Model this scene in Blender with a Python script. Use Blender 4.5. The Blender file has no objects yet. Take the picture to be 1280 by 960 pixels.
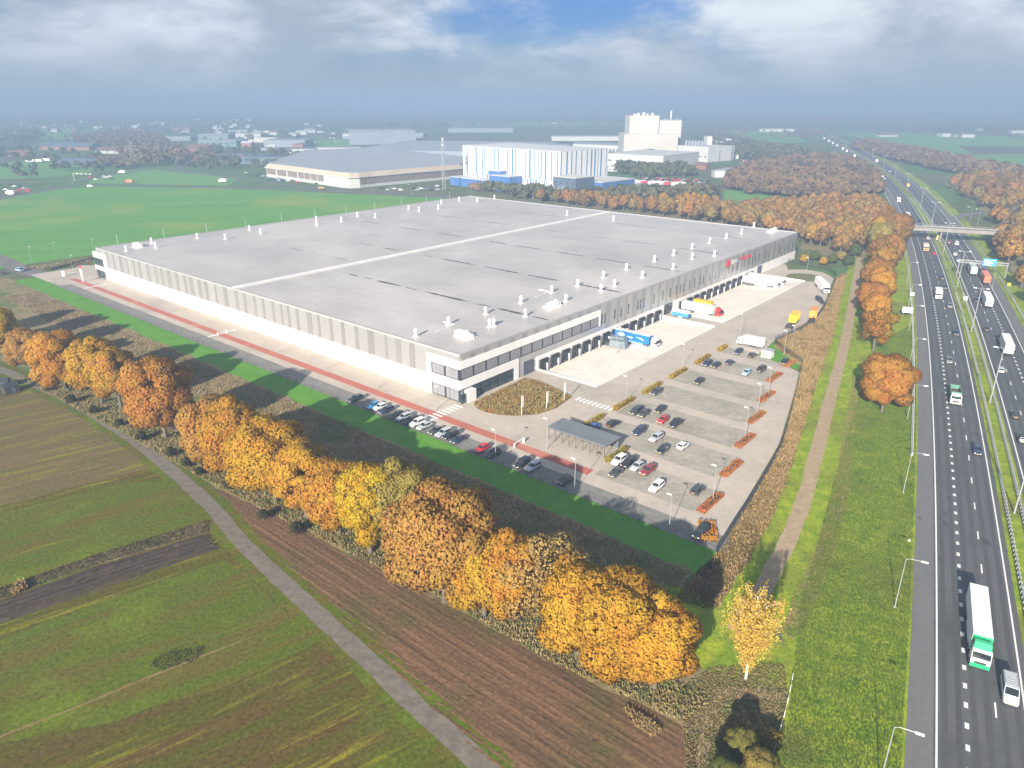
import bpy, math, random
import numpy as np
from mathutils import Vector
random.seed(11); RNG = np.random.default_rng(11)
SC = bpy.context.scene; COL = SC.collection
R = math.radians
# ---------------------------------------------------------------- camera
cam_d = bpy.data.cameras.new('camera'); cam = bpy.data.objects.new('camera', cam_d); COL.objects.link(cam)
cam.location = (0, 0, 77.0); cam.rotation_euler = (R(90 - 21.5815), 0, 0)
cam_d.sensor_width = 36; cam_d.lens = 25.3125; cam_d.clip_start = 1; cam_d.clip_end = 60000
SC.camera = cam
# ---------------------------------------------------------------- sky and sun
SUN_EL, SHADOW_AZ = R(22.0), R(23.5)
world = bpy.data.worlds.new('World'); SC.world = world; world.use_nodes = True
nt = world.node_tree; nt.nodes.clear()
def N(t, **k):
    n = nt.nodes.new(t)
    for a, b in k.items(): setattr(n, a, b)
    return n
def wm(op, a, b=None, clamp=False):
    n = N('ShaderNodeMath', operation=op); n.use_clamp = clamp
    for i, v in enumerate((a, b)):
        if v is None: continue
        if isinstance(v, (int, float)): n.inputs[i].default_value = v
        else: nt.links.new(v, n.inputs[i])
    return n.outputs[0]
sky = N('ShaderNodeTexSky', sky_type='NISHITA'); sky.sun_disc = False
sky.sun_elevation = SUN_EL; sky.sun_rotation = SHADOW_AZ + math.pi; sky.altitude = 50
sky.air_density = 1.0; sky.dust_density = 0.15; sky.ozone_density = 5.0
HAZE_SKY = (2.2, 2.8, 3.6, 1)
tc = N('ShaderNodeTexCoord'); sep = N('ShaderNodeSeparateXYZ'); nt.links.new(tc.outputs['Generated'], sep.inputs[0])
zz = wm('MAXIMUM', sep.outputs[2], 0.0)
comb = N('ShaderNodeCombineXYZ')
nt.links.new(sep.outputs[0], comb.inputs[0]); nt.links.new(sep.outputs[1], comb.inputs[1]); nt.links.new(wm('MULTIPLY', sep.outputs[2], 2.6), comb.inputs[2])
def wnoise(scale, det, rough, w=0.0):
    n = N('ShaderNodeTexNoise'); n.inputs['Scale'].default_value = scale; n.inputs['Detail'].default_value = det
    n.inputs['Roughness'].default_value = rough; n.inputs['Distortion'].default_value = w
    nt.links.new(comb.outputs[0], n.inputs['Vector']); return n.outputs['Fac']
def wramp(fac, a, b, smooth=True):
    n = N('ShaderNodeMapRange', interpolation_type='SMOOTHSTEP'); nt.links.new(fac, n.inputs[0])
    n.inputs[1].default_value = a; n.inputs[2].default_value = b; return n.outputs[0]
def wmix(fac, a, b):
    n = N('ShaderNodeMix', data_type='RGBA'); nt.links.new(fac, n.inputs[0])
    for i, v in ((6, a), (7, b)):
        if isinstance(v, tuple): n.inputs[i].default_value = v
        else: nt.links.new(v, n.inputs[i])
    return n.outputs[2]
c1 = wnoise(2.6, 10, 0.56, 0.3); c2 = wnoise(4.4, 10, 0.60, 0.2)
cloud_col = wmix(wramp(c2, 0.38, 0.66), (2.4, 2.95, 3.7, 1), (4.7, 5.1, 5.65, 1))
cover = wramp(wm('ADD', c1, wm('MULTIPLY', wm('SUBTRACT', c2, 0.5), 0.45)), 0.36, 0.54)
tint = N('ShaderNodeMix', data_type='RGBA', blend_type='MULTIPLY'); tint.inputs[0].default_value = 1.0; nt.links.new(sky.outputs[0], tint.inputs[6]); tint.inputs[7].default_value = (0.30, 0.35, 0.50, 1)
s1 = wmix(cover, tint.outputs[2], cloud_col)
s2 = wmix(wramp(zz, 0.10, -0.012), s1, HAZE_SKY)
bg = N('ShaderNodeBackground'); nt.links.new(s2, bg.inputs[0]); bg.inputs[1].default_value = 0.06
out = N('ShaderNodeOutputWorld'); nt.links.new(bg.outputs[0], out.inputs[0])
sun_d = bpy.data.lights.new('sun', 'SUN'); sun = bpy.data.objects.new('sun', sun_d); COL.objects.link(sun)
sun_d.energy = 4.8; sun_d.angle = R(0.6); sun_d.color = (1.0, 0.91, 0.79)
sd = Vector((math.sin(SHADOW_AZ) * math.cos(SUN_EL), math.cos(SHADOW_AZ) * math.cos(SUN_EL), -math.sin(SUN_EL)))
sun.rotation_euler = sd.to_track_quat('-Z', 'Y').to_euler(); sun.location = (-200, -300, 300)
vs = SC.view_settings; vs.view_transform = 'Standard'; vs.look = 'None'; vs.gamma = 1; vs.use_curve_mapping = False
vs.exposure = 1.52
SC.cycles.max_bounces = 6; SC.cycles.diffuse_bounces = 2; SC.cycles.glossy_bounces = 2; SC.cycles.transmission_bounces = 2
SC.cycles.transparent_max_bounces = 6; SC.cycles.volume_bounces = 1
SC.cycles.use_denoising = True; SC.cycles.sample_clamp_indirect = 4
SC.cycles.caustics_reflective = False; SC.cycles.caustics_refractive = False
# ---------------------------------------------------------------- the site's own axes (u along the long front, v along the docks)
O = (-13.93, 180.8); AU = R(-49.9); AV = R(40.1)
U = (math.sin(AU), math.cos(AU)); V = (math.sin(AV), math.cos(AV))
def W(u, v): return (O[0] + u * U[0] + v * V[0], O[1] + u * U[1] + v * V[1])
RZ_U = math.atan2(U[1], U[0]); RZ_V = math.atan2(V[1], V[0])     # yaw that turns local +x to u or v
# ---------------------------------------------------------------- materials
MATS = {}
def mat(name, c1, c2=None, scale=0.3, detail=5, lo=0.35, hi=0.65, rough=0.85, bump=0.0, bscale=None, metal=0.0, spec=0.4,
        c3=None, scale3=0.02, lo3=0.45, hi3=0.6, stretch=None, rz=0.0, objcol=False, emit=None, trans=0.0, objvar=0.0, coat=0.0, fine=None, streak=None):
    if name in MATS: return MATS[name]
    m = bpy.data.materials.new(name); m.use_nodes = True; t = m.node_tree; L = t.links.new
    b = t.nodes['Principled BSDF']; b.inputs['Roughness'].default_value = rough; b.inputs['Metallic'].default_value = metal
    b.inputs['Specular IOR Level'].default_value = spec
    if coat: b.inputs['Coat Weight'].default_value = coat; b.inputs['Coat Roughness'].default_value = 0.08
    g = t.nodes.new('ShaderNodeTexCoord'); mp = t.nodes.new('ShaderNodeMapping'); L(g.outputs['Object'], mp.inputs[0])
    if stretch:
        # rotate first (by -rz), then scale
        mp.inputs['Rotation'].default_value = (0, 0, -rz)
        mp2 = t.nodes.new('ShaderNodeMapping'); mp2.inputs['Scale'].default_value = stretch; L(mp.outputs[0], mp2.inputs[0]); vec = mp2.outputs[0]
    else: vec = mp.outputs[0]
    def noise(sc, det=5, v=vec, ro=0.6):
        n = t.nodes.new('ShaderNodeTexNoise'); n.inputs['Scale'].default_value = sc; n.inputs['Detail'].default_value = det
        n.inputs['Roughness'].default_value = ro; L(v, n.inputs['Vector']); return n.outputs['Fac']
    def rng(f, a, c):
        n = t.nodes.new('ShaderNodeMapRange'); n.inputs[1].default_value = a; n.inputs[2].default_value = c; L(f, n.inputs[0]); return n.outputs[0]
    def mix(f, a, c, bt='MIX'):
        n = t.nodes.new('ShaderNodeMix'); n.data_type = 'RGBA'; n.blend_type = bt
        if isinstance(f, float): n.inputs[0].default_value = f
        else: L(f, n.inputs[0])
        for i, x in ((6, a), (7, c)):
            if isinstance(x, tuple): n.inputs[i].default_value = (*x, 1)
            else: L(x, n.inputs[i])
        return n.outputs[2]
    col = c1
    if objcol or objvar:
        oi = t.nodes.new('ShaderNodeObjectInfo')
    if objcol: col = oi.outputs['Color']
    if c2: 
        if objcol: col = mix(rng(noise(scale, detail), lo, hi), col, mix(1.0, col, c2, 'MULTIPLY'))
        else: col = mix(rng(noise(scale, detail), lo, hi), col, c2)
    if c3: col = mix(rng(noise(scale3, 4, mp.outputs[0]), lo3, hi3), col, c3)
    if streak:
        sm = t.nodes.new('ShaderNodeMapping'); sm.inputs['Scale'].default_value = (streak[1][0], streak[1][1], 1); sm.inputs['Location'].default_value = (31.7, 12.3, 0); L(mp.outputs[0], sm.inputs[0])
        col = mix(rng(noise(1.0, 9, sm.outputs[0], 0.68), streak[2], streak[3]), col, streak[0])
    if fine:
        fv = t.nodes.new('ShaderNodeHueSaturation'); fr = rng(noise(fine[0], 6, mp.outputs[0], 0.72), 0.28, 0.72); fr.node.inputs[3].default_value = 1 - fine[1]; fr.node.inputs[4].default_value = 1 + fine[1]
        L(fr, fv.inputs['Value']); L(col, fv.inputs['Color']); col = fv.outputs[0]
    if objvar:
        h = t.nodes.new('ShaderNodeHueSaturation'); L(oi.outputs['Random'], h.inputs['Fac']) if False else None
        v = t.nodes.new('ShaderNodeMapRange'); L(oi.outputs['Random'], v.inputs[0]); v.inputs[3].default_value = 1 - objvar; v.inputs[4].default_value = 1 + objvar
        L(v.outputs[0], h.inputs['Value'])
        if isinstance(col, tuple): h.inputs['Color'].default_value = (*col, 1)
        else: L(col, h.inputs['Color'])
        col = h.outputs[0]
    if isinstance(col, tuple): b.inputs['Base Color'].default_value = (*col, 1)
    else: L(col, b.inputs['Base Color'])
    if emit:
        b.inputs['Emission Color'].default_value = (*emit[:3], 1); b.inputs['Emission Strength'].default_value = emit[3]
    if bump:
        bn = t.nodes.new('ShaderNodeBump'); bn.inputs['Strength'].default_value = min(1, bump); bn.inputs['Distance'].default_value = bump
        L(noise(bscale or scale * 4, 4), bn.inputs['Height']); L(bn.outputs[0], b.inputs['Normal'])
    if trans:
        tr = t.nodes.new('ShaderNodeBsdfTranslucent'); ms = t.nodes.new('ShaderNodeMixShader'); ms.inputs[0].default_value = trans
        L(col, tr.inputs[0]) if not isinstance(col, tuple) else None
        L(b.outputs[0], ms.inputs[1]); L(tr.outputs[0], ms.inputs[2]); L(ms.outputs[0], t.nodes['Material Output'].inputs[0])
    MATS[name] = m; return m
# ---------------------------------------------------------------- mesh collecting
class MB:
    def __init__(s): s.v = []; s.f = []; s.m = []
    def poly(s, pts, m=0):
        n = len(s.v); s.v += [tuple(p) for p in pts]; s.f.append(tuple(range(n, n + len(pts)))); s.m.append(m); return s
    def box(s, c, d, rz=0.0, m=0, tx=1.0, ty=1.0):
        """c = centre of the base, d = sizes; tx, ty shrink the top"""
        x, y, z = c; a, b, h = d[0] / 2, d[1] / 2, d[2]; cs, sn = math.cos(rz), math.sin(rz); n = len(s.v)
        for (p, q, e, kx, ky) in ((-a, -b, 0, 1, 1), (a, -b, 0, 1, 1), (a, b, 0, 1, 1), (-a, b, 0, 1, 1), (-a, -b, h, tx, ty), (a, -b, h, tx, ty), (a, b, h, tx, ty), (-a, b, h, tx, ty)):
            p *= kx; q *= ky; s.v.append((x + p * cs - q * sn, y + p * sn + q * cs, z + e))
        for f in ((3, 2, 1, 0), (4, 5, 6, 7), (0, 1, 5, 4), (1, 2, 6, 5), (2, 3, 7, 6), (3, 0, 4, 7)):
            s.f.append(tuple(n + i for i in f)); s.m.append(m)
        return s
    def prism(s, pts, z0, z1, m=0, mt=None):
        n = len(s.v); k = len(pts); s.v += [(p[0], p[1], z0) for p in pts] + [(p[0], p[1], z1) for p in pts]
        for i in range(k):
            j = (i + 1) % k; s.f.append((n + i, n + j, n + k + j, n + k + i)); s.m.append(m)
        s.f.append(tuple(n + k + i for i in range(k))); s.m.append(m if mt is None else mt)
        s.f.append(tuple(n + k - 1 - i for i in range(k))); s.m.append(m); return s
    def tube(s, path, rad, k=6, m=0, cap=True):
        path = [Vector(p) for p in path]; n0 = len(s.v)
        if not isinstance(rad, (list, tuple)): rad = [rad] * len(path)
        for i, p in enumerate(path):
            d = (path[min(i + 1, len(path) - 1)] - path[max(i - 1, 0)]).normalized()
            a = d.cross(Vector((0, 0, 1)) if abs(d.z) < 0.9 else Vector((1, 0, 0))).normalized(); b = d.cross(a)
            for j in range(k):
                t = 2 * math.pi * j / k; q = p + (a * math.cos(t) + b * math.sin(t)) * rad[i]; s.v.append(tuple(q))
        for i in range(len(path) - 1):
            for j in range(k):
                a = n0 + i * k + j; b = n0 + i * k + (j + 1) % k; s.f.append((a, b, b + k, a + k)); s.m.append(m)
        if cap:
            s.f.append(tuple(n0 + j for j in range(k))[::-1]); s.m.append(m)
            e = n0 + (len(path) - 1) * k; s.f.append(tuple(e + j for j in range(k))); s.m.append(m)
        return s
    def loft(s, rings, m=0, cap=True):
        n0 = len(s.v); k = len(rings[0])
        for r in rings: s.v += [tuple(p) for p in r]
        for i in range(len(rings) - 1):
            for j in range(k):
                a = n0 + i * k + j; b = n0 + i * k + (j + 1) % k; s.f.append((a, b, b + k, a + k)); s.m.append(m)
        if cap:
            s.f.append(tuple(n0 + j for j in range(k))[::-1]); s.m.append(m)
            e = n0 + (len(rings) - 1) * k; s.f.append(tuple(e + j for j in range(k))); s.m.append(m)
        return s
    def mesh(s, name, mats, smooth=False):
        me = bpy.data.meshes.new(name); me.from_pydata(s.v, [], s.f)
        for m in (mats if isinstance(mats, (list, tuple)) else [mats]): me.materials.append(m)
        if any(s.m): me.polygons.foreach_set('material_index', s.m)
        if smooth: me.polygons.foreach_set('use_smooth', [True] * len(me.polygons))
        me.update(); return me
    def build(s, name, mats, parent=None, smooth=False, loc=(0, 0, 0), rz=0.0):
        return obj(name, s.mesh(name, mats, smooth), parent, loc, rz)
def obj(name, me, parent=None, loc=(0, 0, 0), rz=0.0, color=None, scale=None):
    o = bpy.data.objects.new(name, me); COL.objects.link(o); o.parent = parent; o.location = loc; o.rotation_euler = (0, 0, rz)
    if color: o.color = (*color, 1)
    if scale: o.scale = scale if isinstance(scale, tuple) else (scale,) * 3
    return o
def tag(o, label=None, cat=None, group=None, kind=None):
    if label: o['label'] = label
    if cat: o['category'] = cat
    if group: o['group'] = group
    if kind: o['kind'] = kind
    return o
def empty(name, loc, rz=0.0, label=None, cat=None, group=None):
    o = bpy.data.objects.new(name, None); COL.objects.link(o); o.location = (*loc, 0) if len(loc) == 2 else loc
    o.rotation_euler = (0, 0, rz); o.empty_display_size = 0.3; return tag(o, label, cat, group)
def put(tmpl, name, loc, rz, label, cat, group=None, color=None, colors=None, scale=None):
    """one individual: an Empty with a copy of every part (mesh data shared)"""
    e = empty(name, loc, rz, label, cat, group)
    if scale: e.scale = scale if isinstance(scale, tuple) else (scale,) * 3
    for pn, me, subs in tmpl:
        c = (colors or {}).get(pn, color)
        p = obj(pn, me, e, color=c)
        for sn, sm in subs: obj(sn, sm, p, color=c)
    return e
def catmull(pts, step=4.0):
    P = [Vector((*p, 0)) for p in pts]; P = [P[0] * 2 - P[1]] + P + [P[-1] * 2 - P[-2]]; out = []
    for i in range(1, len(P) - 2):
        n = max(2, int((P[i + 1] - P[i]).length / step))
        for j in range(n):
            t = j / n; a, b, c, d = P[i - 1:i + 3]
            q = 0.5 * ((2 * b) + (c - a) * t + (2 * a - 5 * b + 4 * c - d) * t * t + (3 * b - a - 3 * c + d) * t ** 3); out.append((q.x, q.y))
    out.append((P[-2].x, P[-2].y)); return out
def strip_sides(path, w0, w1, jit=0.0):
    L_, R_ = [], []
    for i, p in enumerate(path):
        a = path[max(i - 1, 0)]; b = path[min(i + 1, len(path) - 1)]; dx, dy = b[0] - a[0], b[1] - a[1]; l = math.hypot(dx, dy) or 1
        nx, ny = dy / l, -dx / l                      # to the right of travel
        j0 = random.uniform(-jit, jit); j1 = random.uniform(-jit, jit)
        L_.append((p[0] + nx * (w0 + j0), p[1] + ny * (w0 + j0))); R_.append((p[0] + nx * (w1 + j1), p[1] + ny * (w1 + j1)))
    return L_, R_
def ribbon(name, path, w0, w1, z, m, kind='structure', parent=None, jit=0.0, step=None):
    a, b = strip_sides(path, w0, w1, jit); mb = MB(); n = len(a)
    mb.v = [(p[0], p[1], z) for p in a] + [(p[0], p[1], z) for p in b]
    mb.f = [(i, n + i, n + i + 1, i + 1) for i in range(n - 1)]; mb.m = [0] * (n - 1)
    o = mb.build(name, m, parent)
    if not parent: tag(o, kind=kind)
    return o
def rough_edge(pts, step=3.0, jit=0.4):
    out = []
    for i, p in enumerate(pts):
        q = pts[(i + 1) % len(pts)]; l = math.dist(p, q); n = max(1, min(160, int(l / step)))
        for j in range(n):
            t = j / n; k = 0 if j == 0 else jit
            out.append((p[0] + (q[0] - p[0]) * t + random.uniform(-k, k), p[1] + (q[1] - p[1]) * t + random.uniform(-k, k)))
    return out
def sheet(name, pts, z, m, jit=0.0, kind='structure', step=3.0):
    if jit: pts = rough_edge(pts, step, jit)
    mb = MB(); mb.poly([(p[0], p[1], z) for p in pts])
    o = mb.build(name, m)
    # n-gon facing up
    if o.data.polygons[0].normal.z < 0: o.data.flip_normals()
    return tag(o, kind=kind)
def inside(p, poly):
    x, y = p; c = False; n = len(poly); j = n - 1
    for i in range(n):
        xi, yi = poly[i]; xj, yj = poly[j]
        if (yi > y) != (yj > y) and x < (xj - xi) * (y - yi) / (yj - yi) + xi: c = not c
        j = i
    return c
def scatter(poly, n, mind=0.0, tries=40):
    xs = [p[0] for p in poly]; ys = [p[1] for p in poly]; out = []
    cell = {} ; k = 0
    while len(out) < n and k < n * tries:
        k += 1; p = (random.uniform(min(xs), max(xs)), random.uniform(min(ys), max(ys)))
        if not inside(p, poly): continue
        if mind:
            ci = (int(p[0] // mind), int(p[1] // mind))
            if any(math.dist(p, q) < mind for i in (-1, 0, 1) for j in (-1, 0, 1) for q in cell.get((ci[0] + i, ci[1] + j), ())): continue
            cell.setdefault(ci, []).append(p)
        out.append(p)
    return out

# ================================================================ materials of the setting
M_GRASS = mat('verge_grass', (0.135, 0.215, 0.010), (0.27, 0.31, 0.020), 0.35, 8, 0.38, 0.66, 0.9, 0.10, 2.2, spec=0.15, c3=(0.12, 0.115, 0.03), scale3=0.045, lo3=0.5, hi3=0.72, fine=(1.6,.45))
M_LAWN = mat('lawn_grass', (0.068, 0.205, 0.018), (0.105, 0.25, 0.026), 0.25, 7, 0.35, 0.68, 0.9, 0.06, 2.5, spec=0.15, fine=(1.8,.25))
M_MEADOW = mat('meadow_grass', (0.075, 0.225, 0.034), (0.115, 0.27, 0.042), 1.0, 6, 0.3, 0.7, 0.9, 0.05, 1.2, spec=0.1, stretch=(0.006, 0.05, 1), rz=R(12), c3=(0.19, 0.27, 0.045), scale3=0.011, lo3=0.5, hi3=0.66, fine=(.5,.22))
M_FARM = mat('far_farmland', (0.075, 0.115, 0.036), (0.125, 0.12, 0.06), 0.006, 7, 0.42, 0.58, 0.95, spec=0.1, c3=(0.075, 0.145, 0.042), scale3=0.0035, lo3=0.5, hi3=0.56, fine=(.05,.3))
FD = R(35.5)
M_FIELD = mat('stubble_field', (0.076, 0.074, 0.009), (0.092, 0.060, 0.018), 1.0, 10, 0.47, 0.60, 0.95, 0.14, 3.0, spec=0.1, stretch=(0.028, 0.30, 1), rz=FD, c3=(0.082, 0.108, 0.009), scale3=0.05, lo3=0.54, hi3=0.68, fine=(1.6, .6), streak=((0.22, 0.21, 0.013), (0.03, 0.42), 0.55, 0.68))
M_FIELD_BR = mat('bare_field', (0.135, 0.095, 0.042), (0.105, 0.092, 0.03), 1.0, 10, 0.42, 0.60, 0.95, 0.12, 3.0, spec=0.1, stretch=(0.03, 0.35, 1), rz=FD, fine=(1.6, .5), streak=((0.19, 0.18, 0.016), (0.035, 0.5), 0.52, 0.64))
M_FIELD_GR = mat('green_field_band', (0.078, 0.104, 0.008), (0.105, 0.085, 0.016), 1.0, 10, 0.45, 0.60, 0.95, 0.12, 3.0, spec=0.1, stretch=(0.03, 0.26, 1), rz=FD, c3=(0.105, 0.145, 0.009), scale3=0.07, lo3=0.52, hi3=0.70, fine=(1.6, .55), streak=((0.15, 0.16, 0.013), (0.025, 0.4), 0.58, 0.70))
M_PLOUGH = mat('ploughed_soil', (0.165, 0.094, 0.050), (0.098, 0.060, 0.033), 1.0, 8, 0.40, 0.62, 0.95, 0.16, 3.0, spec=0.1, stretch=(0.035, 0.85, 1), rz=RZ_U, c3=(0.072, 0.078, 0.020), scale3=0.035, lo3=0.52, hi3=0.68, fine=(1.5,.5))
M_FURROW = mat('furrow_soil', (0.040, 0.031, 0.026), (0.062, 0.046, 0.034), 1.0, 7, 0.35, 0.65, 0.95, 0.12, 3.0, spec=0.1, stretch=(0.1, 0.8, 1), rz=FD, fine=(1.5,.4))
M_WEED = mat('rough_weeds', (0.17, 0.14, 0.07), (0.26, 0.20, 0.11), 0.5, 8, 0.35, 0.66, 0.95, 0.12, 2.0, spec=0.1, c3=(0.095, 0.125, 0.035), scale3=0.08, lo3=0.48, hi3=0.62, fine=(1.2,.5))
M_WEED_GOLD = mat('dry_weeds', (0.230, 0.160, 0.070), (0.125, 0.110, 0.040), 0.4, 8, 0.36, 0.66, 0.95, 0.12, 2.0, spec=0.1, fine=(1.2,.4))
M_WEED_RED = mat('russet_weeds', (0.25, 0.19, 0.075), (0.13, 0.19, 0.022), 0.28, 8, 0.42, 0.56, 0.95, 0.1, 2.0, spec=0.1, fine=(1.2,.4))
M_TRACK = mat('dirt_track_soil', (0.36, 0.275, 0.175), (0.27, 0.20, 0.125), 0.5, 7, 0.35, 0.7, 0.95, 0.04, 2.0, spec=0.1, fine=(1.0,.3))
M_LANE = mat('farm_road_asphalt', (0.17, 0.15, 0.125), (0.115, 0.10, 0.08), 0.6, 7, 0.35, 0.7, 0.9, 0.02, 6.0, spec=0.3, fine=(1.4,.22))
M_ASPH = mat('motorway_asphalt', (0.082, 0.084, 0.087), (0.096, 0.097, 0.10), 1.0, 6, 0.3, 0.7, 0.75, 0.01, 9.0, spec=0.35, stretch=(0.9, 0.05, 1), rz=R(-27.5), c3=(0.060, 0.062, 0.066), scale3=0.05, lo3=0.5, hi3=0.66, fine=(.7,.10))
M_HARD = mat('hard_shoulder_asphalt', (0.125, 0.124, 0.124), (0.145, 0.142, 0.140), 1.0, 6, 0.3, 0.7, 0.85, 0.01, 9.0, spec=0.3, stretch=(0.9, 0.05, 1), rz=R(-27.5), fine=(.7,.08))
M_LINE = mat('road_paint', (0.74, 0.74, 0.72), (0.56, 0.56, 0.55), 1.5, 6, 0.4, 0.75, 0.7)
M_PAVE = mat('site_pavement', (0.435, 0.375, 0.31), (0.375, 0.325, 0.27), 0.10, 8, 0.38, 0.66, 0.85, 0.01, 4.0, c3=(0.31, 0.275, 0.235), scale3=0.03, lo3=0.55, hi3=0.7, fine=(.55,.10))
M_APRON = mat('dock_concrete', (0.70, 0.63, 0.55), (0.62, 0.56, 0.49), 0.12, 7, 0.40, 0.7, 0.85, c3=(0.51, 0.465, 0.41), scale3=0.04, lo3=0.56, hi3=0.72, fine=(.5,.08))
M_BAY = mat('grass_pavers', (0.34, 0.305, 0.255), (0.275, 0.25, 0.205), 0.25, 8, 0.38, 0.64, 0.9, 0.02, 3.0, c3=(0.23, 0.215, 0.16), scale3=0.08, lo3=0.5, hi3=0.68, fine=(.9,.25))
M_BAY_D = mat('dark_pavers', (0.20, 0.19, 0.17), (0.155, 0.15, 0.135), 0.3, 8, 0.38, 0.64, 0.9, 0.02, 3.0, fine=(.9,.2))
M_RED = mat('red_brick_lane', (0.420, 0.120, 0.080), (0.330, 0.110, 0.080), 0.3, 7, 0.4, 0.66, 0.85, c3=(0.44, 0.20, 0.13), scale3=0.05, lo3=0.55, hi3=0.7)
M_KERB = mat('kerb_stone', (0.42, 0.40, 0.37), (0.34, 0.32, 0.30), 0.8, rough=0.85)
M_ROADFAR = mat('far_road_asphalt', (0.090, 0.088, 0.085), (0.12, 0.115, 0.11), 0.05, rough=0.85)
# ================================================================ the ground: one sheet to the horizon, open only under the sunken docks
UW0, UW1, VW0, VW1 = -22.0, 0.6, 33.5, 202.0
mb = MB(); us = [-9500, UW0, UW1, 9500]; vv = [-9500, VW0, VW1, 9500]
for i in range(3):
    for j in range(3):
        if i == 1 and j == 1: continue
        mb.poly([(*W(us[i], vv[j]), 0), (*W(us[i + 1], vv[j]), 0), (*W(us[i + 1], vv[j + 1]), 0), (*W(us[i], vv[j + 1]), 0)])
g = mb.build('ground', M_FARM); tag(g, kind='structure')
for p in g.data.polygons:
    if p.normal.z < 0: p.flip()
# ---------------------------------------------------------------- motorway alignment
_ref = [(65.35, 67.76), (83.34, 99.64), (117.04, 162.19), (158.06, 240.3), (207.01, 340.57), (246.06, 424.9), (320.22, 595.66), (405.4, 804.36), (459.01, 958.96), (533.21, 1183.83), (702.04, 1711.78)]
_cf = np.polyfit([p[1] for p in _ref], [p[0] for p in _ref], 4)
def mx(y):
    if y > 1500: return float(np.polyval(_cf, 1500)) + (y - 1500) * 0.30
    return float(np.polyval(_cf, y))
MW = [(mx(y), y) for y in list(range(10, 700, 8)) + list(range(700, 3200, 30))]
def mw(y, off):
    """point of the motorway at northing y, off metres right of the inner line of the oncoming carriageway, and the road's yaw there"""
    d = (mx(y + 1) - mx(y - 1)) / 2; l = math.hypot(d, 1); return (mx(y) + off / l, y - off * d / l), math.atan2(1, d)
L_OUT, L_LEFT = -14.0, -10.5
# ---------------------------------------------------------------- fields and verges
sheet('meadow', [(-299.75, 332.18), (-249.98, 347.58), (-237.76, 366.29), (-221.95, 382.65), (-210.23, 358.59), (-48.0, 550.29), (0.0, 605.6), (-36.43, 610.69), (-81.45, 626.45), (-251.37, 685.1), (-402.63, 704.8), (-421.29, 672.55), (-420.6, 605.6), (-456.03, 550.29)], 0.006, M_MEADOW, 0.3)
sheet('stubble_field', [(-232.14, 201.17), (-159.24, 206.65), (-130.51, 187.32), (-83.92, 150.04), (-52.89, 115.79), (-27.56, 90.79), (0.0, 60.0), (-15.57, 32.35), (-99.94, 32.35)], 0.006, M_FIELD, 0.25)
sheet('bare_field', [(-146.37, 171.92), (-136.87, 190.32), (-115.12, 173.99), (-85.4, 149.23), (-79.92, 143.77), (-88.72, 137.91), (-104.32, 127.3), (-119.64, 121.91)], 0.010, M_FIELD_BR, 0.5)
sheet('green_field', [(-114.02, 107.48), (-102.7, 124.86), (-84.18, 135.81), (-74.25, 138.62), (-60.08, 123.37), (-60.04, 120.47), (-72.33, 112.4), (-86.31, 100.07), (-99.47, 89.88)], 0.010, M_FIELD_GR, 0.5)
sheet('green_field.001', [(-84.4, 79.93), (-78.4, 88.1), (-65.34, 98.6), (-51.75, 108.68), (-41.67, 99.64), (-29.4, 88.1), (-38.78, 79.93), (-52.29, 72.82), (-65.75, 68.98), (-73.3, 65.41)], 0.010, M_FIELD_GR, 0.5)
sheet('furrow_strip', [(-89.79, 90.24), (-84.39, 97.16), (-73.73, 106.77), (-58.6, 116.86), (-54.71, 112.65), (-69.23, 103.56), (-81.78, 93.22), (-87.42, 87.05)], 0.014, M_FURROW, 0.15)
sheet('weed_strip', [(-92.01, 93.22), (-86.74, 100.71), (-75.67, 110.39), (-59.51, 121.91), (-57.96, 117.96), (-73.98, 107.24), (-84.79, 97.77), (-90.06, 90.6)], 0.014, M_WEED, 0.35)
sheet('ploughed_field', [(-66.88, 140.79), (-55.32, 131.77), (-33.24, 115.79), (-16.45, 102.23), (5.93, 84.36), (22.27, 72.16), (27.73, 62.09), (29.93, 50.01), (5.31, 55.17), (-8.32, 70.22), (-27.77, 91.71), (-49.59, 114.99), (-59.73, 127.93)], 0.010, M_PLOUGH, 0.25)
sheet('hedge_bank', [(-194.84, 231.45), (-146.99, 206.65), (-97.53, 162.19), (-65.07, 136.16), (-32.47, 112.4), (-10.5, 96.55), (5.86, 83.06), (22.27, 72.16), (27.73, 62.09), (38.78, 79.93), (33.61, 99.64), (8.63, 108.68), (-16.36, 127.93), (-35.54, 141.52), (-90.71, 194.66), (-145.47, 240.3), (-196.7, 276.6), (-242.36, 295.33)], 0.014, M_WEED, 0.5)
sheet('reed_ditch', [W(262, -28.5), W(-84, -28.5), W(-86, -50), W(-40, -50), W(60, -47), W(262, -46)], 0.022, M_WEED, 0.8)
sheet('lawn_strip', [W(255, -19.5), W(-86.5, -19.5), W(-86.5, -28.6), W(150, -28.6), W(255, -31)], 0.018, M_LAWN, 0.35)
sheet('lawn_patch', [(16.81, 105.15), (28.46, 100.71), (34.5, 95.55), (37.7, 93.22), (41.04, 88.1), (41.17, 81.79), (38.81, 78.43), (33.08, 79.93), (27.83, 81.79), (24.5, 88.1), (19.53, 95.55)], 0.0345, M_GRASS, 0.5)
sheet('dry_verge', [W(-84.5, -40), W(-84, -17), W(-76, 31), (89.75, 209.49), (87.64, 229.75), (91.09, 236.69), (104.23, 249.76), (116.29, 264.19), (151.75, 332.18), (176.87, 358.59), (139.73, 282.6), (88.09, 182.69), (64.71, 137.91), (42.01, 100.71), (34.07, 93.99)], 0.018, M_WEED_GOLD, 0.5)
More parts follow.
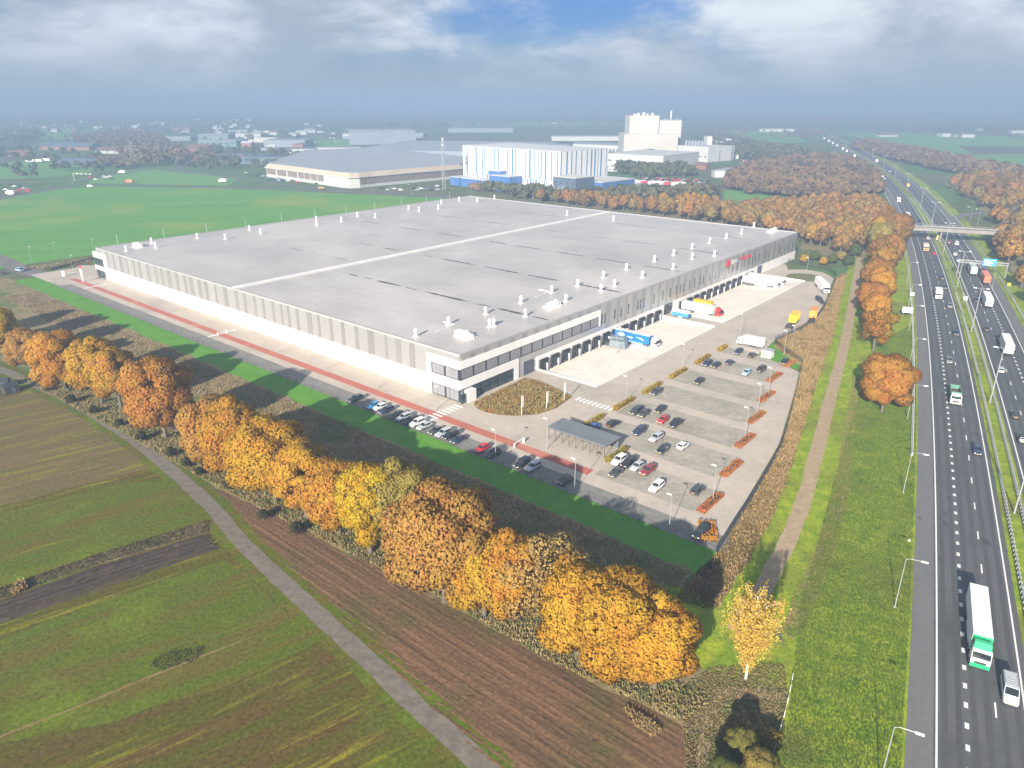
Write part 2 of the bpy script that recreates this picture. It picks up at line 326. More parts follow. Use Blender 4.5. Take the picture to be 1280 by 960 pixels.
VERGE = [mw(20, L_OUT)[0]] + [mw(y, L_OUT)[0] for y in range(60, 470, 10)] + [(209.37, 424.9), (164.11, 332.18), (119.17, 240.3), (84.48, 171.92), (62.77, 131.12), (44.63, 99.64), (38.81, 78.43), (30.25, 61.03)]
sheet('motorway_verge', VERGE, 0.014, M_GRASS, 0.0)
sheet('russet_weed_strip', [(100.99, 201.17), (104.34, 201.17), (89.91, 171.92), (76.99, 145.29), (66.76, 124.86), (57.5, 108.68), (46.7, 91.71), (43.12, 88.1), (41.78, 89.88), (50.02, 104.01), (59.51, 121.91), (73.52, 149.23)], 0.022, M_WEED_RED, 0.6)
TRACK = catmull([(35.06, 89.88), (38.68, 95.16), (44.74, 104.01), (53.57, 117.68), (64.71, 137.91), (86.07, 179.89), (116.93, 240.3), (161.49, 332.18), (182.34, 374.3)], 3)
ribbon('track_verge', TRACK, -4.4, 4.8, 0.026, M_GRASS, jit=0.3)
ribbon('dirt_track', TRACK, -1.55, 1.55, 0.038, M_TRACK, jit=0.15)
sheet('dirt_path', [(22.45, 64.84), (25.02, 72.16), (28.05, 77.26), (30.69, 78.73), (33.75, 78.43), (37.94, 77.55), (37.99, 76.12), (33.12, 76.4), (30.44, 76.69), (27.78, 74.17), (25.48, 68.98), (24.02, 64.84)], 0.030, M_TRACK, 0.15, step=1.5)
ROADL = catmull([(-212.25, 223.16), (-180.57, 219.21), (-156.79, 206.65), (-136.09, 192.78), (-116.44, 178.25), (-94.41, 159.91), (-78.99, 145.29), (-66.62, 132.77), (-58.83, 124.26), (-51.0, 114.73), (-40.02, 103.11), (-30.76, 93.6), (-21.26, 83.87), (-13.11, 75.27), (-3.99, 65.98), (6.93, 53.37)], 2.5)
ribbon('farm_road_verge', ROADL, -3.4, 3.2, 0.018, M_FIELD_GR, jit=0.3)
ribbon('farm_road', ROADL, -1.5, 1.5, 0.022, M_LANE, jit=0.12)
sheet('wood_floor', [(0.0, 605.6), (56.14, 648.72), (146.91, 615.86), (267.11, 615.86), (299.68, 605.6), (244.38, 458.22), (168.61, 332.18), (176.87, 358.59), (171.47, 374.3), (158.56, 395.83), (170.79, 424.9), (87.47, 533.93)], 0.010, M_WEED, 0.5)
sheet('wood_floor.001', [mw(170, 29)[0], mw(240, 28.5)[0], mw(300, 28.5)[0], mw(360, 30)[0], mw(430, 38)[0], (365.09, 576.69), (421.84, 725.61), (549.38, 740.15), (395.21, 424.9), (234.99, 240.3)], 0.018, M_WEED, 0.0)
_fa, _fb = (-87.56, 90.6), (-56.0, 114.47); _fn = math.hypot(_fb[0] - _fa[0], _fb[1] - _fa[1]); _fx, _fy = (_fb[0] - _fa[0]) / _fn, (_fb[1] - _fa[1]) / _fn
for k in range(5):
    off = -2.6 + k * 1.3; n = int(_fn / 1.2); rr = []
    for i in range(n + 1):
        t = _fn * i / n; j_ = random.uniform(-.15, .15); hh = random.uniform(.12, .42); x, y = _fa[0] + _fx * t - _fy * (off + j_), _fa[1] + _fy * t + _fx * (off + j_)
        rr.append([(x - _fy * -.5, y + _fx * -.5, .014), (x, y, .014 + hh), (x - _fy * .5, y + _fx * .5, .014)])
    mb = MB(); mb.loft(rr); tag(mb.build('furrow_ridge', M_FURROW), kind='structure')
_pl = [(-57.69, 133.77), (-33.12, 115.26), (-16.4, 101.79), (5.91, 84.03), (22.21, 71.9), (27.73, 62.09), (29.93, 50.01), (5.37, 56.09), (-8.48, 72.16), (-28.42, 94.57), (-48.35, 115.79)]
mb = MB()
for k in range(30):
    v_ = -58 - k * 1.15 + random.uniform(-.25, .25); run = []
    for i in range(130):
        u_ = 30 - i * 1.0; p = W(u_, v_ + random.uniform(-.08, .08))
        if inside(p, _pl): run.append(p)
        elif len(run) > 3: pass
    if len(run) > 4:
        rr = []
        for p in run:
            h_ = random.uniform(.0, .055); rr.append([(p[0] - V[0] * .34, p[1] - V[1] * .34, .012), (p[0], p[1], .012 + h_), (p[0] + V[0] * .34, p[1] + V[1] * .34, .012)])
        mb.loft(rr)
tag(mb.build('plough_ridges', M_PLOUGH), kind='structure')
ribbon('field_path', catmull([(-69.17, 68.0), (-66.49, 70.1), (-58.99, 75.27), (-50.81, 81.32), (-40.05, 88.8)], 1.5), -.2, .2, 0.020, M_WEED_GOLD, jit=.1)
# ---------------------------------------------------------------- far fields and roads
M_FF1 = mat('far_green_field', (0.10, 0.24, 0.055), (0.125, 0.265, 0.06), 0.02, rough=0.95, spec=0.1)
M_FF2 = mat('far_brown_field', (0.105, 0.085, 0.060), (0.080, 0.080, 0.045), 0.02, rough=0.95, spec=0.1)
for i, (poly, m) in enumerate([
        ([(804.39, 1877.71), (1035.06, 1877.71), (1121.32, 1639.19), (815.5, 1183.83), (681.92, 1148.12), (676.24, 1305.26)], M_FF1), ([(654.43, 1262.17), (662.44, 1114.44), (791.52, 1148.12), (598.04, 860.02), (562.26, 958.96)], M_FF1),
        ([(792.36, 1351.32), (897.05, 1305.26), (803.33, 1165.71), (710.64, 1165.71)], M_FF2), ([(552.03, 2024.49), (732.51, 2024.49), (567.37, 1453.67), (473.17, 1400.67), (500.28, 1639.19)], M_FF1),
        ([(192.49, 672.55), (256.98, 660.43), (223.19, 595.66), (174.15, 605.6)], M_FF1), ([(-664.48, 958.96), (-653.72, 1024.05), (-548.58, 971.33), (-480.27, 860.02), (-490.07, 787.33), (-538.23, 770.97)], M_FF1),
        ([(-439.37, 787.33), (-423.43, 880.26), (-287.28, 787.33), (-272.18, 711.61), (-417.97, 732.81)], M_FF1), ([(-961.13, 1400.67), (-943.06, 1453.67), (-759.05, 1183.83), (-708.2, 1024.05)], M_FF2),
        ([(-1292.57, 1924.25), (-1219.07, 2195.74), (-897.05, 1639.19), (-1003.22, 1510.75)], M_FF1), ([(-406.06, 1510.75), (-331.22, 1572.4), (-280.7, 1327.9), (-358.82, 1305.26)], M_FF1),
        ([(-228.43, 2733.09), (414.03, 2831.79), (340.96, 2326.69), (-189.27, 2259.34)], M_FF1), ([(966.06, 2195.74), (1583.04, 2326.69), (1380.08, 2024.49), (952.26, 1973.12)], M_FF2), ([(-1196.07, 2195.74), (-621.04, 2831.79), (-511.44, 2326.69), (-969.42, 1924.25)], M_FF2)]):
    sheet('far_field', poly, 0.010 + 0.004 * (i % 3), m)
FR = catmull([(-468.03, 550.29), (-433.74, 605.6), (-424.46, 643.01), (-421.42, 685.1), (-406.36, 711.61), (-334.26, 704.8), (-253.64, 691.55), (-158.41, 666.44), (-82.81, 637.4), (-36.73, 615.86), (0.0, 595.66), (39.75, 610.69)], 15)
ribbon('cross_road', FR, -5, 5, 0.030, M_ROADFAR)
FR2 = catmull([(-521.37, 711.61), (-490.4, 747.63), (-446.5, 755.26), (-439.9, 804.36), (-432.43, 860.02), (-399.91, 880.26), (-334.74, 822.13), (-236.59, 732.81), (-152.54, 672.55)], 15)
ribbon('cross_road.001', FR2, -4, 4, 0.034, M_ROADFAR)
ribbon('cross_road.002', catmull([(-399.91, 880.26), (-430.37, 1024.05), (-470.48, 1183.83), (-544.15, 1400.67)], 20), -5, 5, 0.038, M_ROADFAR)
ribbon('access_road', catmull([(-320.24, 412.32), (-269.74, 374.3), (-236.03, 344.04), (-217.32, 332.18)], 5), -4.5, 4.5, 0.030, mat('access_asphalt', (0.16, 0.145, 0.135), (0.12, 0.11, 0.10), 0.2))
# ---------------------------------------------------------------- motorway
lc = ribbon('carriageway', MW, L_LEFT - 0.4, 0.95, 0.030, M_ASPH)
hs = ribbon('hard_shoulder', MW, L_OUT, L_LEFT - 0.4, 0.030, M_HARD)
ribbon('median', MW, 0.95, 5.6, 0.026, M_GRASS, jit=0.05)
rc = ribbon('carriageway.001', MW, 5.6, 17.4, 0.030, M_ASPH)
ribbon('hard_shoulder.001', MW, 17.4, 20.6, 0.030, M_HARD)
ribbon('verge', MW, 20.6, 28, 0.022, M_GRASS, jit=0.3)
for par, offs in ((lc, (-10.5, 0.0)), (rc, (6.5, 17.0))):
    for o_ in offs: ribbon('edge_line', MW, o_ - 0.12, o_ + 0.12, 0.036, M_LINE, parent=par)
M_TRK = mat('worn_wheel_track', (0.060, 0.061, 0.064), (0.075, 0.076, 0.079), 1.0, 6, 0.3, 0.7, 0.7, spec=0.35, stretch=(0.9, 0.04, 1), rz=R(-27.5), fine=(.7, .12))
for par, cs in ((lc, (-8.75, -5.25, -1.75)), (rc, (8.25, 11.75, 15.25))):
    for c_ in cs:
        for s_ in (-.85, .85): ribbon('wheel_track', MW, c_ + s_ - .38, c_ + s_ + .38, 0.033, M_TRK, parent=par, jit=.05)
def dashes(name, off, per, ln, w, par, y0=40, y1=900):
    mb = MB(); y = y0
    while y < y1:
        (p, a) = mw(y, off); (q, _) = mw(y + ln * math.sin(a), off); nx, ny = math.sin(a) * w / 2, -math.cos(a) * w / 2
        mb.poly([(p[0] - nx, p[1] - ny, .036), (p[0] + nx, p[1] + ny, .036), (q[0] + nx, q[1] + ny, .036), (q[0] - nx, q[1] - ny, .036)])
        y += per * math.sin(a)
    mb.build(name, M_LINE, par)
dashes('block_line', -7.0, 4, 1.1, 0.5, lc); dashes('dash_line', -3.5, 12, 3, 0.22, lc)
dashes('dash_line', 10.0, 12, 3, 0.22, rc); dashes('block_line', 13.5, 4, 1.1, 0.5, rc)
M_TAR = mat('tar_stain', (0.040, 0.040, 0.043), (0.055, 0.055, 0.058), 1.2, rough=0.7)
for p_, r_ in (((84.52, 120.76), .5), ((86.64, 124.26), .35), ((90.6, 130.15), .45), ((88.63, 114.2), .7), ((77.05, 108.68), .3), ((80.59, 122.49), .35), ((149.37, 231.45), .9), ((136.41, 201.17), .8)):
    mb = MB(); mb.poly([(p_[0] + r_ * random.uniform(.6, 1.2) * math.cos(k * .52), p_[1] + 1.8 * r_ * random.uniform(.6, 1.2) * math.sin(k * .52), .0345) for k in range(12)]); mb.build('tar_stain', M_TAR, lc)
ribbon('slip_road', catmull([mw(455, 22)[0], (298.75, 493.35), (317.61, 518.47), (341.13, 533.93), (366.71, 541.99)], 5), -3.4, 3.4, 0.034, M_HARD)
# ================================================================ the site
PV = 0.034
mb = MB()
def flat(mb, pts, z, m=0):
    a = sum(pts[i][0] * pts[(i + 1) % len(pts)][1] - pts[(i + 1) % len(pts)][0] * pts[i][1] for i in range(len(pts)))
    mb.poly([(p[0], p[1], z) for p in (pts if a > 0 else pts[::-1])], m)
flat(mb, [W(262, -19.6), W(UW0, -19.6), W(UW0, VW0), W(UW1, VW0), W(UW1, 0.2), W(262, 0.2)], PV)
flat(mb, [W(262, 0.2), W(231, 0.2), W(231, 30), W(246, 22), W(266, 4)], PV)
flat(mb, [W(UW0, -19.6), W(-85, -19.6), W(-83.5, -17), W(-76, 31), W(-62.5, 83), (80.72, 221.56), (91.09, 236.69), (104.6, 250.75), (115.68, 264.19), (127.97, 286.31), (148.61, 327.32), (148.82, 338.86), W(UW0, VW1)], PV)
flat(mb, [W(UW0, VW1), (148.82, 338.86), (143.06, 345.8), (134.12, 345.8), W(-2, 232), W(UW1, 232), W(UW1, VW1)], PV)
pv = mb.build('site_pavement', M_PAVE); tag(pv, kind='structure')
# sunken dock aprons, sloping down to the doors
DZ = -1.15
def apron(name, v0, v1):
    mb = MB(); a, b, c, d = (*W(UW0, v0), PV), (*W(UW0, v1), PV), (*W(UW1, v1), DZ), (*W(UW1, v0), DZ); e, f = (*W(-3, v1), DZ), (*W(-3, v0), DZ)
    mb.poly([a, b, e, f]); mb.poly([f, e, c, d]); o = mb.build(name, M_APRON); tag(o, kind='structure')
    for p in o.data.polygons:
        if p.normal.z < 0: p.flip()
apron('dock_apron', VW0, 110.0); apron('dock_apron.001', 117.5, VW1)
mb = MB(); flat(mb, [W(UW0, 110.0), W(UW0, 117.5), W(UW1, 117.5), W(UW1, 110.0)], PV); tag(mb.build('gate_ramp', M_PAVE), kind='structure')
M_WALLC = mat('white_concrete', (0.72, 0.70, 0.66), (0.60, 0.58, 0.55), 0.4, rough=0.8)
for v_, nm in ((VW0, 'beside the planting bed'), (110.0, 'beside the glazed gate'), (117.5, 'beside the green-white trailer'), (VW1, 'under the white trucks')):
    mb = MB(); c = W(-11, v_ ); mb.box((c[0], c[1], DZ - .1), (21.8, 0.35, 1.75), RZ_U)
    tag(mb.build('retaining_wall', M_WALLC), 'low pale concrete wall along the dock apron ' + nm, 'wall', 'dock retaining walls')
# lanes, bays, crossings painted or laid on the pavement
def uvrect(name, u0, u1, v0, v1, z, m, parent=None, jit=0):
    mb = MB(); flat(mb, [W(u0, v0), W(u1, v0), W(u1, v1), W(u0, v1)], z); o = mb.build(name, m, parent)
    if not parent: tag(o, kind='structure')
    return o
uvrect('red_cycle_lane', 238, -49.5, -11.5, -8.7, PV + .004, M_RED)
uvrect('lane_kerb', 238, -49.5, -8.7, -8.35, PV + .006, M_KERB)
uvrect('verge_parking', 228, -86, -20.2, -14.6, PV + .004, M_BAY_D)
ROWS = [(-4.9, 5.3, -50.5, -74.5), (11.8, 6.0, -36.0, -71.5), (27.2, 5.6, -36.0, -68.0), (42.3, 5.6, -36.0, -64.5), (57.8, 5.6, -36.0, -61.0), (73.8, 5.4, -36.0, -57.0), (88.2, 3.2, -36.0, -56)]
for i, (vc, hw, ua, ub) in enumerate(ROWS): uvrect('parking_bays', ua, ub, vc - hw, vc + hw, PV + .004 , M_BAY)
mb = MB()
for k in range(9): flat(mb, [W(-1.1 - 1.6, -15 + k * 1.55), W(-1.1 + 1.6, -15 + k * 1.55), W(-1.1 + 1.6, -14.2 + k * 1.55), W(-1.1 - 1.6, -14.2 + k * 1.55)], PV + .010)
mb.build('zebra_crossing', M_LINE, pv)
mb = MB()
for k in range(9): flat(mb, [W(-22.6 - k * 1.35, 21.4), W(-23.3 - k * 1.35, 21.4), W(-23.3 - k * 1.35, 24.0), W(-22.6 - k * 1.35, 24.0)], PV + .010)
mb.build('zebra_crossing', M_LINE, pv)
for u_, v0_, v1_ in ((108, -14.5, -4), (215, -14, -4)):
    mb = MB()
    flat(mb, [W(u_ - .5, v0_), W(u_ + .5, v0_), W(u_ + .5, v1_), W(u_ - .5, v1_)], PV + .010); mb.build('stop_line', M_LINE, pv)
# turning circle with a grassed island
tcx = (135.9, 328.93); mb = MB(); pts = [(tcx[0] + 8.2 * math.cos(a * math.pi / 14), tcx[1] + 8.2 * math.sin(a * math.pi / 14)) for a in range(28)]
mb.prism(pts, 0, 0.16); tag(mb.build('traffic_island', [mat('island_grass', (0.16, 0.15, 0.05), (0.09, 0.10, 0.03), 0.4, rough=0.95)]), kind='structure')
# planted bed by the entrance
BED = [(-10.43, 179.89), (-9.2, 176.63), (-7.2, 174.51), (-3.78, 172.69), (1.05, 171.92), (6.73, 172.95), (11.55, 176.63), (16.43, 184.4), (11.45, 191.24), (7.5, 196.26), (3.54, 198.2)]
mb = MB(); mb.prism(BED, 0, 0.14); tag(mb.build('planting_bed', mat('bed_soil', (0.10, 0.075, 0.045), (0.14, 0.10, 0.05), 0.8, rough=0.95, bump=0.08)), kind='structure')

# ================================================================ the warehouse: local x = v (along the docks), local y = u (along the long front)
M_WHITE = mat('white_cladding', (0.80, 0.79, 0.77), (0.72, 0.71, 0.69), 0.15, rough=0.5)
M_PL = mat('white_plinth', (0.80, 0.79, 0.76), (0.70, 0.685, 0.66), 0.25, rough=0.6, c3=(0.62, 0.60, 0.57), scale3=0.12, lo3=0.62, hi3=0.8)
M_CL = mat('pale_cladding', (0.47, 0.47, 0.472), (0.43, 0.43, 0.432), 0.2, rough=0.42, metal=0.55, objvar=0.05)
M_CD = mat('grey_cladding', (0.345, 0.345, 0.347), (0.375, 0.375, 0.377), 0.2, rough=0.42, metal=0.55, objvar=0.06)
M_ROOF = mat('roof_membrane', (0.42, 0.393, 0.37), (0.355, 0.334, 0.318), 0.045, 8, 0.35, 0.68, 0.45, spec=0.45, c3=(0.455, 0.42, 0.392), scale3=0.016, lo3=0.46, hi3=0.62, bump=0.012, bscale=0.9, fine=(.035, .16))
M_PUD = mat('puddle_stain', (0.05, 0.05, 0.052), (0.12, 0.115, 0.11), 0.4, lo=0.5, hi=0.75, rough=0.55)
M_SEAM = mat('roof_seam', (0.54, 0.51, 0.48), (0.42, 0.40, 0.38), 0.3, rough=0.6)
M_CAP = mat('parapet_cap', (0.36, 0.355, 0.35), (0.31, 0.305, 0.30), 0.2, rough=0.5)
M_GLASS = mat('dark_glass', (0.030, 0.050, 0.060), (0.05, 0.075, 0.085), 0.25, rough=0.08, spec=0.8)
M_BLIND = mat('window_blind', (0.20, 0.20, 0.22), (0.23, 0.23, 0.25), 0.5, rough=0.5, spec=0.6, objvar=0.08)
M_DARK = mat('dark_frame', (0.030, 0.034, 0.040), (0.045, 0.048, 0.055), 0.6, rough=0.5)
M_RUB = mat('black_rubber', (0.018, 0.018, 0.020), (0.032, 0.032, 0.034), 0.8, rough=0.8)
M_DOOR = mat('dock_door_paint', (0.10, 0.12, 0.17), (0.07, 0.085, 0.12), 0.6, rough=0.5, objvar=0.25)
M_VENT = mat('white_vent', (0.84, 0.84, 0.83), (0.74, 0.74, 0.73), 0.8, rough=0.45)
M_LRED = mat('red_sign', (0.62, 0.015, 0.035), (0.55, 0.02, 0.04), 0.6, rough=0.5)
M_LGREY = mat('pale_sign', (0.68, 0.68, 0.68), (0.60, 0.60, 0.60), 0.6, rough=0.5)
LV, LU, HR = 249.0, 231.5, 13.8
wh = empty('warehouse', (*W(0, 0), 0), RZ_V, 'huge flat-roofed grey and white logistics warehouse with dock doors beside the motorway', 'warehouse')
def lb(name, v0, v1, u0, u1, z0, z1, m, parent=None):
    mb = MB(); mb.box(((v0 + v1) / 2, (u0 + u1) / 2, z0), (v1 - v0, u1 - u0, z1 - z0)); return mb.build(name, m, parent or wh)
_cache = {}
def lbs(name, v0, v1, u0, u1, z0, z1, m, parent=None):
    """box that shares its mesh with equal boxes"""
    k = (name, round(v1 - v0, 2), round(u1 - u0, 2), round(z1 - z0, 2), m.name)
    if k not in _cache:
        mb = MB(); mb.box((0, 0, 0), (v1 - v0, u1 - u0, z1 - z0)); _cache[k] = mb.mesh(name, m)
    return obj(name, _cache[k], parent or wh, ((v0 + v1) / 2, (u0 + u1) / 2, z0))
lb('wall', 0.3, LV - .1, 0.3, LU - .1, DZ - .2, 13.2, M_CL)
roof = lb('roof', 0.5, LV - .5, 0.5, LU - .5, 13.2, 13.42, M_ROOF)
for a in ((0.0, 0.5, 0.0, LU), (LV - .5, LV, 0.0, LU), (0.5, LV - .5, 0.0, 0.5), (0.5, LV - .5, LU - .5, LU)): lb('parapet', a[0], a[1], a[2], a[3], 13.2, HR, M_CAP)
lb('fire_wall', 0.5, LV - .5, 112.4, 114.8, 13.42, 13.95, mat('fire_wall_cap', (0.70, 0.685, 0.66), (0.6, 0.585, 0.565), 0.3, rough=0.6))
# gutters that hold water: broken dark stains along the roof's low lines, pale seams beside them
def stain(u0, u1, v, w, m, nm):
    mb = MB(); n = max(6, int((u1 - u0) / 1.2)); a = [(v + w * 0.5 * math.sin(math.pi * min(1, (i / n) * 4, (1 - i / n) * 4) / 2) * random.uniform(.55, 1.15), u0 + (u1 - u0) * i / n, 13.424 if m is M_PUD else 13.428) for i in range(n + 1)]
    b = [(2 * v - p[0] + random.uniform(-.1, .1) * w, p[1], p[2]) for p in a]
    mb.poly(b + a[::-1]); o = mb.build(nm, m, roof)
    if o.data.polygons[0].normal.z < 0: o.data.flip_normals()
for v_, segs in ((42.0, ((2, 9, .7), (12, 24, 1.2), (26, 33, .8), (36, 58, 1.4), (61, 68, .7), (70, 84, 1.3), (86, 92, .6), (95, 101, 1.0))),
                 (86.0, ((3, 24, 1.5), (30, 47, 1.1), (49, 70, 1.2), (73, 96, 1.1), (99, 104, .5), (121, 132, .9), (138, 150, .6))),
                 (129.5, ((2, 22, 1.0), (26, 44, 1.1), (49, 66, 1.2), (70, 90, .9), (93, 106, 1.2), (122, 141, .9), (150, 171, 1.1), (185, 200, .6))),
                 (172.5, ((4, 30, .9), (36, 60, .8), (64, 82, .7), (90, 104, .6), (130, 148, .9), (160, 190, .7))), (214.5, ((10, 40, .7), (60, 90, .6), (120, 160, .7))),
                 (58.0, ((120, 138, .6), (142, 149, 1.0), (153, 166, 1.2), (172, 180, .8)))):
    for u0, u1, w in segs: stain(u0, u1, v_ + random.uniform(-.2, .2), w * 1.15, M_PUD, 'water_stain')
for v_, u0, u1 in ((58, 122, 205), (28, 60, 105), (23, 78, 92), (64, 118, 160), (108, 120, 215), (150, 118, 215), (190, 118, 215), (108, 5, 110), (150, 5, 110)): stain(u0, u1, v_, 0.7, M_SEAM, 'roof_seam')
M_SEAMD = mat('dark_seam', (0.27, 0.255, 0.245), (0.36, 0.34, 0.325), 0.15, lo=.4, hi=.65, rough=0.6)
for i in range(1, 42):
    v_ = 0.5 + i * 5.95
    u_ = 1.0
    while u_ < LU - 4:
        e_ = min(LU - 1, u_ + random.uniform(14, 60))
        if random.random() < .62:
            mb = MB(); mb.poly([(v_ - .09, u_, 13.423), (v_ + .09, u_, 13.423), (v_ + .09, e_, 13.423), (v_ - .09, e_, 13.423)]); mb.build('membrane_seam', M_SEAMD, roof)
        u_ = e_ + random.uniform(1, 20)
# long front (plane x = 0)
lb('plinth', -0.10, 0.28, 12.7, 222.0, -0.2, 5.6, M_PL)
u_ = 12.7; k = 0
while u_ < 231.4:
    w = random.choice((3.0, 3.6, 4.4, 5.0)) if k % 2 == 0 else random.choice((1.2, 1.6, 2.2, 2.8))
    e = min(231.4, u_ + w); lbs('cladding_panel', -0.03 - 0.03 * (k % 2), 0.28, u_ + .03, e - .03, 5.62, 13.2, M_CL if k % 2 == 0 else M_CD); u_ = e; k += 1
lb('cladding_panel', -0.03, 0.28, 0.4, 12.66, 11.8, 13.2, M_CL)
# dock front (plane y = 0)
lb('plinth', 33.3, LV - .1, -0.10, 0.28, DZ - .2, 4.35, M_PL)
v_ = 67.4; k = 0
while v_ < LV - .4:
    w = random.choice((2.6, 3.4, 4.0)) if k % 2 == 0 else random.choice((1.6, 2.4, 3.0))
    e = min(LV - .3, v_ + w); lbs('cladding_panel', v_ + .03, e - .03, -0.03 - 0.03 * (k % 2), 0.28, 4.38, 13.2, M_CL if k % 2 == 0 else M_CD); v_ = e; k += 1
v_ = 0.4; k = 0
while v_ < 67.3:
    w = 3.6 if k % 2 == 0 else 2.0; e = min(67.35, v_ + w); lbs('cladding_panel', v_ + .03, e - .03, -0.03 - 0.03 * (k % 2), 0.28, 11.8, 13.2, M_CL if k % 2 == 0 else M_CD); v_ = e; k += 1
lb('cladding_panel', 24.4, 67.3, -0.05, 0.28, 4.38, 6.3, M_CL)
lb('cladding_panel', 24.4, 27.0, -0.05, 0.28, -.2, 4.36, M_CL)
SLITS = (68.6, 70.3, 76.5, 80.6, 85.3, 91.8, 93.6, 95.9, 103.3, 109.9, 115.5, 120.5, 123.7, 126.3, 131.6, 135.7, 140.7, 143.6, 149.4, 155, 159, 161.5, 167.9, 172.1, 176.4, 184.1, 189.4, 193, 196.8, 200.4, 208.9, 211.9, 218, 226, 232.4, 237.6, 243.1, 247)
for s in SLITS: lbs('slit_window', s - .3, s + .3, -0.12, 0.2, 6.4, 9.9, M_GLASS)
# corner office: white frame, two bands of windows
lb('office_frame', -0.35, 67.3, -0.35, 0.26, 9.65, 11.78, M_WHITE)
lb('office_frame', -0.35, 0.26, 0.28, 12.6, 9.65, 11.78, M_WHITE)
lb('office_frame', -0.35, 24.3, -0.35, 0.26, 3.95, 6.35, M_WHITE)
lb('office_frame', -0.35, 0.26, 0.28, 12.6, 3.6, 6.35, M_WHITE)
lb('office_frame', -0.35, 0.26, 10.95, 12.6, -0.2, 3.58, M_WHITE); lb('office_frame', -0.35, 0.26, 10.95, 12.6, 6.37, 9.63, M_WHITE)
lb('office_frame', 22.4, 24.3, -0.35, 0.26, -0.2, 3.93, M_WHITE)
lb('office_frame', 66.7, 67.3, -0.35, 0.26, 6.35, 9.64, M_WHITE)
def window(v0, v1, u0, u1, z0, z1, n, glass, axis):
    f = lbs('window', v0, v1, u0, u1, z0, z1, M_DARK)
    for i in range(n):
        if axis == 'v':
            w = (v1 - v0 - .7) / n; a = v0 + .35 + w * i; c = ((v0 + v1) / 2, (u0 + u1) / 2, z0)
            k = ('pane', 'v', round(w, 2), round(z1 - z0, 2), glass.name)
            if k not in _cache: mb = MB(); mb.box((0, 0, 0), (w - .05, .06, z1 - z0 - .5)); _cache[k] = mb.mesh('pane', glass)
            obj('pane', _cache[k], f, (a + w / 2 - c[0], u0 - c[1] - .02, .25))
        else:
            w = (u1 - u0 - .7) / n; a = u0 + .35 + w * i; c = ((v0 + v1) / 2, (u0 + u1) / 2, z0)
            k = ('pane', 'u', round(w, 2), round(z1 - z0, 2), glass.name)
            if k not in _cache: mb = MB(); mb.box((0, 0, 0), (.06, w - .05, z1 - z0 - .5)); _cache[k] = mb.mesh('pane', glass)
            obj('pane', _cache[k], f, (v0 - c[0] - .02, a + w / 2 - c[1], .25))
for i in range(13): window(0.05 + i * 5.125, 0.05 + i * 5.125 + 5.1, -0.12, 0.26, 6.37, 9.63, 3, M_BLIND, 'v')
for u0 in (0.35, 5.65): window(-0.12, 0.26, u0, u0 + 5.25, 6.37, 9.63, 3, M_BLIND, 'u')
for u0 in (0.35, 5.65): window(-0.12, 0.26, u0, u0 + 5.25, 0.1, 3.58, 3, M_BLIND, 'u')
for v0 in (4.6, 8.2, 11.8, 15.4, 18.9): window(v0, v0 + 3.4, -0.12, 0.26, 0.1, 3.93, 3, M_GLASS, 'v')
lb('glazing', 0.0, 1.4, -0.10, 0.26, 0.1, 3.93, M_GLASS)
pt = lb('entrance_portal', 1.5, 4.4, -1.7, 0.25, 0.0, 3.3, M_WHITE); mb = MB(); mb.box((0, -1.0, 0.05), (1.9, .06, 2.8)); mb.build('door', M_GLASS, pt)
gd = lb('steel_door', 27.1, 31.9, -0.14, 0.26, 0.0, 3.8, M_DOOR); mb = MB(); mb.box((0.2, -.23, 2.6), (.4, .06, .3)); mb.build('notice', M_LGREY, gd)
# dock doors with rubber shelters
mb = MB(); mb.box((-1.7, -.22, 0), (.55, .62, 4.0)); mb.box((1.7, -.22, 0), (.55, .62, 4.0)); mb.box((0, -.22, 3.3), (2.85, .62, .7)); mb.box((-1.7, -.3, 0), (.5, .5, .7)); ME_SH = mb.mesh('dock_shelter', M_RUB)
mb = MB(); mb.box((0, .06, .95), (2.8, .12, 2.34)); ME_DD = mb.mesh('dock_door', M_DOOR)
mb = MB(); mb.box((1.1, -.75, .1), (.32, .5, 2.4)); ME_FIN = mb.mesh('guide_post', mat('pale_steel', (0.55, 0.55, 0.55), (0.45, 0.45, 0.45), 0.6, rough=0.5))
mb = MB(); mb.box((0, -.45, .55), (2.6, .55, .4)); ME_LEV = mb.mesh('dock_leveller', M_DARK)
DOCKS = [36.4 + 5.75 * i for i in range(6)] + [71.2 + 5.9 * i for i in range(7)] + [125.6 + 6.1 * i for i in range(12)]
for d in DOCKS:
    s = obj('dock_shelter', ME_SH, wh, (d, -0.16, DZ + .1)); obj('dock_door', ME_DD, s); obj('dock_leveller', ME_LEV, s); obj('guide_post', ME_FIN, s)
for i in range(4): window(111.6 + i * 1.62, 111.6 + i * 1.62 + 1.58, -0.16, 0.2, 0.05, 4.2, 1, M_GLASS, 'v')
lb('garage_door', 200.2, 205.4, -0.18, 0.2, 0.0, 4.1, mat('blue_grey_door', (0.11, 0.12, 0.19), (0.09, 0.10, 0.15), 0.5, rough=0.5))
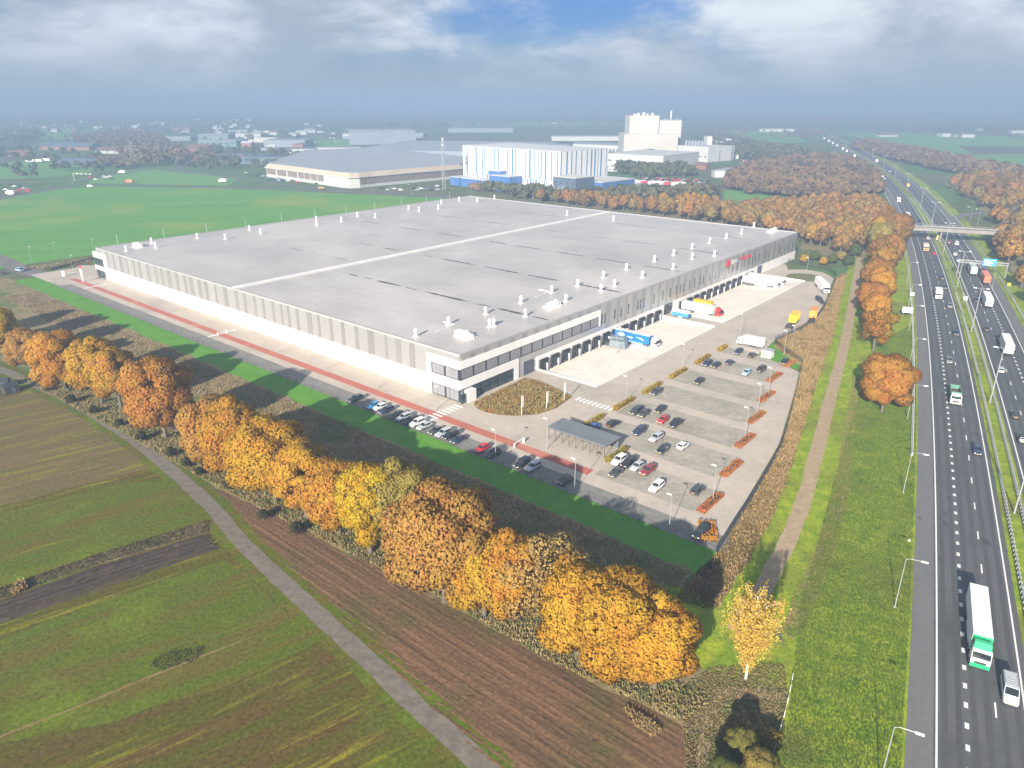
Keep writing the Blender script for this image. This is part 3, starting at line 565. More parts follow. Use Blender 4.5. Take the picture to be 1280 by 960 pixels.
# sign
mb = MB(); pts = [(1.65 * math.cos(a * math.pi / 14), 0, 1.65 * math.sin(a * math.pi / 14)) for a in range(28)]
mb.loft([[(p[0], 0, p[2]) for p in pts], [(p[0], -.25, p[2]) for p in pts]]); obj('logo_disc', mb.mesh('logo_disc', M_LRED), wh, (166.4, -0.1, 11.0))
def text(name, s, size, loc, m, parent, rot=(R(90), 0, 0), sx=1.0, align='LEFT'):
    c = bpy.data.curves.new(name, 'FONT'); c.body = s; c.size = size; c.extrude = 0.03; c.align_x = align; c.materials.append(m); c.resolution_u = 3
    t = bpy.data.objects.new('t', c); me = bpy.data.meshes.new_from_object(t); bpy.data.objects.remove(t)
    o = obj(name, me, parent, loc); o.rotation_euler = rot; o.scale = (sx, 1, 1); return o
text('lettering', 'sligro', 3.0, (169.0, -0.16, 10.3), M_LGREY, wh)
text('lettering', 'food group', 2.6, (178.9, -0.16, 10.3), M_LRED, wh, sx=1.0)
# far end office
lb('office_frame', -0.6, 14, 223.0, 234.6, 9.3, 11.8, M_WHITE); lb('office_frame', -0.6, 14, 223.0, 234.6, 3.7, 5.6, M_WHITE)
for z0, z1 in ((0.05, 3.68), (5.62, 9.28)):
    for u0 in (224.2, 227.6, 231.0): window(-0.45, 0.28, u0, u0 + 3.35, z0, z1, 2, M_GLASS, 'u')
lb('office_wall', 0.3, 13.8, 231.5, 234.3, 0, 9.3, M_GLASS)
lb('office_frame', -0.6, 0.28, 222.0, 224.15, 0, 11.8, M_WHITE)
# roof plant
mb = MB(); mb.box((0, 0, 0), (1.3, 1.3, .3)); mb.tube([(0, 0, .3), (0, 0, 1.7)], [.42, .42], 10); mb.tube([(0, 0, 1.7), (0, 0, 2.2), (0, 0, 2.6)], [.55, .55, .3], 10); ME_V = mb.mesh('roof_vent', M_VENT)
VENTS = [(21.4, 4.1), (22.5, 18.6), (21.6, 34.3), (11.4, 24.8), (11.0, 26.2), (21.6, 51.9), (10.2, 40.3), (22.2, 69.7), (11.3, 63.3), (20.6, 83.3), (10.1, 82.8), (21.1, 101.0), (10.3, 91.9), (21.7, 118.7), (9.7, 110.7), (20.9, 139.5), (7.4, 130.8), (21.1, 156.7), (11.0, 154.2), (21.7, 175.2), (6.7, 166.6), (21.8, 193.2), (21.2, 210.3), (21.1, 228.1), (24.4, 251.1),
    (219.9, 42.9), (207.4, 50.7), (221.3, 72.1), (208.3, 70.5), (221.2, 113.8), (207.3, 103.9), (208.2, 121.0), (216.6, 139.0), (205.2, 142.7), (214.6, 177.2), (204.6, 176.6), (203.0, 191.4), (218.7, 209.7), (219.6, 227.2), (207.4, 232.2), (208.4, 250.4), (126.8, 222.9), (94.3, 222.6), (213.8, 6.2), (211.1, 18.3), (224.4, 22.6)]
for (u_, v_) in VENTS: obj('roof_vent', ME_V, roof, (v_, u_, 13.42))
mb = MB(); mb.box((0, 0, 0), (2.4, 6.2, .5)); mb.box((0, 0.6, .5), (2.0, 4.4, 1.3)); mb.box((0.1, -2.4, .5), (1.6, 1.2, .9)); mb.tube([(0, -1, 1.8), (0, -1, 2.3)], .5, 10); mb.tube([(0, 1.4, 1.8), (0, 1.4, 2.1)], .6, 10); mb.box((2.1, 0, 0), (1.4, 5.2, .35)); ME_AC = mb.mesh('air_handler', M_VENT)
for (u_, v_), a in (((10.3, 12.5), 0), ((10.2, 55.0), 1.57), ((10.5, 243.2), 1.57), ((219.5, 13.7), .0)): obj('air_handler', ME_AC, roof, (v_, u_, 13.42), a)
mb = MB(); mb.tube([(0, 0, .2), (9, 1, .2), (9, 6, .2)], .12, 5); me = mb.mesh('roof_pipe', M_VENT)
for (u_, v_) in ((19.7, 10.5), (22.3, 60.9)): obj('roof_pipe', me, roof, (v_, u_, 13.42))
# lightning rods along the far edge
mb = MB(); mb.tube([(0, 0, 0), (0, 0, 4.5)], .06, 4); me = mb.mesh('lightning_rod', mat('pale_steel', (0.55, 0.55, 0.55)))
for i in range(11): obj('lightning_rod', me, wh, (10 + i * 22, LU - .25, HR))

# ================================================================ trees and other plants
def leaf_mat(name, vs=0.35, trans=0.28, sat=1.0):
    m = bpy.data.materials.new(name); m.use_nodes = True; t = m.node_tree; L = t.links.new; b = t.nodes['Principled BSDF']
    b.inputs['Roughness'].default_value = 0.75; b.inputs['Specular IOR Level'].default_value = 0.12
    oi = t.nodes.new('ShaderNodeObjectInfo'); g = t.nodes.new('ShaderNodeNewGeometry')
    def noise(sc, det=3):
        n = t.nodes.new('ShaderNodeTexNoise'); n.inputs['Scale'].default_value = sc; n.inputs['Detail'].default_value = det; L(g.outputs['Position'], n.inputs['Vector']); return n
    n1 = noise(0.33); n2 = noise(1.7)
    h = t.nodes.new('ShaderNodeHueSaturation'); L(oi.outputs['Color'], h.inputs['Color'])
    a = t.nodes.new('ShaderNodeMapRange'); L(n1.outputs['Fac'], a.inputs[0]); a.inputs[1].default_value = .3; a.inputs[2].default_value = .7; a.inputs[3].default_value = .487; a.inputs[4].default_value = .518; L(a.outputs[0], h.inputs['Hue'])
    c = t.nodes.new('ShaderNodeMapRange'); L(n2.outputs['Fac'], c.inputs[0]); c.inputs[1].default_value = .3; c.inputs[2].default_value = .7; c.inputs[3].default_value = 1 - vs; c.inputs[4].default_value = 1 + vs; L(c.outputs[0], h.inputs['Value'])
    L(h.outputs[0], b.inputs['Base Color'])
    tr = t.nodes.new('ShaderNodeBsdfTranslucent'); L(h.outputs[0], tr.inputs[0]); ms = t.nodes.new('ShaderNodeMixShader'); ms.inputs[0].default_value = trans
    L(b.outputs[0], ms.inputs[1]); L(tr.outputs[0], ms.inputs[2]); L(ms.outputs[0], t.nodes['Material Output'].inputs[0]); return m
M_LEAF = leaf_mat('autumn_leaves', .22, .36)
M_LEAFC = leaf_mat('crown_leaves', .13, .52)
_t = M_LEAFC.node_tree; _a = _t.nodes.new('ShaderNodeAttribute'); _a.attribute_name = 'clump'; _v = _t.nodes.new('ShaderNodeVectorTransform'); _v.vector_type = 'NORMAL'; _v.convert_from = 'OBJECT'; _v.convert_to = 'WORLD'
_t.links.new(_a.outputs['Vector'], _v.inputs[0])
for _n in _t.nodes:
    if _n.type == 'BSDF_PRINCIPLED': _t.links.new(_v.outputs[0], _n.inputs['Normal'])
M_BARK = mat('oak_bark', (0.105, 0.085, 0.062), (0.15, 0.13, 0.10), 1.2, rough=0.95, bump=0.05)
M_BIRCH = mat('birch_bark', (0.66, 0.64, 0.60), (0.30, 0.28, 0.26), 1.6, lo=0.56, hi=0.66, rough=0.8)
def cards_mesh(name, P, Nn, S, m, aspect=1.0, rng=RNG, SH=None):
    """one small bent leaf spray per point"""
    n = len(P); Nn = Nn / np.linalg.norm(Nn, axis=1, keepdims=True)
    ref = rng.normal(size=(n, 3)); T = np.cross(Nn, ref); T /= np.linalg.norm(T, axis=1, keepdims=True) + 1e-9; B = np.cross(Nn, T)
    S = S[:, None]; k = rng.uniform(.6, 1.3, (n, 4, 1))
    Vx = np.empty((n, 4, 3)); Vx[:, 0] = P - T * S * k[:, 0]; Vx[:, 1] = P - B * S * aspect * k[:, 1] + Nn * S * .25; Vx[:, 2] = P + T * S * k[:, 2]; Vx[:, 3] = P + B * S * aspect * k[:, 3] + Nn * S * .25 * rng.uniform(-1, 1, (n, 1))
    me = quads(name, Vx.reshape(-1, 3), n, m)
    if SH is not None:
        q = SH * .9 + Nn * .22; q /= np.linalg.norm(q, axis=1, keepdims=True) + 1e-9
        at = me.attributes.new('clump', 'FLOAT_VECTOR', 'POINT'); at.data.foreach_set('vector', np.repeat(q, 4, axis=0).astype(np.float32).ravel())
    return me
def quads(name, verts, n, m, per=4):
    me = bpy.data.meshes.new(name); me.vertices.add(len(verts)); me.vertices.foreach_set('co', verts.astype(np.float32).ravel())
    me.loops.add(n * per); me.loops.foreach_set('vertex_index', np.arange(n * per, dtype=np.int32))
    me.polygons.add(n); me.polygons.foreach_set('loop_start', np.arange(n, dtype=np.int32) * per); me.polygons.foreach_set('loop_total', np.full(n, per, dtype=np.int32))
    me.materials.append(m); me.update(calc_edges=True); return me
def lobes_oak(rx, rz, zc, n, rng):
    out = []
    for i in range(n):
        t = (i + .5) / n; z = 1 - 1.75 * t; r = math.sqrt(max(0, 1 - z * z)); a = i * 2.39996 + rng.uniform(-.4, .4); k = rng.uniform(.52, .86)
        out.append((r * math.cos(a) * rx * k, r * math.sin(a) * rx * k, zc + z * rz * k, rx * rng.uniform(.24, .42)))
    out.append((0, 0, zc, rx * .5)); return np.array(out)
def crown_pts(lb_, n, rng, flat=0.85):
    w = lb_[:, 3] ** 2; w /= w.sum(); idx = rng.choice(len(lb_), n * 3, p=w); d = rng.normal(size=(n * 3, 3)); d /= np.linalg.norm(d, axis=1, keepdims=True)
    p = lb_[idx, :3] + d * lb_[idx, 3:4] * rng.uniform(.72, 1.06, (n * 3, 1)) * np.array([1, 1, flat])
    keep = np.ones(len(p), bool)
    for l in lb_: keep &= np.linalg.norm((p - l[:3]) / np.array([1, 1, flat]), axis=1) > l[3] * .58
    p, d = p[keep][:n], d[keep][:n]; return p, d + rng.normal(size=d.shape) * .55, d
def oak_tmpl(seed, rx=6.2, rz=6.4, h=15.5, nl=26, n=9000, s=.34, limbs=True, bark=M_BARK):
    rng = np.random.default_rng(seed); zc = h - rz; lb_ = lobes_oak(rx, rz, zc, nl, rng); p, d, d0 = crown_pts(lb_, n, rng)
    cc = p - np.array([0, 0, zc]); cc /= np.linalg.norm(cc, axis=1, keepdims=True) + 1e-9
    cr = cards_mesh('crown', p, d, rng.uniform(.45, 1.25, len(p)) ** 1.4 * 1.35 * s, M_LEAFC, rng=rng, SH=d0 * .48 + cc * .52)
    mb = MB(); mb.tube([(0, 0, -.2), (.05, 0, 1.2), (.1, .1, zc * .55), (0, 0, zc + rz * .3)], [.48, .36, .30, .1], 8)
    for i in range(14):
        l = lb_[rng.integers(len(lb_))]; dv = np.array([l[0], l[1], l[2] - zc]); dv = dv / (np.linalg.norm(dv) + 1e-9); e_ = l[:3] + dv * l[3] * rng.uniform(1.0, 1.35); mb.tube([tuple(l[:3] - dv * l[3]), tuple(l[:3]), tuple(e_ + rng.normal(size=3) * .2)], [.05, .035, .012], 4, cap=False)
    if limbs:
        for l in lb_[::2]: mb.tube([(0.05, 0, zc * .45 + rng.uniform(0, 1.5)), (l[0] * .45, l[1] * .45, zc * .5 + l[2] * .4), (l[0], l[1], l[2])], [.17, .11, .04], 5, cap=False)
    return [('trunk', mb.mesh('trunk', bark, True), []), ('crown', cr, [])]
OAKS = [oak_tmpl(1, 5.5, 7.2, 16.0, 44, 56000, .145), oak_tmpl(2, 6.0, 7.0, 15.5, 48, 60000, .145), oak_tmpl(3, 5.0, 7.4, 16.5, 42, 50000, .145), oak_tmpl(4, 5.6, 6.4, 14.5, 40, 50000, .145)]
SPARSE = [oak_tmpl(8, 5.8, 6.6, 15.5, 30, 13000, .13), oak_tmpl(9, 5.2, 6.4, 15, 26, 11000, .13)]
MIDS = [oak_tmpl(21, 4.6, 5.4, 12.5, 24, 6000, .28), oak_tmpl(22, 5.2, 5.2, 12.0, 26, 6600, .28), oak_tmpl(23, 4.0, 5.8, 13.0, 22, 5200, .27), oak_tmpl(24, 4.4, 5.0, 11.5, 22, 2600, .25)]
ORANGE, BROWN, GOLD, YELLOW, OLIVE, PALE, RUST, DGREEN = (.51, .275, .042), (.45, .255, .065), (.53, .315, .038), (.56, .37, .028), (.37, .29, .075), (.47, .31, .11), (.48, .24, .050), (.13, .165, .045)
def jitter(c, a=.12): k = random.uniform(1 - a, 1 + a); return tuple(max(0, x * k * random.uniform(1 - a / 2, 1 + a / 2)) for x in c)
def muted(c): return tuple(x * .6 + y * .4 for x, y in zip(c, (.42, .275, .115)))
def tree(name, tm, p, color, label, group, sc=1.0, sz=None, cat='tree'):
    return put(tm, name, (p[0], p[1], 0), random.uniform(0, 6.28), label, cat, group, color=color, scale=(sc, sc, sc * (sz or random.uniform(.94, 1.06))))
# the oak row between the field and the site
CNAME = {BROWN: 'tan-brown', ORANGE: 'orange', RUST: 'rust-red', OLIVE: 'olive', GOLD: 'golden', YELLOW: 'bright yellow', PALE: 'pale thinning', DGREEN: 'dark green'}
ROW = [((-190.88, 229.75), ORANGE, 1.05, 0, 'bright orange oak at the bend of the farm road'), ((-175.04, 223.16), GOLD, 1.0, 1, 'golden oak by the sheds beside the farm road'), ((-159.55, 213.88), YELLOW, 1.0, 2, 'yellow-green oak in the hedge row facing the parked trailers'), ((-145.27, 203.88), BROWN, .85, 3, 'small brown oak crowded between yellow and orange oaks'),
       ((-125.34, 188.51), ORANGE, 1.05, 1, 'broad orange oak with pale trunk above the farm road'), ((-111.28, 179.89), GOLD, 1.1, 0, 'orange-gold oak beside the broad orange oak'), ((-104.15, 176.1), ORANGE, .95, 2, 'deep orange oak next to a gap in the oak row'),
       ((-84.37, 158.56), RUST, 1.12, 1, 'lone rust-brown oak between two gaps in the oak row'), ((-65.67, 142.26), BROWN, 1.0, 3, 'pale brown oak with thinning top in the oak row'), ((-58.19, 136.16), ORANGE, 1.05, 0, 'orange oak behind the bend of the farm road'),
       ((-48.47, 128.56), GOLD, 1.1, 1, 'golden oak with a yellow underside over the ploughed field'), ((-40.45, 122.49), GOLD, 1.0, 2, 'olive-gold oak shoulder to shoulder with the yellow oak'), ((-32.73, 116.86), ORANGE, .95, 3, 'orange-gold oak with a rounded low crown'),
       ((-25.66, 110.64), YELLOW, 1.0, 2, 'brightest yellow oak leaning over the ploughed field'), ((-19.75, 111.14), OLIVE, 1.0, 0, 'dull olive oak set back behind the yellow oak'), ((-11.08, 97.16), BROWN, 1.22, 1, 'tallest orange-brown oak of the row with broad crown'),
       ((-4.36, 93.6), GOLD, .95, 3, 'golden oak under the flank of the tallest oak'), ((0.0, 92.65), ORANGE, .9, 0, 'orange oak beside a pale thinning oak'), ((5.35, 89.88), PALE, 1.0, -1, 'pale oak that has lost half its leaves'),
       ((9.73, 84.36), GOLD, .95, 3, 'golden oak beside the half-bare pale oak'), ((15.14, 80.54), GOLD, .95, 1, 'large golden oak near the row end by the dirt path'), ((19.97, 78.14), GOLD, .88, 0, 'golden oak that closes the row by the dirt path')]
for p, c, s, k, lab in ROW: tree('oak_tree', SPARSE[0] if k < 0 else OAKS[k], p, jitter(c, .06), lab, 'oaks in the row along the field', s * 1.16)
# round oak and the oaks along the dirt track
tree('oak_tree', OAKS[1], (97.59, 173.99), jitter(RUST, .03), 'round rust-orange oak standing alone on the motorway verge', None, 1.08, .98)
for p, c, s, k in (((118.18, 223.16), ORANGE, .85, -1), ((126.74, 242.14), ORANGE, .8, 2), ((134.78, 262.03), RUST, .85, 3), ((144.67, 276.6), ORANGE, .85, 0), ((153.39, 298.0), RUST, .9, 1), ((167.06, 321.05), ORANGE, .9, 2), ((172.45, 337.17), BROWN, 1.0, -2), ((181.09, 344.04), BROWN, .95, 0), ((197.39, 374.3), BROWN, 1.05, -1), ((191.54, 374.3), OLIVE, 1.0, 3), ((215.11, 405.1), BROWN, 1.0, 1), ((212.02, 409.89), BROWN, 1.05, -2), ((202.12, 400.42), GOLD, .95, 2)):
    tree('oak_tree', OAKS[k] if k >= 0 else SPARSE[k + 2], p, jitter(c), CNAME[c] + ' oak in the line between the dirt track and the motorway', CNAME[c] + ' oaks between dirt track and motorway', s * 1.2)
# birch with hanging twigs
def birch():
    rng = np.random.default_rng(5); P, D = [], []; mb = MB(); mb.tube([(0, 0, -.2), (.1, 0, 3), (-.1, .1, 7), (.15, 0, 10.5), (.1, 0, 13.2)], [.24, .2, .15, .09, .03], 8)
    for i in range(34):
        a = i * 2.4; z = 5 + 7.5 * (i / 34); r = 3.5 * math.sin(math.pi * min(1, .28 + .68 * (1 - i / 34))) * rng.uniform(.75, 1.1); t = (math.cos(a) * r, math.sin(a) * r, z + 1.2)
        mb.tube([(0, 0, z - 1.6), (t[0] * .5, t[1] * .5, z + .3), t], [.055, .035, .012], 4, cap=False)
        for j in range(34):
            k = rng.uniform(.05, 1.1); x, y = t[0] * k + rng.normal() * .35, t[1] * k + rng.normal() * .35; z0 = z + 1.2 * k + rng.uniform(-.2, .7); ln = rng.uniform(1.4, 5.0)
            m_ = int(ln * 4.5)
            for q in range(m_): P.append((x + rng.normal() * .1, y + rng.normal() * .1, max(1.7, z0 - ln * q / m_))); D.append(rng.normal(size=3) * np.array([1, 1, .25]))
    return [('trunk', mb.mesh('trunk', M_BIRCH, True), []), ('crown', cards_mesh('crown', np.array(P), np.array(D), rng.uniform(.07, .15, len(P)), M_LEAF, rng=rng), [])]
tree('birch_tree', birch(), (33.35, 80.08), (.56, .37, .075), 'weeping yellow birch with white trunk on the grass bank', None, .98, 1.12)
# woodland behind the warehouse, tree by tree
lab_w = 'autumn-brown broadleaf tree in the wood behind the warehouse'
WOOD = [(17.97, 590.81), (50.96, 586.03), (91.33, 558.83), (130.12, 541.99), (180.77, 533.93), (219.19, 558.83), (254.06, 576.69), (285.43, 576.69), (245.84, 467.32), (209.37, 424.9), (190.37, 382.65), (175.0, 382.65), (167.43, 409.89), (170.79, 424.9), (137.13, 480.01), (87.47, 533.93)]
for p in scatter(WOOD, 250, 5.6):
    c = random.choices((BROWN, ORANGE, RUST, OLIVE, GOLD, YELLOW, PALE), (8, 2.2, 2.2, 2.2, 1.0, .3, 1.2))[0]
    tree('woodland_tree', random.choice(MIDS), p, jitter(muted(c)), CNAME[c] + ' broadleaf tree in the wood behind the warehouse', CNAME[c] + ' trees of the wood behind the warehouse', random.uniform(.75, 1.05))
for p in scatter([(116.68, 576.69), (149.42, 572.12), (145.36, 546.11), (111.61, 550.29)], 12, 5): tree('larch_tree', MIDS[2], p, jitter(GOLD), 'golden larch in the clump behind the warehouse', 'golden larches behind the warehouse', .8, 1.1)
for p, c, s in (((146.32, 358.59), YELLOW, .42), ((154.19, 364.34), (.14, .17, .03), .5), ((160.01, 356.71), (.13, .15, .03), .45), ((167.24, 364.34), OLIVE, .5), ((153.72, 353.0), GOLD, .4), ((166.4, 353.0), DGREEN, .5), ((178.99, 374.3), DGREEN, .6)):
    tree('shrub', MIDS[1], p, jitter(c), 'low yellow-green shrub behind the turning circle', 'shrubs behind the turning circle', s, cat='shrub')
# woodland on the other side of the motorway
WOODR = [mw(175, 31)[0], mw(240, 28)[0], mw(300, 27)[0], mw(360, 27.5)[0], mw(408, 29)[0], mw(440, 42)[0], (359.65, 567.62), (392.61, 660.43), (414.03, 711.61), (478.97, 755.26), (529.03, 711.61), (366.98, 424.9), (228.01, 259.92)]
for p in [mw(414, 33)[0], mw(402, 31)[0], mw(437, 36)[0], mw(428, 40)[0], mw(418, 39)[0]] + scatter(WOODR, 170, 6.2):
    c = random.choices((BROWN, ORANGE, RUST, OLIVE, GOLD, PALE), (8, 2.2, 2.2, 1.6, .8, 1.6))[0]
    tree('roadside_tree', random.choice(MIDS + SPARSE[:1]), p, jitter(muted(c)), CNAME[c] + ' broadleaf tree in the wood across the motorway', CNAME[c] + ' trees of the wood across the motorway', random.uniform(.8, 1.15))
# dark evergreen bushes in the near corner, brushwood beside the path
for p, c, s, k, lab in (((28.74, 67.16), (.20, .19, .045), .50, 0, 'olive-green thicket in the loop of the dirt path'), ((29.97, 63.72), OLIVE, .50, 1, 'olive bush below the loop of the dirt path'), ((33.08, 68.98), OLIVE, .34, 3, 'olive bush beside the old wooden fence'), ((25.49, 62.62), (.16, .17, .045), .5, 2, 'dark olive bush with tall narrow top by the path'), ((24.19, 62.09), YELLOW, .26, 3, 'small bright yellow sapling on the dirt path edge'),
                        ((-19.39, 103.56), DGREEN, .26, 2, 'green bush under the brightest yellow oak')):
    tree('bush', OAKS[k] if s > .4 else MIDS[k], p, jitter(c), lab, None, s * (.72 if s > .4 else 1.1), .8 if s > .4 else .5, cat='bush')
for p in (((-109.71, 172.95)), (-98.96, 165.01), (-89.38, 156.79), (-78.55, 148.43), (-72.75, 143.39), (-68.56, 139.7), (-59.73, 133.77), (-119.53, 179.89), (-131.22, 188.51), (-48.8, 121.91), (-40.79, 116.86)):
    tree('bush', MIDS[3], p, jitter((.075, .075, .025)), 'low dark bramble bush along the foot of the oak row', 'brambles along the foot of the oak row', random.uniform(.22, .34), .8, cat='bush')
# ---------------------------------------------------------------- masses nobody could count
def blades(name, poly, n, h, w, m, label, z=0.02, lean=.35, clump=None, cat='plants', clear=None):
    pts = np.array(scatter(poly, n)); rng = RNG
    if clear is not None:
        tp = np.array(clear[0]); pts = pts[np.array([np.min(np.hypot(tp[:, 0] - x, tp[:, 1] - y)) for x, y in pts]) > clear[1]]
    n = len(pts)
    if clump:
        pts = pts + rng.normal(size=pts.shape) * 0
    a = rng.uniform(0, 6.28, n); hh = h * rng.uniform(.45, 1.25, n); ww = w * rng.uniform(.6, 1.4, n); Vx = np.empty((n, 4, 3))
    bx = np.stack([np.cos(a), np.sin(a)], 1) * ww[:, None] / 2; ln = rng.normal(size=(n, 2)) * lean * hh[:, None]
    Vx[:, 0, :2] = pts - bx * .6; Vx[:, 1, :2] = pts + bx * .6; Vx[:, 2, :2] = pts + ln + bx * .8; Vx[:, 3, :2] = pts + ln * .9 - bx * .8; Vx[:, :2, 2] = z; Vx[:, 2, 2] = z + hh; Vx[:, 3, 2] = z + hh * rng.uniform(.7, 1, n)
    return tag(obj(name, quads(name, Vx.reshape(-1, 3), n, m)), label, cat, kind='stuff')
def stuff_mat(name, cols, sc=.25, trans=.25):
    m = bpy.data.materials.new(name); m.use_nodes = True; t = m.node_tree; L = t.links.new; b = t.nodes['Principled BSDF']; b.inputs['Roughness'].default_value = .85; b.inputs['Specular IOR Level'].default_value = .1
    g = t.nodes.new('ShaderNodeNewGeometry'); n = t.nodes.new('ShaderNodeTexNoise'); n.inputs['Scale'].default_value = sc; n.inputs['Detail'].default_value = 4; L(g.outputs['Position'], n.inputs['Vector'])
    ad = t.nodes.new('ShaderNodeMath'); ad.operation = 'MULTIPLY_ADD'; L(g.outputs['Random Per Island'], ad.inputs[0]); ad.inputs[1].default_value = .22; L(n.outputs['Fac'], ad.inputs[2])
    r = t.nodes.new('ShaderNodeValToRGB'); L(ad.outputs[0], r.inputs[0]); e = r.color_ramp.elements; k = len(cols)
    while len(e) < k: e.new(.5)
    for i, c in enumerate(cols): e[i].position = .40 + .42 * i / (k - 1); e[i].color = (*c, 1)
    L(r.outputs[0], b.inputs['Base Color']); tr = t.nodes.new('ShaderNodeBsdfTranslucent'); L(r.outputs[0], tr.inputs[0]); ms = t.nodes.new('ShaderNodeMixShader'); ms.inputs[0].default_value = trans
    L(b.outputs[0], ms.inputs[1]); L(tr.outputs[0], ms.inputs[2]); L(ms.outputs[0], t.nodes['Material Output'].inputs[0]); return m
M_REED = stuff_mat('reeds', ((.14, .13, .055), (.25, .19, .105), (.36, .27, .165), (.19, .17, .07)))
M_BRUSH = stuff_mat('dark_brush', ((.05, .045, .02), (.10, .075, .04), (.075, .085, .02)))
M_REEDG = stuff_mat('dry_reeds', ((.13, .11, .035), (.27, .185, .075), (.34, .24, .115), (.17, .115, .04)), .12)
M_RUSS = stuff_mat('russet_plants', ((.30, .20, .08), (.13, .17, .03), (.24, .19, .06)), .3)
M_TUFT = stuff_mat('grass_tufts', ((.045, .10, .012), (.075, .13, .016), (.12, .145, .026), (.055, .115, .014)), .15)
blades('reeds', [W(225, -29.5), W(-83, -29.2), W(-85, -46), W(-30, -47), W(70, -44), W(225, -42)], 60000, 0.42, .16, M_REED, 'brown withered reeds filling the ditch beside the lawn strip')
blades('dry_reeds', [W(-84.5, -38), W(-84.6, -17), W(-77, 31), (89.46, 208.06), (87.61, 228.07), (90.76, 234.92), (103.87, 248.79), (115.87, 263.11), (148.76, 324.16), (163.31, 340.57), (115.26, 240.3), (88.23, 188.51), (63.97, 141.52), (41.68, 101.79), (33.59, 94.57)], 50000, .7, .18, M_REEDG, 'golden dry reeds between the site fence and dirt track', clear=(TRACK, 4.6))
blades('russet_plants', [(100.51, 201.17), (104.34, 201.17), (85.19, 162.19), (67.08, 124.86), (57.5, 108.68), (46.7, 91.71), (43.12, 88.1), (41.78, 89.88), (50.02, 104.01), (59.51, 121.91), (73.52, 149.23)], 7000, .28, .18, M_RUSS, 'russet withered weeds along the middle of the verge', clear=(TRACK, 4.8))
blades('verge_grass', [mw(45, L_OUT - .3)[0], mw(90, L_OUT - .3)[0], mw(160, L_OUT - .3)[0], mw(250, L_OUT - .3)[0], (123.13, 231.45), (95.14, 182.69), (68.15, 134.45), (46.87, 95.55), (36.81, 72.82), (29.91, 60.0)], 120000, .17, .13, M_TUFT, 'rough green grass tufts on the motorway verge')
blades('field_weeds', [(-87.3, 97.57), (-86.74, 100.71), (-75.67, 110.39), (-59.51, 121.91), (-57.96, 117.96), (-73.98, 107.24), (-84.79, 97.77), (-86.47, 96.35)], 5000, .16, .22, M_BRUSH, 'withered brown weeds on the strip beside the furrows')
blades('hedge_undergrowth', [(-148.38, 201.17), (-97.53, 162.19), (-65.21, 136.51), (-32.53, 112.65), (-10.51, 96.75), (5.88, 83.38), (22.32, 72.42), (27.38, 75.55), (22.81, 79.93), (7.57, 91.71), (-11.21, 105.15), (-31.19, 120.47), (-68.69, 149.23), (-117.65, 188.51)], 36000, .5, .22, stuff_mat('undergrowth', ((.12, .16, .04), (.24, .20, .08), (.34, .25, .12), (.13, .19, .045))), 'tangled weeds growing under the oak row')
blades('bank_weeds', [(23.63, 78.43), (29.12, 82.26), (39.88, 83.06), (38.29, 76.97), (30.6, 62.09), (21.04, 62.09)], 9000, .26, .2, stuff_mat('bank_weeds_m', ((.13, .15, .045), (.24, .18, .08), (.17, .15, .06))), 'withered weeds on the bank by the path')
blades('bed_plants', BED, 14000, .6, .26, stuff_mat('bed_plants', ((.12, .10, .035), (.24, .155, .055), (.38, .29, .13), (.17, .17, .04), (.42, .13, .04)), .45), 'brown and rust ornamental grasses filling the planting bed', z=.12)
blades('meadow_weeds', [(-243.31, 349.37), (-230.9, 354.84), (-218.72, 374.3), (-213.34, 364.34), (-224.7, 345.8)], 1500, .7, .6, M_REED, 'strip of rough weeds edging the meadow')
# far woods that read as one mass
def wood_mass(name, poly, n, h, r, m, label, k=26):
    rng = RNG; P, D, S = [], [], []
    for (x, y) in scatter(poly, n):
        hh = h * rng.uniform(.7, 1.2); rr = r * rng.uniform(.7, 1.25); d = rng.normal(size=(k, 3)); d /= np.linalg.norm(d, axis=1, keepdims=True); d[:, 2] = np.abs(d[:, 2]) * 1.3 - .45
        P.append(np.array([x, y, hh * .58]) + d * np.array([rr, rr, hh * .42])); D.append(d + rng.normal(size=d.shape) * .5); S.append(rr * rng.uniform(.35, .62, k))
    P = np.concatenate(P); return tag(obj(name, cards_mesh(name, P, np.concatenate(D), np.concatenate(S), m)), label, 'wood', kind='stuff')
M_WFAR = stuff_mat('far_wood_leaves', ((.085, .068, .045), (.15, .10, .058), (.20, .125, .06), (.085, .092, .04)), .03, .15)
M_WGRN = stuff_mat('far_green_leaves', ((.045, .062, .030), (.09, .10, .04), (.13, .10, .05)), .02, .15)
wood_mass('far_wood', [(195.92, 685.1), (232.36, 787.33), (286.99, 880.26), (353.44, 946.9), (424.92, 1024.05), (426.14, 946.9), (392.0, 822.13), (349.62, 711.61), (309.5, 626.45), (262.55, 621.11), (215.43, 621.11)], 900, 11, 5.5, M_WFAR, 'dark brown wood between the factory car park and motorway', 60)
wood_mass('far_wood', [(567.62, 1262.17), (558.31, 1183.83), (529.03, 1082.64), (511.14, 958.96), (486.03, 840.66), (488.55, 770.97), (517.53, 740.15), (554.88, 795.76), (558.45, 901.44), (593.06, 1052.56), (627.72, 1262.17), (650.61, 1400.67)], 520, 11, 5.5, M_WFAR, 'dark brown wood beside the motorway below the green fields', 60)
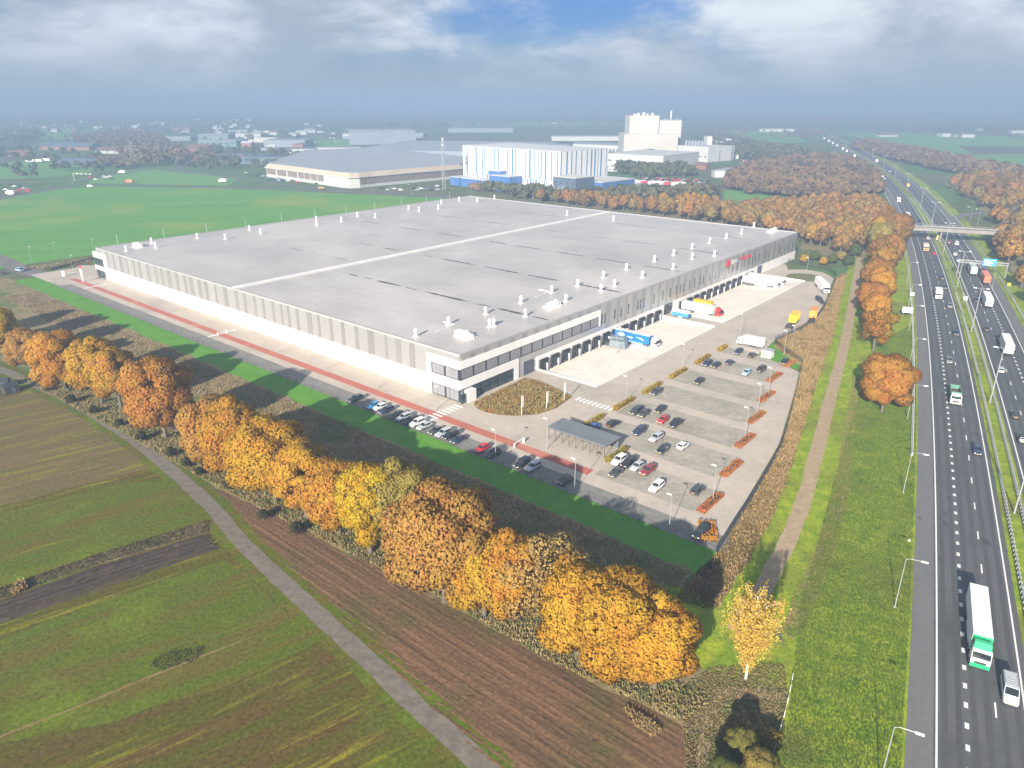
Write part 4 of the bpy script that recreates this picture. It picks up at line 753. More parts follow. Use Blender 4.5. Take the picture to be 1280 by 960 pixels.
for i, (poly, n, h, lab) in enumerate([
        ([(396.77, 1639.19), (446.37, 1221.78), (425.53, 1082.64), (361.62, 984.01), (315.97, 1024.05), (339.36, 1283.36)], 330, 11, 'dim brown wood beyond the factory car park'), ([(-658.37, 1283.36), (-643.22, 1400.67), (-466.51, 1098.32), (-402.2, 923.63), (-442.91, 901.44), (-533.87, 1024.05)], 260, 12, 'dim wood around the power pylon'),
        ([(-948.81, 1639.19), (-865.69, 1790.97), (-628.43, 1400.67), (-654.43, 1262.17), (-778.08, 1351.32)], 240, 11, 'dim autumn trees behind the long barn'), ([(-1204.44, 1790.97), (-1231.98, 1924.25), (-1009.19, 1639.19), (-901.98, 1400.67), (-946.34, 1400.67)], 120, 11, 'dim green trees beside the village houses'), ([(-577.46, 1024.05), (-509.57, 997.02), (-457.35, 901.44), (-506.57, 912.4)], 60, 7, 'dim low trees beside the dark shed'),
        ([(1150.07, 2195.74), (1400.38, 2326.69), (1133.64, 1877.71), (982.11, 1833.33)], 160, 14, 'blue-grey copse beyond the green fields'), ([(1345.58, 2195.74), (1607.39, 2326.69), (1301.22, 1877.71), (1136.16, 1833.33)], 150, 12, 'blue-grey copse beyond the white farm sheds'), ([(138.01, 958.96), (202.2, 901.44), (200.11, 804.36), (135.19, 787.33), (117.01, 840.66)], 200, 8, 'green shrubbery in front of the white factory'),
        ([(-33.8, 787.33), (16.24, 755.26), (14.28, 660.43), (-36.32, 672.55)], 70, 6, 'dull bushes before the blue striped hall'), ([(14.28, 660.43), (95.02, 626.45), (38.81, 595.66), (10.02, 615.86)], 150, 6.5, 'grey-brown thicket behind the warehouse roof'), ([(-987.29, 3051.96), (-301.11, 3612.4), (-254.78, 3051.96), (-828.05, 2554.8)], 300, 12, 'hazy tree belt beyond the business park'),
        ([(-1892.69, 2831.79), (-1345.58, 3308.83), (-916.77, 2831.79), (-802.17, 2474.01), (-1266.43, 2326.69), (-1472.09, 2195.74)], 420, 12, 'hazy tree belt behind the village'), ([(-301.11, 3612.4), (630.9, 3785.87), (897.05, 3308.83), (742.39, 2733.09), (-236.59, 2831.79)], 420, 12, 'hazy tree belt behind the factory tower'), ([(828.05, 3051.96), (2242.64, 3308.83), (1922.26, 2831.79), (750.42, 2474.01)], 460, 13, 'hazy tree belt along the horizon'),
        ([(-3312.2, 4978.48), (3533.02, 5312.41), (2944.18, 4421.93), (-2649.76, 3976.69)], 900, 15, 'faint line of woods in the farthest haze'), ([(-511.44, 2326.69), (-207.01, 2474.01), (-184.01, 2195.74), (-424.64, 2024.49)], 150, 10, 'hazy trees behind the long grey sheds'), ([(-474.91, 1148.12), (-466.72, 1183.83), (-386.42, 958.96), (-394.07, 935.12)], 40, 8, 'dim trees beside the far junction')]):
    wood_mass('far_wood', poly, n, h, 5.0, M_WGRN if i in (3, 5, 6, 7) or i % 3 == 0 else M_WFAR, lab, 22)

for k, (poly, n, lab) in enumerate([([(-2101.97, 3051.96), (-621.04, 3308.83), (-345.02, 1639.19), (-521.37, 1453.67), (-828.05, 1510.75), (-828.05, 1183.83)], 420, 'hazy hedgerow trees scattered around the village'), ([(1301.22, 2831.79), (2101.97, 3051.96), (1050.99, 1510.75), (931.56, 1639.19), (887.2, 1877.71)], 190, 'hazy hedgerow trees scattered beyond the green fields'), ([(-501.19, 1024.05), (-520.87, 1262.17), (-388.93, 1183.83), (-217.36, 971.33), (-279.02, 840.66), (-358.82, 860.02)], 130, 'low trees scattered around the far junction'), ([(668.81, 3051.96), (1273.92, 3051.96), (724.54, 1639.19), (414.03, 1510.75)], 170, 'hazy hedgerow trees beyond the dim brown wood'), ([(-854.76, 1262.17), (-652.4, 1183.83), (-436.77, 850.23), (-480.27, 770.97), (-540.77, 787.33)], 70, 'low trees and bushes scattered among the far meadows'), ([(-532.32, 2831.79), (445.87, 3051.96), (276.02, 1877.71), (-354.88, 1877.71)], 200, 'hazy trees scattered among the far sheds'), ([(-36.97, 685.1), (13.8, 637.4), (97.42, 643.01), (171.32, 660.43), (173.62, 615.86), (93.49, 615.86), (13.25, 610.69)], 160, 'grey-brown bushes along the back of the business park')]):
    wood_mass('far_trees', poly, n, 8.5, 4.2, M_WFAR if k % 2 else M_WGRN, lab, 22)

blades('field_brush', [(-53.22, 82.74), (-52.13, 85.52), (-46.61, 86.71), (-45.9, 84.03), (-50.45, 81.79)], 420, .2, .2, M_BRUSH, 'patch of dark dry brush in the stubble field')
blades('field_brush.001', [(-84.7, 100.71), (-83.9, 102.23), (-81.73, 100.07), (-82.81, 98.81)], 260, .8, .3, M_REEDG, 'pale dry grass tussock beside the furrows')
blades('bank_grass', [(15.23, 74.85), (17.18, 73.49), (19.68, 70.86), (18.16, 69.97), (15.9, 72.16)], 900, .6, .25, M_REEDG, 'pale dry grass tuft at the ploughed field corner')

# ================================================================ vehicles
M_PAINT = mat('vehicle_paint', (.5, .5, .5), (.86, .86, .86), 1.5, lo=.45, hi=.75, rough=0.28, spec=0.5, objcol=True, coat=0.6)
M_BOXP = mat('truck_body_paint', (.5, .5, .5), (.84, .83, .82), .8, lo=.45, hi=.75, rough=0.45, spec=0.4, objcol=True)
M_CGL = mat('car_glass', (.012, .016, .02), (.02, .024, .03), 1.0, rough=0.05, spec=0.8)
M_TYRE = mat('tyre_rubber', (.015, .015, .016), (.03, .03, .03), 2.0, rough=0.85)
M_RIM = mat('alloy_rim', (.42, .42, .43), (.30, .30, .31), 3.0, rough=0.35, metal=.6)
M_HL = mat('headlight_glass', (.80, .82, .84), (.7, .72, .75), 4.0, rough=0.1)
M_TL = mat('tail_light', (.45, .012, .012), (.35, .01, .01), 4.0, rough=0.2)
M_PLATE = mat('yellow_plate', (.75, .55, .05), (.7, .5, .05), 3.0, rough=0.5)
M_CHAS = mat('chassis_steel', (.035, .035, .038), (.06, .058, .055), 1.2, rough=0.7)
def inset(q, a, b, off):
    q = [Vector(p) for p in q]; n = (q[1] - q[0]).cross(q[3] - q[0]).normalized() * off
    f = lambda s, t: (q[0] * (1 - s) * (1 - t) + q[1] * s * (1 - t) + q[2] * s * t + q[3] * (1 - s) * t) + n
    return [f(a, b), f(1 - a, b), f(1 - a, 1 - b), f(a, 1 - b)]
def pane(name, q, m=M_CGL, a=.05, b=.08, off=.012): return MB().poly(inset(q, a, b, off)).mesh(name, m)
_wh = {}
def wheel_parts(r, w):
    if (r, w) not in _wh:
        mb = MB(); k = 14; ring = lambda y, rr: [(rr * math.cos(2 * math.pi * i / k), y, rr * math.sin(2 * math.pi * i / k)) for i in range(k)]
        mb.loft([ring(-w / 2, r * .9), ring(-w / 2 + .03, r), ring(w / 2 - .03, r), ring(w / 2, r * .9)]); a = mb.mesh('wheel', M_TYRE)
        mb = MB(); mb.loft([ring(-w / 2 - .012, r * .62), ring(w / 2 + .012, r * .62)]); _wh[(r, w)] = (a, mb.mesh('rim', M_RIM))
    return _wh[(r, w)]
def shift(me_pair, loc):
    out = []
    for me in me_pair: c = me.copy(); c.transform(__import__('mathutils').Matrix.Translation(loc)); out.append(c)
    return out
def car_tmpl(kind):
    """x forward, z up"""
    L, Wd, H = dict(hatch=(4.1, 1.76, 1.48), sedan=(4.6, 1.80, 1.45), estate=(4.7, 1.82, 1.50), suv=(4.6, 1.88, 1.68), van=(5.2, 1.98, 1.98), pickup=(5.4, 1.95, 1.82))[kind]
    a, w = L / 2, Wd / 2; zb = .30; belt = H * .60
    st = dict(hatch=[(-a, .52, .62), (-a + .12, .86, .92), (-a + .6, belt, 1), (a * .42, belt, 1), (a * .72, belt * .90, .98), (a - .22, belt * .78, .92), (a, belt * .58, .80)],
              van=[(-a, .8, .85), (-a + .08, 1.1, .96), (-a + .5, 1.15, 1), (a * .55, 1.15, 1), (a * .8, 1.02, .98), (a - .15, .86, .92), (a, .62, .84)]).get(kind,
              [(-a, .55, .70), (-a + .15, belt * .92, .93), (-a + .7, belt * .99, 1), (a * .40, belt, 1), (a * .74, belt * .90, .98), (a - .2, belt * .77, .92), (a, belt * .58, .80)])
    rings = []
    for x, zt, k in st: rings.append([(x, -w * k * .90, zb), (x, -w * k, zb + .16), (x, -w * k, zt * .78), (x, -w * k * .93, zt), (x, w * k * .93, zt), (x, w * k, zt * .78), (x, w * k, zb + .16), (x, w * k * .90, zb)])
    mb = MB(); mb.loft(rings)
    c = dict(hatch=(-a + .18, a * .40, -a + .62, a * .06), sedan=(-a + .75, a * .40, -a + 1.35, a * .05), estate=(-a + .15, a * .40, -a + .45, a * .06), suv=(-a + .12, a * .42, -a + .38, a * .10), van=(-a + .06, a * .66, -a + .14, a * .36), pickup=(-a + 1.85, a * .46, -a + 2.05, a * .12))[kind]
    bz = (1.13 if kind == 'van' else belt) - .03; wb, wt = w * .92, w * .74 if kind != 'van' else w * .84
    B = [(c[0], -wb, bz), (c[1], -wb, bz), (c[1], wb, bz), (c[0], wb, bz)]; T = [(c[2], -wt, H), (c[3], -wt, H), (c[3], wt, H), (c[2], wt, H)]
    Tm = [(x * .98 + .0, y * 1.03, H - .05) for x, y, z in T]
    mb.loft([B, Tm, [(p[0], p[1] * .93, H) for p in T]])
    if kind == 'pickup':
        mb.box((-a + .95, -w * .86, belt - .02), (1.7, .10, .12)); mb.box((-a + .95, w * .86, belt - .02), (1.7, .10, .12))
    parts = [('body', mb.mesh('body', M_PAINT), [])]
    fq = [B[1], B[2], Tm[2], Tm[1]]; rq = [B[3], B[0], Tm[0], Tm[3]]; lq = [B[2], B[3], Tm[3], Tm[2]]; sq = [B[0], B[1], Tm[1], Tm[0]]
    parts += [('windscreen', pane('windscreen', fq), []), ('rear_window', pane('rear_window', rq, b=.14), [])]
    for q in (lq, sq):
        if kind == 'van': q = inset(q, 0, 0, 0); q = [q[0] * .5 + q[1] * .5 if q is None else v for v in q]
        parts.append(('side_window', pane('side_window', q, b=.13), []))
    r = .34 if kind not in ('suv', 'van', 'pickup') else .38; wp = wheel_parts(r, .24)
    for x in (-L * .295, L * .305):
        for y in (-w + .09, w - .09): p = shift(wp, (x, y, r)); parts.append(('wheel', p[0], [('rim', p[1])]))
    zf = st[-1][1]
    for y in (-w * .60, w * .60):
        h = MB(); h.box((a - .07, y, zf + .02), (.22, .30, .13)); parts.append(('headlight', h.mesh('headlight', M_HL), []))
        h = MB(); h.box((-a + .06, y * 1.08, st[1][1] * .78), (.12, .26, .16)); parts.append(('tail_light', h.mesh('tail_light', M_TL), []))
    h = MB(); h.box((a + .0, 0, .42), (.03, .5, .11)); h.box((-a - .0, 0, .56), (.03, .5, .11)); parts.append(('number_plate', h.mesh('number_plate', M_PLATE), []))
    if kind == 'van':
        h = MB()
        for i in range(6): h.box((-a + .5 + i * .5, 0, H + .03), (.06, wt * 1.8, .05))
        h.box((-a + 1.75, -wt * .9, H + .01), (2.7, .05, .06)); h.box((-a + 1.75, wt * .9, H + .01), (2.7, .05, .06)); parts.append(('roof_rack', h.mesh('roof_rack', M_RIM), []))
    return parts
CARS = {k: car_tmpl(k) for k in ('hatch', 'sedan', 'estate', 'suv', 'van', 'pickup')}
FARCAR = {k: [(p[0], p[1], []) for p in v if p[0] in ('body', 'windscreen', 'rear_window')] + [(p[0], p[1], []) for p in v if p[0] == 'wheel'] for k, v in CARS.items()}
COLR = {'black': (.012, .013, .016), 'dark blue': (.015, .028, .075), 'dark grey': (.045, .05, .058), 'silver': (.42, .44, .47), 'white': (.74, .74, .73), 'red': (.50, .02, .025), 'dark red': (.22, .02, .03), 'blue': (.02, .10, .34), 'bright blue': (.03, .22, .50), 'grey': (.16, .17, .18), 'brown': (.05, .035, .03), 'light blue': (.30, .45, .55), 'orange': (.6, .22, .04), 'yellow': (.7, .42, .03)}
TYPEN = {'hatch': 'hatchback', 'sedan': 'saloon car', 'estate': 'estate car', 'suv': 'SUV', 'van': 'van', 'pickup': 'pickup truck'}
def car(p, rz, col, kind, label, group, far=False):
    return put((FARCAR if far else CARS)[kind], 'van' if kind == 'van' else 'parked_car' if 'park' in (group or '') else 'car', (p[0], p[1], PV + .006), rz, label, 'van' if kind == 'van' else 'car', group, color=jitter(COLR[col], .05))
# parked along the lawn strip, nose to the lawn
VR = [((444, 0), (23.1, -17.7), 'black', 'estate', 'black estate car alone at the building end of the verge bays'), (0, (15.6, -17.5), 'bright blue', 'hatch', 'bright blue hatchback parked beside a white one on the verge bays'),
      (0, (13.5, -17.1), 'white', 'hatch', 'white hatchback between the bright blue and the dark blue cars'), (0, (10.7, -17.3), 'dark blue', 'estate', 'dark blue estate beside the white hatchback on the verge bays'),
      (0, (6.1, -17.4), 'black', 'hatch', 'black hatchback first of the long car row before the crossing'), (0, (3.7, -17.4), 'silver', 'estate', 'silver estate between two black cars on the verge bays'),
      (0, (1.0, -17.4), 'black', 'estate', 'black estate beside a white SUV on the verge bays'), (0, (-1.6, -17.7), 'white', 'suv', 'white SUV parked facing the zebra crossing end'), (0, (-4.3, -17.6), 'silver', 'sedan', 'silver saloon beside the white SUV on the verge bays'),
      (0, (-8.4, -17.9), 'dark grey', 'sedan', 'dark grey saloon beyond the crossing, between silver cars'), (0, (-10.8, -17.4), 'silver', 'estate', 'silver estate car between dark cars past the crossing'), (0, (-13.2, -17.4), 'black', 'suv', 'black SUV beside the silver estate past the crossing'), (0, (-16.2, -17.7), 'dark blue', 'sedan', 'dark blue saloon last of the long row on the verge bays'),
      (0, (-23.8, -17.8), 'red', 'hatch', 'bright red hatchback parked along the lawn strip'), (0, (-27.5, -17.6), 'black', 'hatch', 'black hatchback parked beside the bright red one'), (0, (-35.8, -17.3), 'black', 'suv', 'black SUV beside a silver estate below the bicycle shelter'), (0, (-38.6, -16.9), 'silver', 'estate', 'silver estate beside the black SUV below the bicycle shelter'),
      (0, (-47.7, -17.3), 'black', 'hatch', 'black hatchback alone below the shelter end'), (0, (-79.4, -17.0), 'black', 'suv', 'black SUV in the last corner bay beside the orange hedge')]
for _, (u_, v_), c, k, lab in VR: car(W(u_, max(-17.6, min(-16.6, v_))), RZ_V + math.pi + random.uniform(-.03, .03), c, k, lab, 'cars parked along the lawn strip')
LOT = [((-51.7, -1.4), 'white', 'suv', 'white SUV in the first bay past the bicycle shelter'), ((-54.0, -0.5), 'black', 'suv', 'black SUV between a white and a silver car'), ((-56.4, -1.2), 'silver', 'hatch', 'silver hatchback beside the dark red car'), ((-59.1, -1.1), 'dark red', 'estate', 'dark red estate in the row by the shelter'), ((-54.2, -6.2), 'dark grey', 'sedan', 'dark grey saloon nose to nose with the white SUV'), ((-64.2, -5.7), 'white', 'estate', 'white estate alone facing the lawn strip'), ((-71.5, -3.0), 'dark grey', 'estate', 'dark grey estate alone near the orange hedge of the first row'),
       ((-37.2, 8.9), 'blue', 'sedan', 'blue saloon beside the yellow hedge'), ((-39.8, 14.1), 'black', 'estate', 'black estate two bays from the blue saloon'), ((-47.2, 14.2), 'dark blue', 'suv', 'dark blue SUV alone in the second row middle'), ((-52.2, 13.2), 'silver', 'estate', 'silver estate in the second row'), ((-56.6, 9.6), 'black', 'hatch', 'black hatchback facing a silver estate'), ((-59.3, 14.0), 'white', 'hatch', 'white hatchback at the empty end of the second row'),
       ((-40.1, 24.9), 'dark grey', 'suv', 'dark grey SUV first by the hedge of the third row'), ((-42.6, 24.6), 'dark grey', 'hatch', 'dark grey hatchback beside the SUV in the third row'), ((-44.5, 29.6), 'black', 'hatch', 'black hatchback opposite the red car'), ((-48.3, 23.9), 'red', 'hatch', 'red hatchback beside the black pickup'), ((-51.9, 24.6), 'black', 'pickup', 'large black pickup beside the red hatchback'),
       ((-37.5, 40.9), 'dark grey', 'estate', 'dark grey estate alone by the hedge of the fourth row'), ((-42.9, 55.9), 'black', 'hatch', 'black hatchback alone in the fifth row'),
       ((-37.8, 71.2), 'dark blue', 'estate', 'dark blue estate touching the yellow hedge of the sixth row'), ((-40.7, 71.3), 'black', 'hatch', 'black hatchback beside the dark blue estate'), ((-42.9, 76.5), 'dark blue', 'hatch', 'dark blue hatchback alone in the sixth row'), ((-50.6, 71.0), 'light blue', 'hatch', 'pale blue hatchback in the sixth row'), ((-52.9, 75.6), 'brown', 'suv', 'dark brown SUV near the end of the sixth row'),
       ((-40.6, 87.4), 'dark blue', 'estate', 'dark blue estate in the bays below the white box truck'), ((-45.5, 86.5), 'black', 'hatch', 'black hatchback beside the small white transformer kiosk'), ((-55.7, 87.3), 'black', 'hatch', 'black hatchback in the corner bay by the grass triangle')]
for (u_, v_), c, k, lab in LOT:
    r_ = min(ROWS, key=lambda r: abs(r[0] - v_)); v2 = r_[0] + (2.7 if v_ > r_[0] else -2.7) if r_[1] > 4 else r_[0]
    car(W(u_, v2 * .65 + v_ * .35), RZ_V + (math.pi if random.random() < .6 else 0) + random.uniform(-.04, .04), c, k, lab, 'cars parked in the bays of the car park')
# ---------------------------------------------------------------- trucks
def cab_parts(x0, w=2.5, h=3.0, ln=2.2, hi=True):
    """cab from x0 to x0+ln, forward +x"""
    f = x0 + ln; R_ = lambda x, k, z: [(x, -w / 2 * k, z), (x, w / 2 * k, z)]
    mb = MB(); prof = [(x0, .55), (f - .05, .55), (f, .75), (f, 1.55), (f - .10, 1.75), (f - .42, h - .15), (f - .75, h), (x0, h)]
    mb.loft([[(p[0], -w / 2 + .06, p[1]) for p in prof], [(p[0], -w / 2, p[1]) for p in prof], [(p[0], w / 2, p[1]) for p in prof], [(p[0], w / 2 - .06, p[1]) for p in prof]])
    if hi: mb.loft([[(x0 + .1, -w * .45, h), (f - .8, -w * .45, h), (f - .8, w * .45, h), (x0 + .1, w * .45, h)], [(x0 + .1, -w * .42, h + .75), (f - 1.5, -w * .38, h + .75), (f - 1.5, w * .38, h + .75), (x0 + .1, w * .42, h + .75)]])
    out = [('cab', mb.mesh('cab', M_PAINT), [])]
    ws = [(f - .10, -w / 2, 1.75), (f - .10, w / 2, 1.75), (f - .42, w / 2, h - .15), (f - .42, -w / 2, h - .15)]
    out.append(('windscreen', pane('windscreen', ws, a=.04, b=.10, off=.03), []))
    for s in (-1, 1):
        q = [(f - .95, s * w / 2, 1.7), (f - .2, s * w / 2, 1.7), (f - .42, s * w / 2, h - .45), (f - .95, s * w / 2, h - .45)]
        out.append(('side_window', pane('side_window', q if s < 0 else [q[1], q[0], q[3], q[2]], a=.03, b=.05, off=.02), []))
        m = MB(); m.box((f - .02, s * w * .40, .72), (.1, .42, .22)); out.append(('headlight', m.mesh('headlight', M_HL), []))
        m = MB(); m.box((f - .12, s * (w / 2 + .16), 1.75), (.14, .26, .75)); out.append(('mirror', m.mesh('mirror', M_CHAS), []))
    m = MB(); m.box((f + .01, 0, .62), (.03, .55, .13)); out.append(('number_plate', m.mesh('number_plate', M_PLATE), []))
    m = MB(); m.box((f - .005, 0, .95), (.05, w * .6, .5)); out.append(('grille', m.mesh('grille', M_CHAS), []))
    return out
def truck_wheels(xs, w=2.5, r=.5):
    out = []
    for x in xs:
        for y in (-w / 2 + .18, w / 2 - .18): p = shift(wheel_parts(r, .36), (x, y, r)); out.append(('wheel', p[0], [('rim', p[1])]))
    return out
def box_part(name, x0, x1, z0, z1, w=2.55, m=None, ribs=0):
    mb = MB(); e = .06
    mb.loft([[(x0, -w / 2, z0), (x0, w / 2, z0), (x0, w / 2, z1 - e), (x0, w / 2 - e, z1), (x0, -w / 2 + e, z1), (x0, -w / 2, z1 - e)], [(x1, -w / 2, z0), (x1, w / 2, z0), (x1, w / 2, z1 - e), (x1, w / 2 - e, z1), (x1, -w / 2 + e, z1), (x1, -w / 2, z1 - e)]])
    for i in range(ribs): mb.box((x0 + (x1 - x0) * (i + .5) / ribs, 0, z1 - .01), (.10, w * .96, .05))
    # rear door bars and corner posts
    for y in (-w * .25, w * .25): mb.box((x0 - .02, y, z0 + .1), (.05, .06, z1 - z0 - .2))
    return (name, mb.mesh(name, m or M_BOXP), [])
def chassis(x0, x1, z=.75, w=1.6):
    mb = MB(); mb.box(((x0 + x1) / 2, 0, z), (x1 - x0, w, .28)); mb.box(((x0 + x1) / 2 - .5, 0, .45), ((x1 - x0) * .3, 2.3, .4)); return ('chassis', mb.mesh('chassis', M_CHAS), [])
def skirt(x0, x1):
    mb = MB(); mb.box(((x0 + x1) / 2, -1.24, .42), (x1 - x0, .04, .75)); mb.box(((x0 + x1) / 2, 1.24, .42), (x1 - x0, .04, .75)); return ('side_skirt', mb.mesh('side_skirt', M_BOXP), [])
ARTIC = cab_parts(6.0, hi=True) + [box_part('trailer', -8.3, 5.3, 1.1, 3.98, ribs=4), chassis(-8.2, 7.4), skirt(-2.5, 3.0)] + truck_wheels((-6.6, -5.3, -4.0, 4.3, 7.1))
RIGID = cab_parts(2.6, h=2.75, ln=2.0, hi=False) + [box_part('cargo_box', -4.4, 2.3, .95, 3.5, ribs=0), chassis(-4.3, 4)] + truck_wheels((-2.6, 3.5), r=.46)
TRAILER = [box_part('trailer', -6.8, 6.8, 1.1, 3.98), chassis(-6.7, 6.7)] + truck_wheels((-5.1, -3.8, -2.5))
def swap_tmpl():
    mb = MB(); mb.box((0, 0, 1.15), (7.4, 2.5, 2.75))
    for i in range(14): mb.box((-3.4 + i * .52, 0, 1.2), (.10, 2.58, 2.6))
    m2 = MB(); m2.box((-3.6, 0, .75), (12, .9, .3)); m2.box((-8.4, -.9, .7), (2.4, .3, .5)); m2.box((-8.4, .9, .7), (2.4, .3, .5)); m2.box((-6.5, 0, .9), (4.2, 2.3, .18))
    return [('swap_body', mb.mesh('swap_body', M_BOXP), []), ('chassis', m2.mesh('chassis', M_CHAS), [])] + truck_wheels((-8.6, -7.3, 1.5, 2.8))
SWAP = swap_tmpl()
def tipper_tmpl():
    out = cab_parts(2.6, h=2.9, ln=2.1, hi=False); w = 2.5; x0, x1, z0, z1 = -4.6, 2.2, 1.2, 2.75; mb = MB()
    mb.box(((x0 + x1) / 2, 0, z0), (x1 - x0, w, .12)); mb.box(((x0 + x1) / 2, -w / 2 + .06, z0 + .12), (x1 - x0, .12, z1 - z0)); mb.box(((x0 + x1) / 2, w / 2 - .06, z0 + .12), (x1 - x0, .12, z1 - z0)); mb.box((x1 - .06, 0, z0 + .12), (.12, w - .26, z1 - z0 + .2)); mb.box((x0 + .06, 0, z0 + .12), (.12, w - .26, z1 - z0))
    for i in range(6): mb.box((x0 + .6 + i * 1.15, -w / 2 - .04, z0), (.12, .10, z1 - z0 + .1)); mb.box((x0 + .6 + i * 1.15, w / 2 + .04, z0), (.12, .10, z1 - z0 + .1))
    out.append(('tipper_body', mb.mesh('tipper_body', M_BOXP), []))
    m = MB(); pts = []
    n = 7
    for i in range(n):
        for j in range(5): pts.append((x0 + .2 + (x1 - x0 - .4) * i / (n - 1), -w / 2 + .18 + (w - .36) * j / 4, z0 + .6 + .5 * math.sin(math.pi * i / (n - 1)) * math.sin(math.pi * j / 4) + random.uniform(-.08, .08)))
    m.v = pts; m.f = [(i * 5 + j, i * 5 + j + 1, (i + 1) * 5 + j + 1, (i + 1) * 5 + j) for i in range(n - 1) for j in range(4)]; m.m = [0] * len(m.f)
    out.append(('load', m.mesh('load', mat('soil_load', (.09, .07, .045), (.13, .1, .07), 1.5, rough=.95)), [])); return out + [chassis(-4.5, 4)] + truck_wheels((-3.4, -2.1, 2.2, 3.6))
TIPPER = tipper_tmpl()
WHT = (.76, .76, .75); SLV = (.5, .52, .54)
def truck(tm, p, rz, cab, box, label, name='truck', cat='truck', group=None, skirt=None, z=PV + .004):
    return put(tm, name, (p[0], p[1], z), rz, label, cat, group, colors={'cab': cab, 'trailer': box, 'cargo_box': box, 'tipper_body': box, 'swap_body': box, 'side_skirt': skirt or box})
def onmw(y, off, away): p, a = mw(y, off); return p, a if away else a + math.pi
# the motorway's traffic, placed by northing and lane
YM = lambda p: p[1]
def lane(p):
    """signed distance right of the oncoming carriageway's inner line"""
    y = p[1]
    for _ in range(4):
        q, a = mw(y, 0); d = (p[0] - q[0]) * math.cos(a) + (p[1] - q[1]) * math.sin(a); y += d * math.sin(a)
    q, a = mw(y, 0); return y, (p[0] - q[0]) * math.sin(a) - (p[1] - q[1]) * math.cos(a)
def snap(off):
    return min((-8.75, -5.25, -1.75, 8.25, 11.75, 15.25), key=lambda c: abs(c - off))
def drive(p, fn):
    y, off = lane(p); off = snap(off); q, a = mw(y, off); return fn(q, a if off > 3 else a + math.pi, y)
t1 = drive((71.58, 88.98), lambda q, a, y: truck(ARTIC, q, a, (.70, .72, .70), (.78, .78, .77), 'long white articulated truck with green cab roof and bumper', skirt=WHT))
GRN = (.02, .42, .16)
mb = MB(); mb.loft([[(6.05, -1.14, 3.02), (7.45, -1.14, 3.02), (7.45, 1.14, 3.02), (6.05, 1.14, 3.02)], [(6.05, -1.12, 3.82), (6.80, -1.06, 3.82), (6.80, 1.06, 3.82), (6.05, 1.12, 3.82)]]); o = mb.build('wind_deflector', M_PAINT, t1); o.color = (*GRN, 1)
mb = MB(); mb.box((8.22, 0, .45), (.12, 2.48, .62)); o = mb.build('bumper', M_PAINT, t1); o.color = (*GRN, 1)
mb = MB(); mb.box((5.33, 0, 1.3), (.08, 2.5, 2.6)); o = mb.build('trailer_front', M_PAINT, t1); o.color = (*GRN, 1)
drive((69.23, 77.26), lambda q, a, y: car(q, a, 'silver', 'van', 'silver van with roof rack passing the green and white truck', None))
drive((121.79, 182.69), lambda q, a, y: truck(TIPPER, q, a, WHT, (.10, .24, .17), 'white-cabbed tipper truck with open green body of soil', name='tipper_truck'))
drive((177.96, 292.7), lambda q, a, y: truck(RIGID, q, a, WHT, WHT, 'small white box truck driving between two grey cars'))
drive((226.07, 393.58), lambda q, a, y: truck(RIGID, q, a, (.6, .30, .12), (.72, .55, .42), 'orange and white box truck just past the bridge'))
drive((220.18, 338.86), lambda q, a, y: truck(ARTIC, q, a, (.1, .3, .25), (.66, .72, .68), 'pale green articulated truck under the gantry'))
drive((215.73, 321.05), lambda q, a, y: truck(ARTIC, q, a, (.5, .06, .03), (.58, .15, .08), 'orange-red articulated truck behind the gantry'))
drive((192.13, 282.6), lambda q, a, y: truck(ARTIC, q, a, WHT, WHT, 'white articulated truck following the orange-red one'))
drive((163.76, 225.59), lambda q, a, y: truck(ARTIC, q, a, SLV, (.7, .69, .67), 'white articulated truck with grey rear doors in the slow lane'))
drive((252.96, 409.89), lambda q, a, y: car(q, a, 'white', 'van', 'white van heading for the bridge', None))
MWC = [((109.59, 150.86), 'dark blue', 'estate', 'dark blue estate ahead of the tipper truck'), ((137.92, 213.14), 'grey', 'hatch', 'grey hatchback just behind the tipper truck'), ((156.91, 241.21), 'dark blue', 'hatch', 'dark blue hatchback in the fast lane behind the grey hatchback'), ((174.53, 277.78), 'grey', 'estate', 'grey estate overtaking the small white box truck'), ((189.37, 307.7), 'dark grey', 'suv', 'dark grey SUV in the fast lane behind the grey estate'), ((198.36, 325.73), 'black', 'estate', 'black estate in the fast lane behind the dark grey SUV'), ((225.37, 382.65), 'red', 'hatch', 'red hatchback in the fast lane past the bridge'), ((245.58, 427.5), 'white', 'hatch', 'white hatchback in the shade of the bridge'),
       ((123.33, 157.23), 'black', 'suv', 'black SUV in the fast lane of the outbound carriageway'), ((131.19, 171.41), 'black', 'estate', 'black estate ahead of the black SUV outbound'), ((150.07, 204.57), 'silver', 'estate', 'silver estate beside the white articulated truck outbound'), ((170.19, 246.85), 'dark grey', 'sedan', 'dark grey saloon outbound behind the white trucks'), ((189.83, 286.31), 'dark blue', 'sedan', 'dark blue saloon outbound beside the white truck'), ((228.02, 364.34), 'silver', 'hatch', 'silver hatchback outbound under the gantry end'), ((235.25, 380.53), 'white', 'hatch', 'white hatchback outbound close to the bridge'), ((250.26, 414.78), 'dark red', 'hatch', 'dark red hatchback outbound at the bridge shadow'),
       ((273.85, 493.35), 'black', 'hatch', 'black hatchback in the fast lane beyond the bridge'), ((271.3, 496.8), 'white', 'hatch', 'white hatchback beyond the bridge'), ((284.71, 518.47), 'black', 'sedan', 'black saloon beyond the bridge')]
for p, c, k, lab in MWC: drive(p, lambda q, a, y: car(q, a, c, k, lab, 'cars driving on the motorway', far=y > 330))
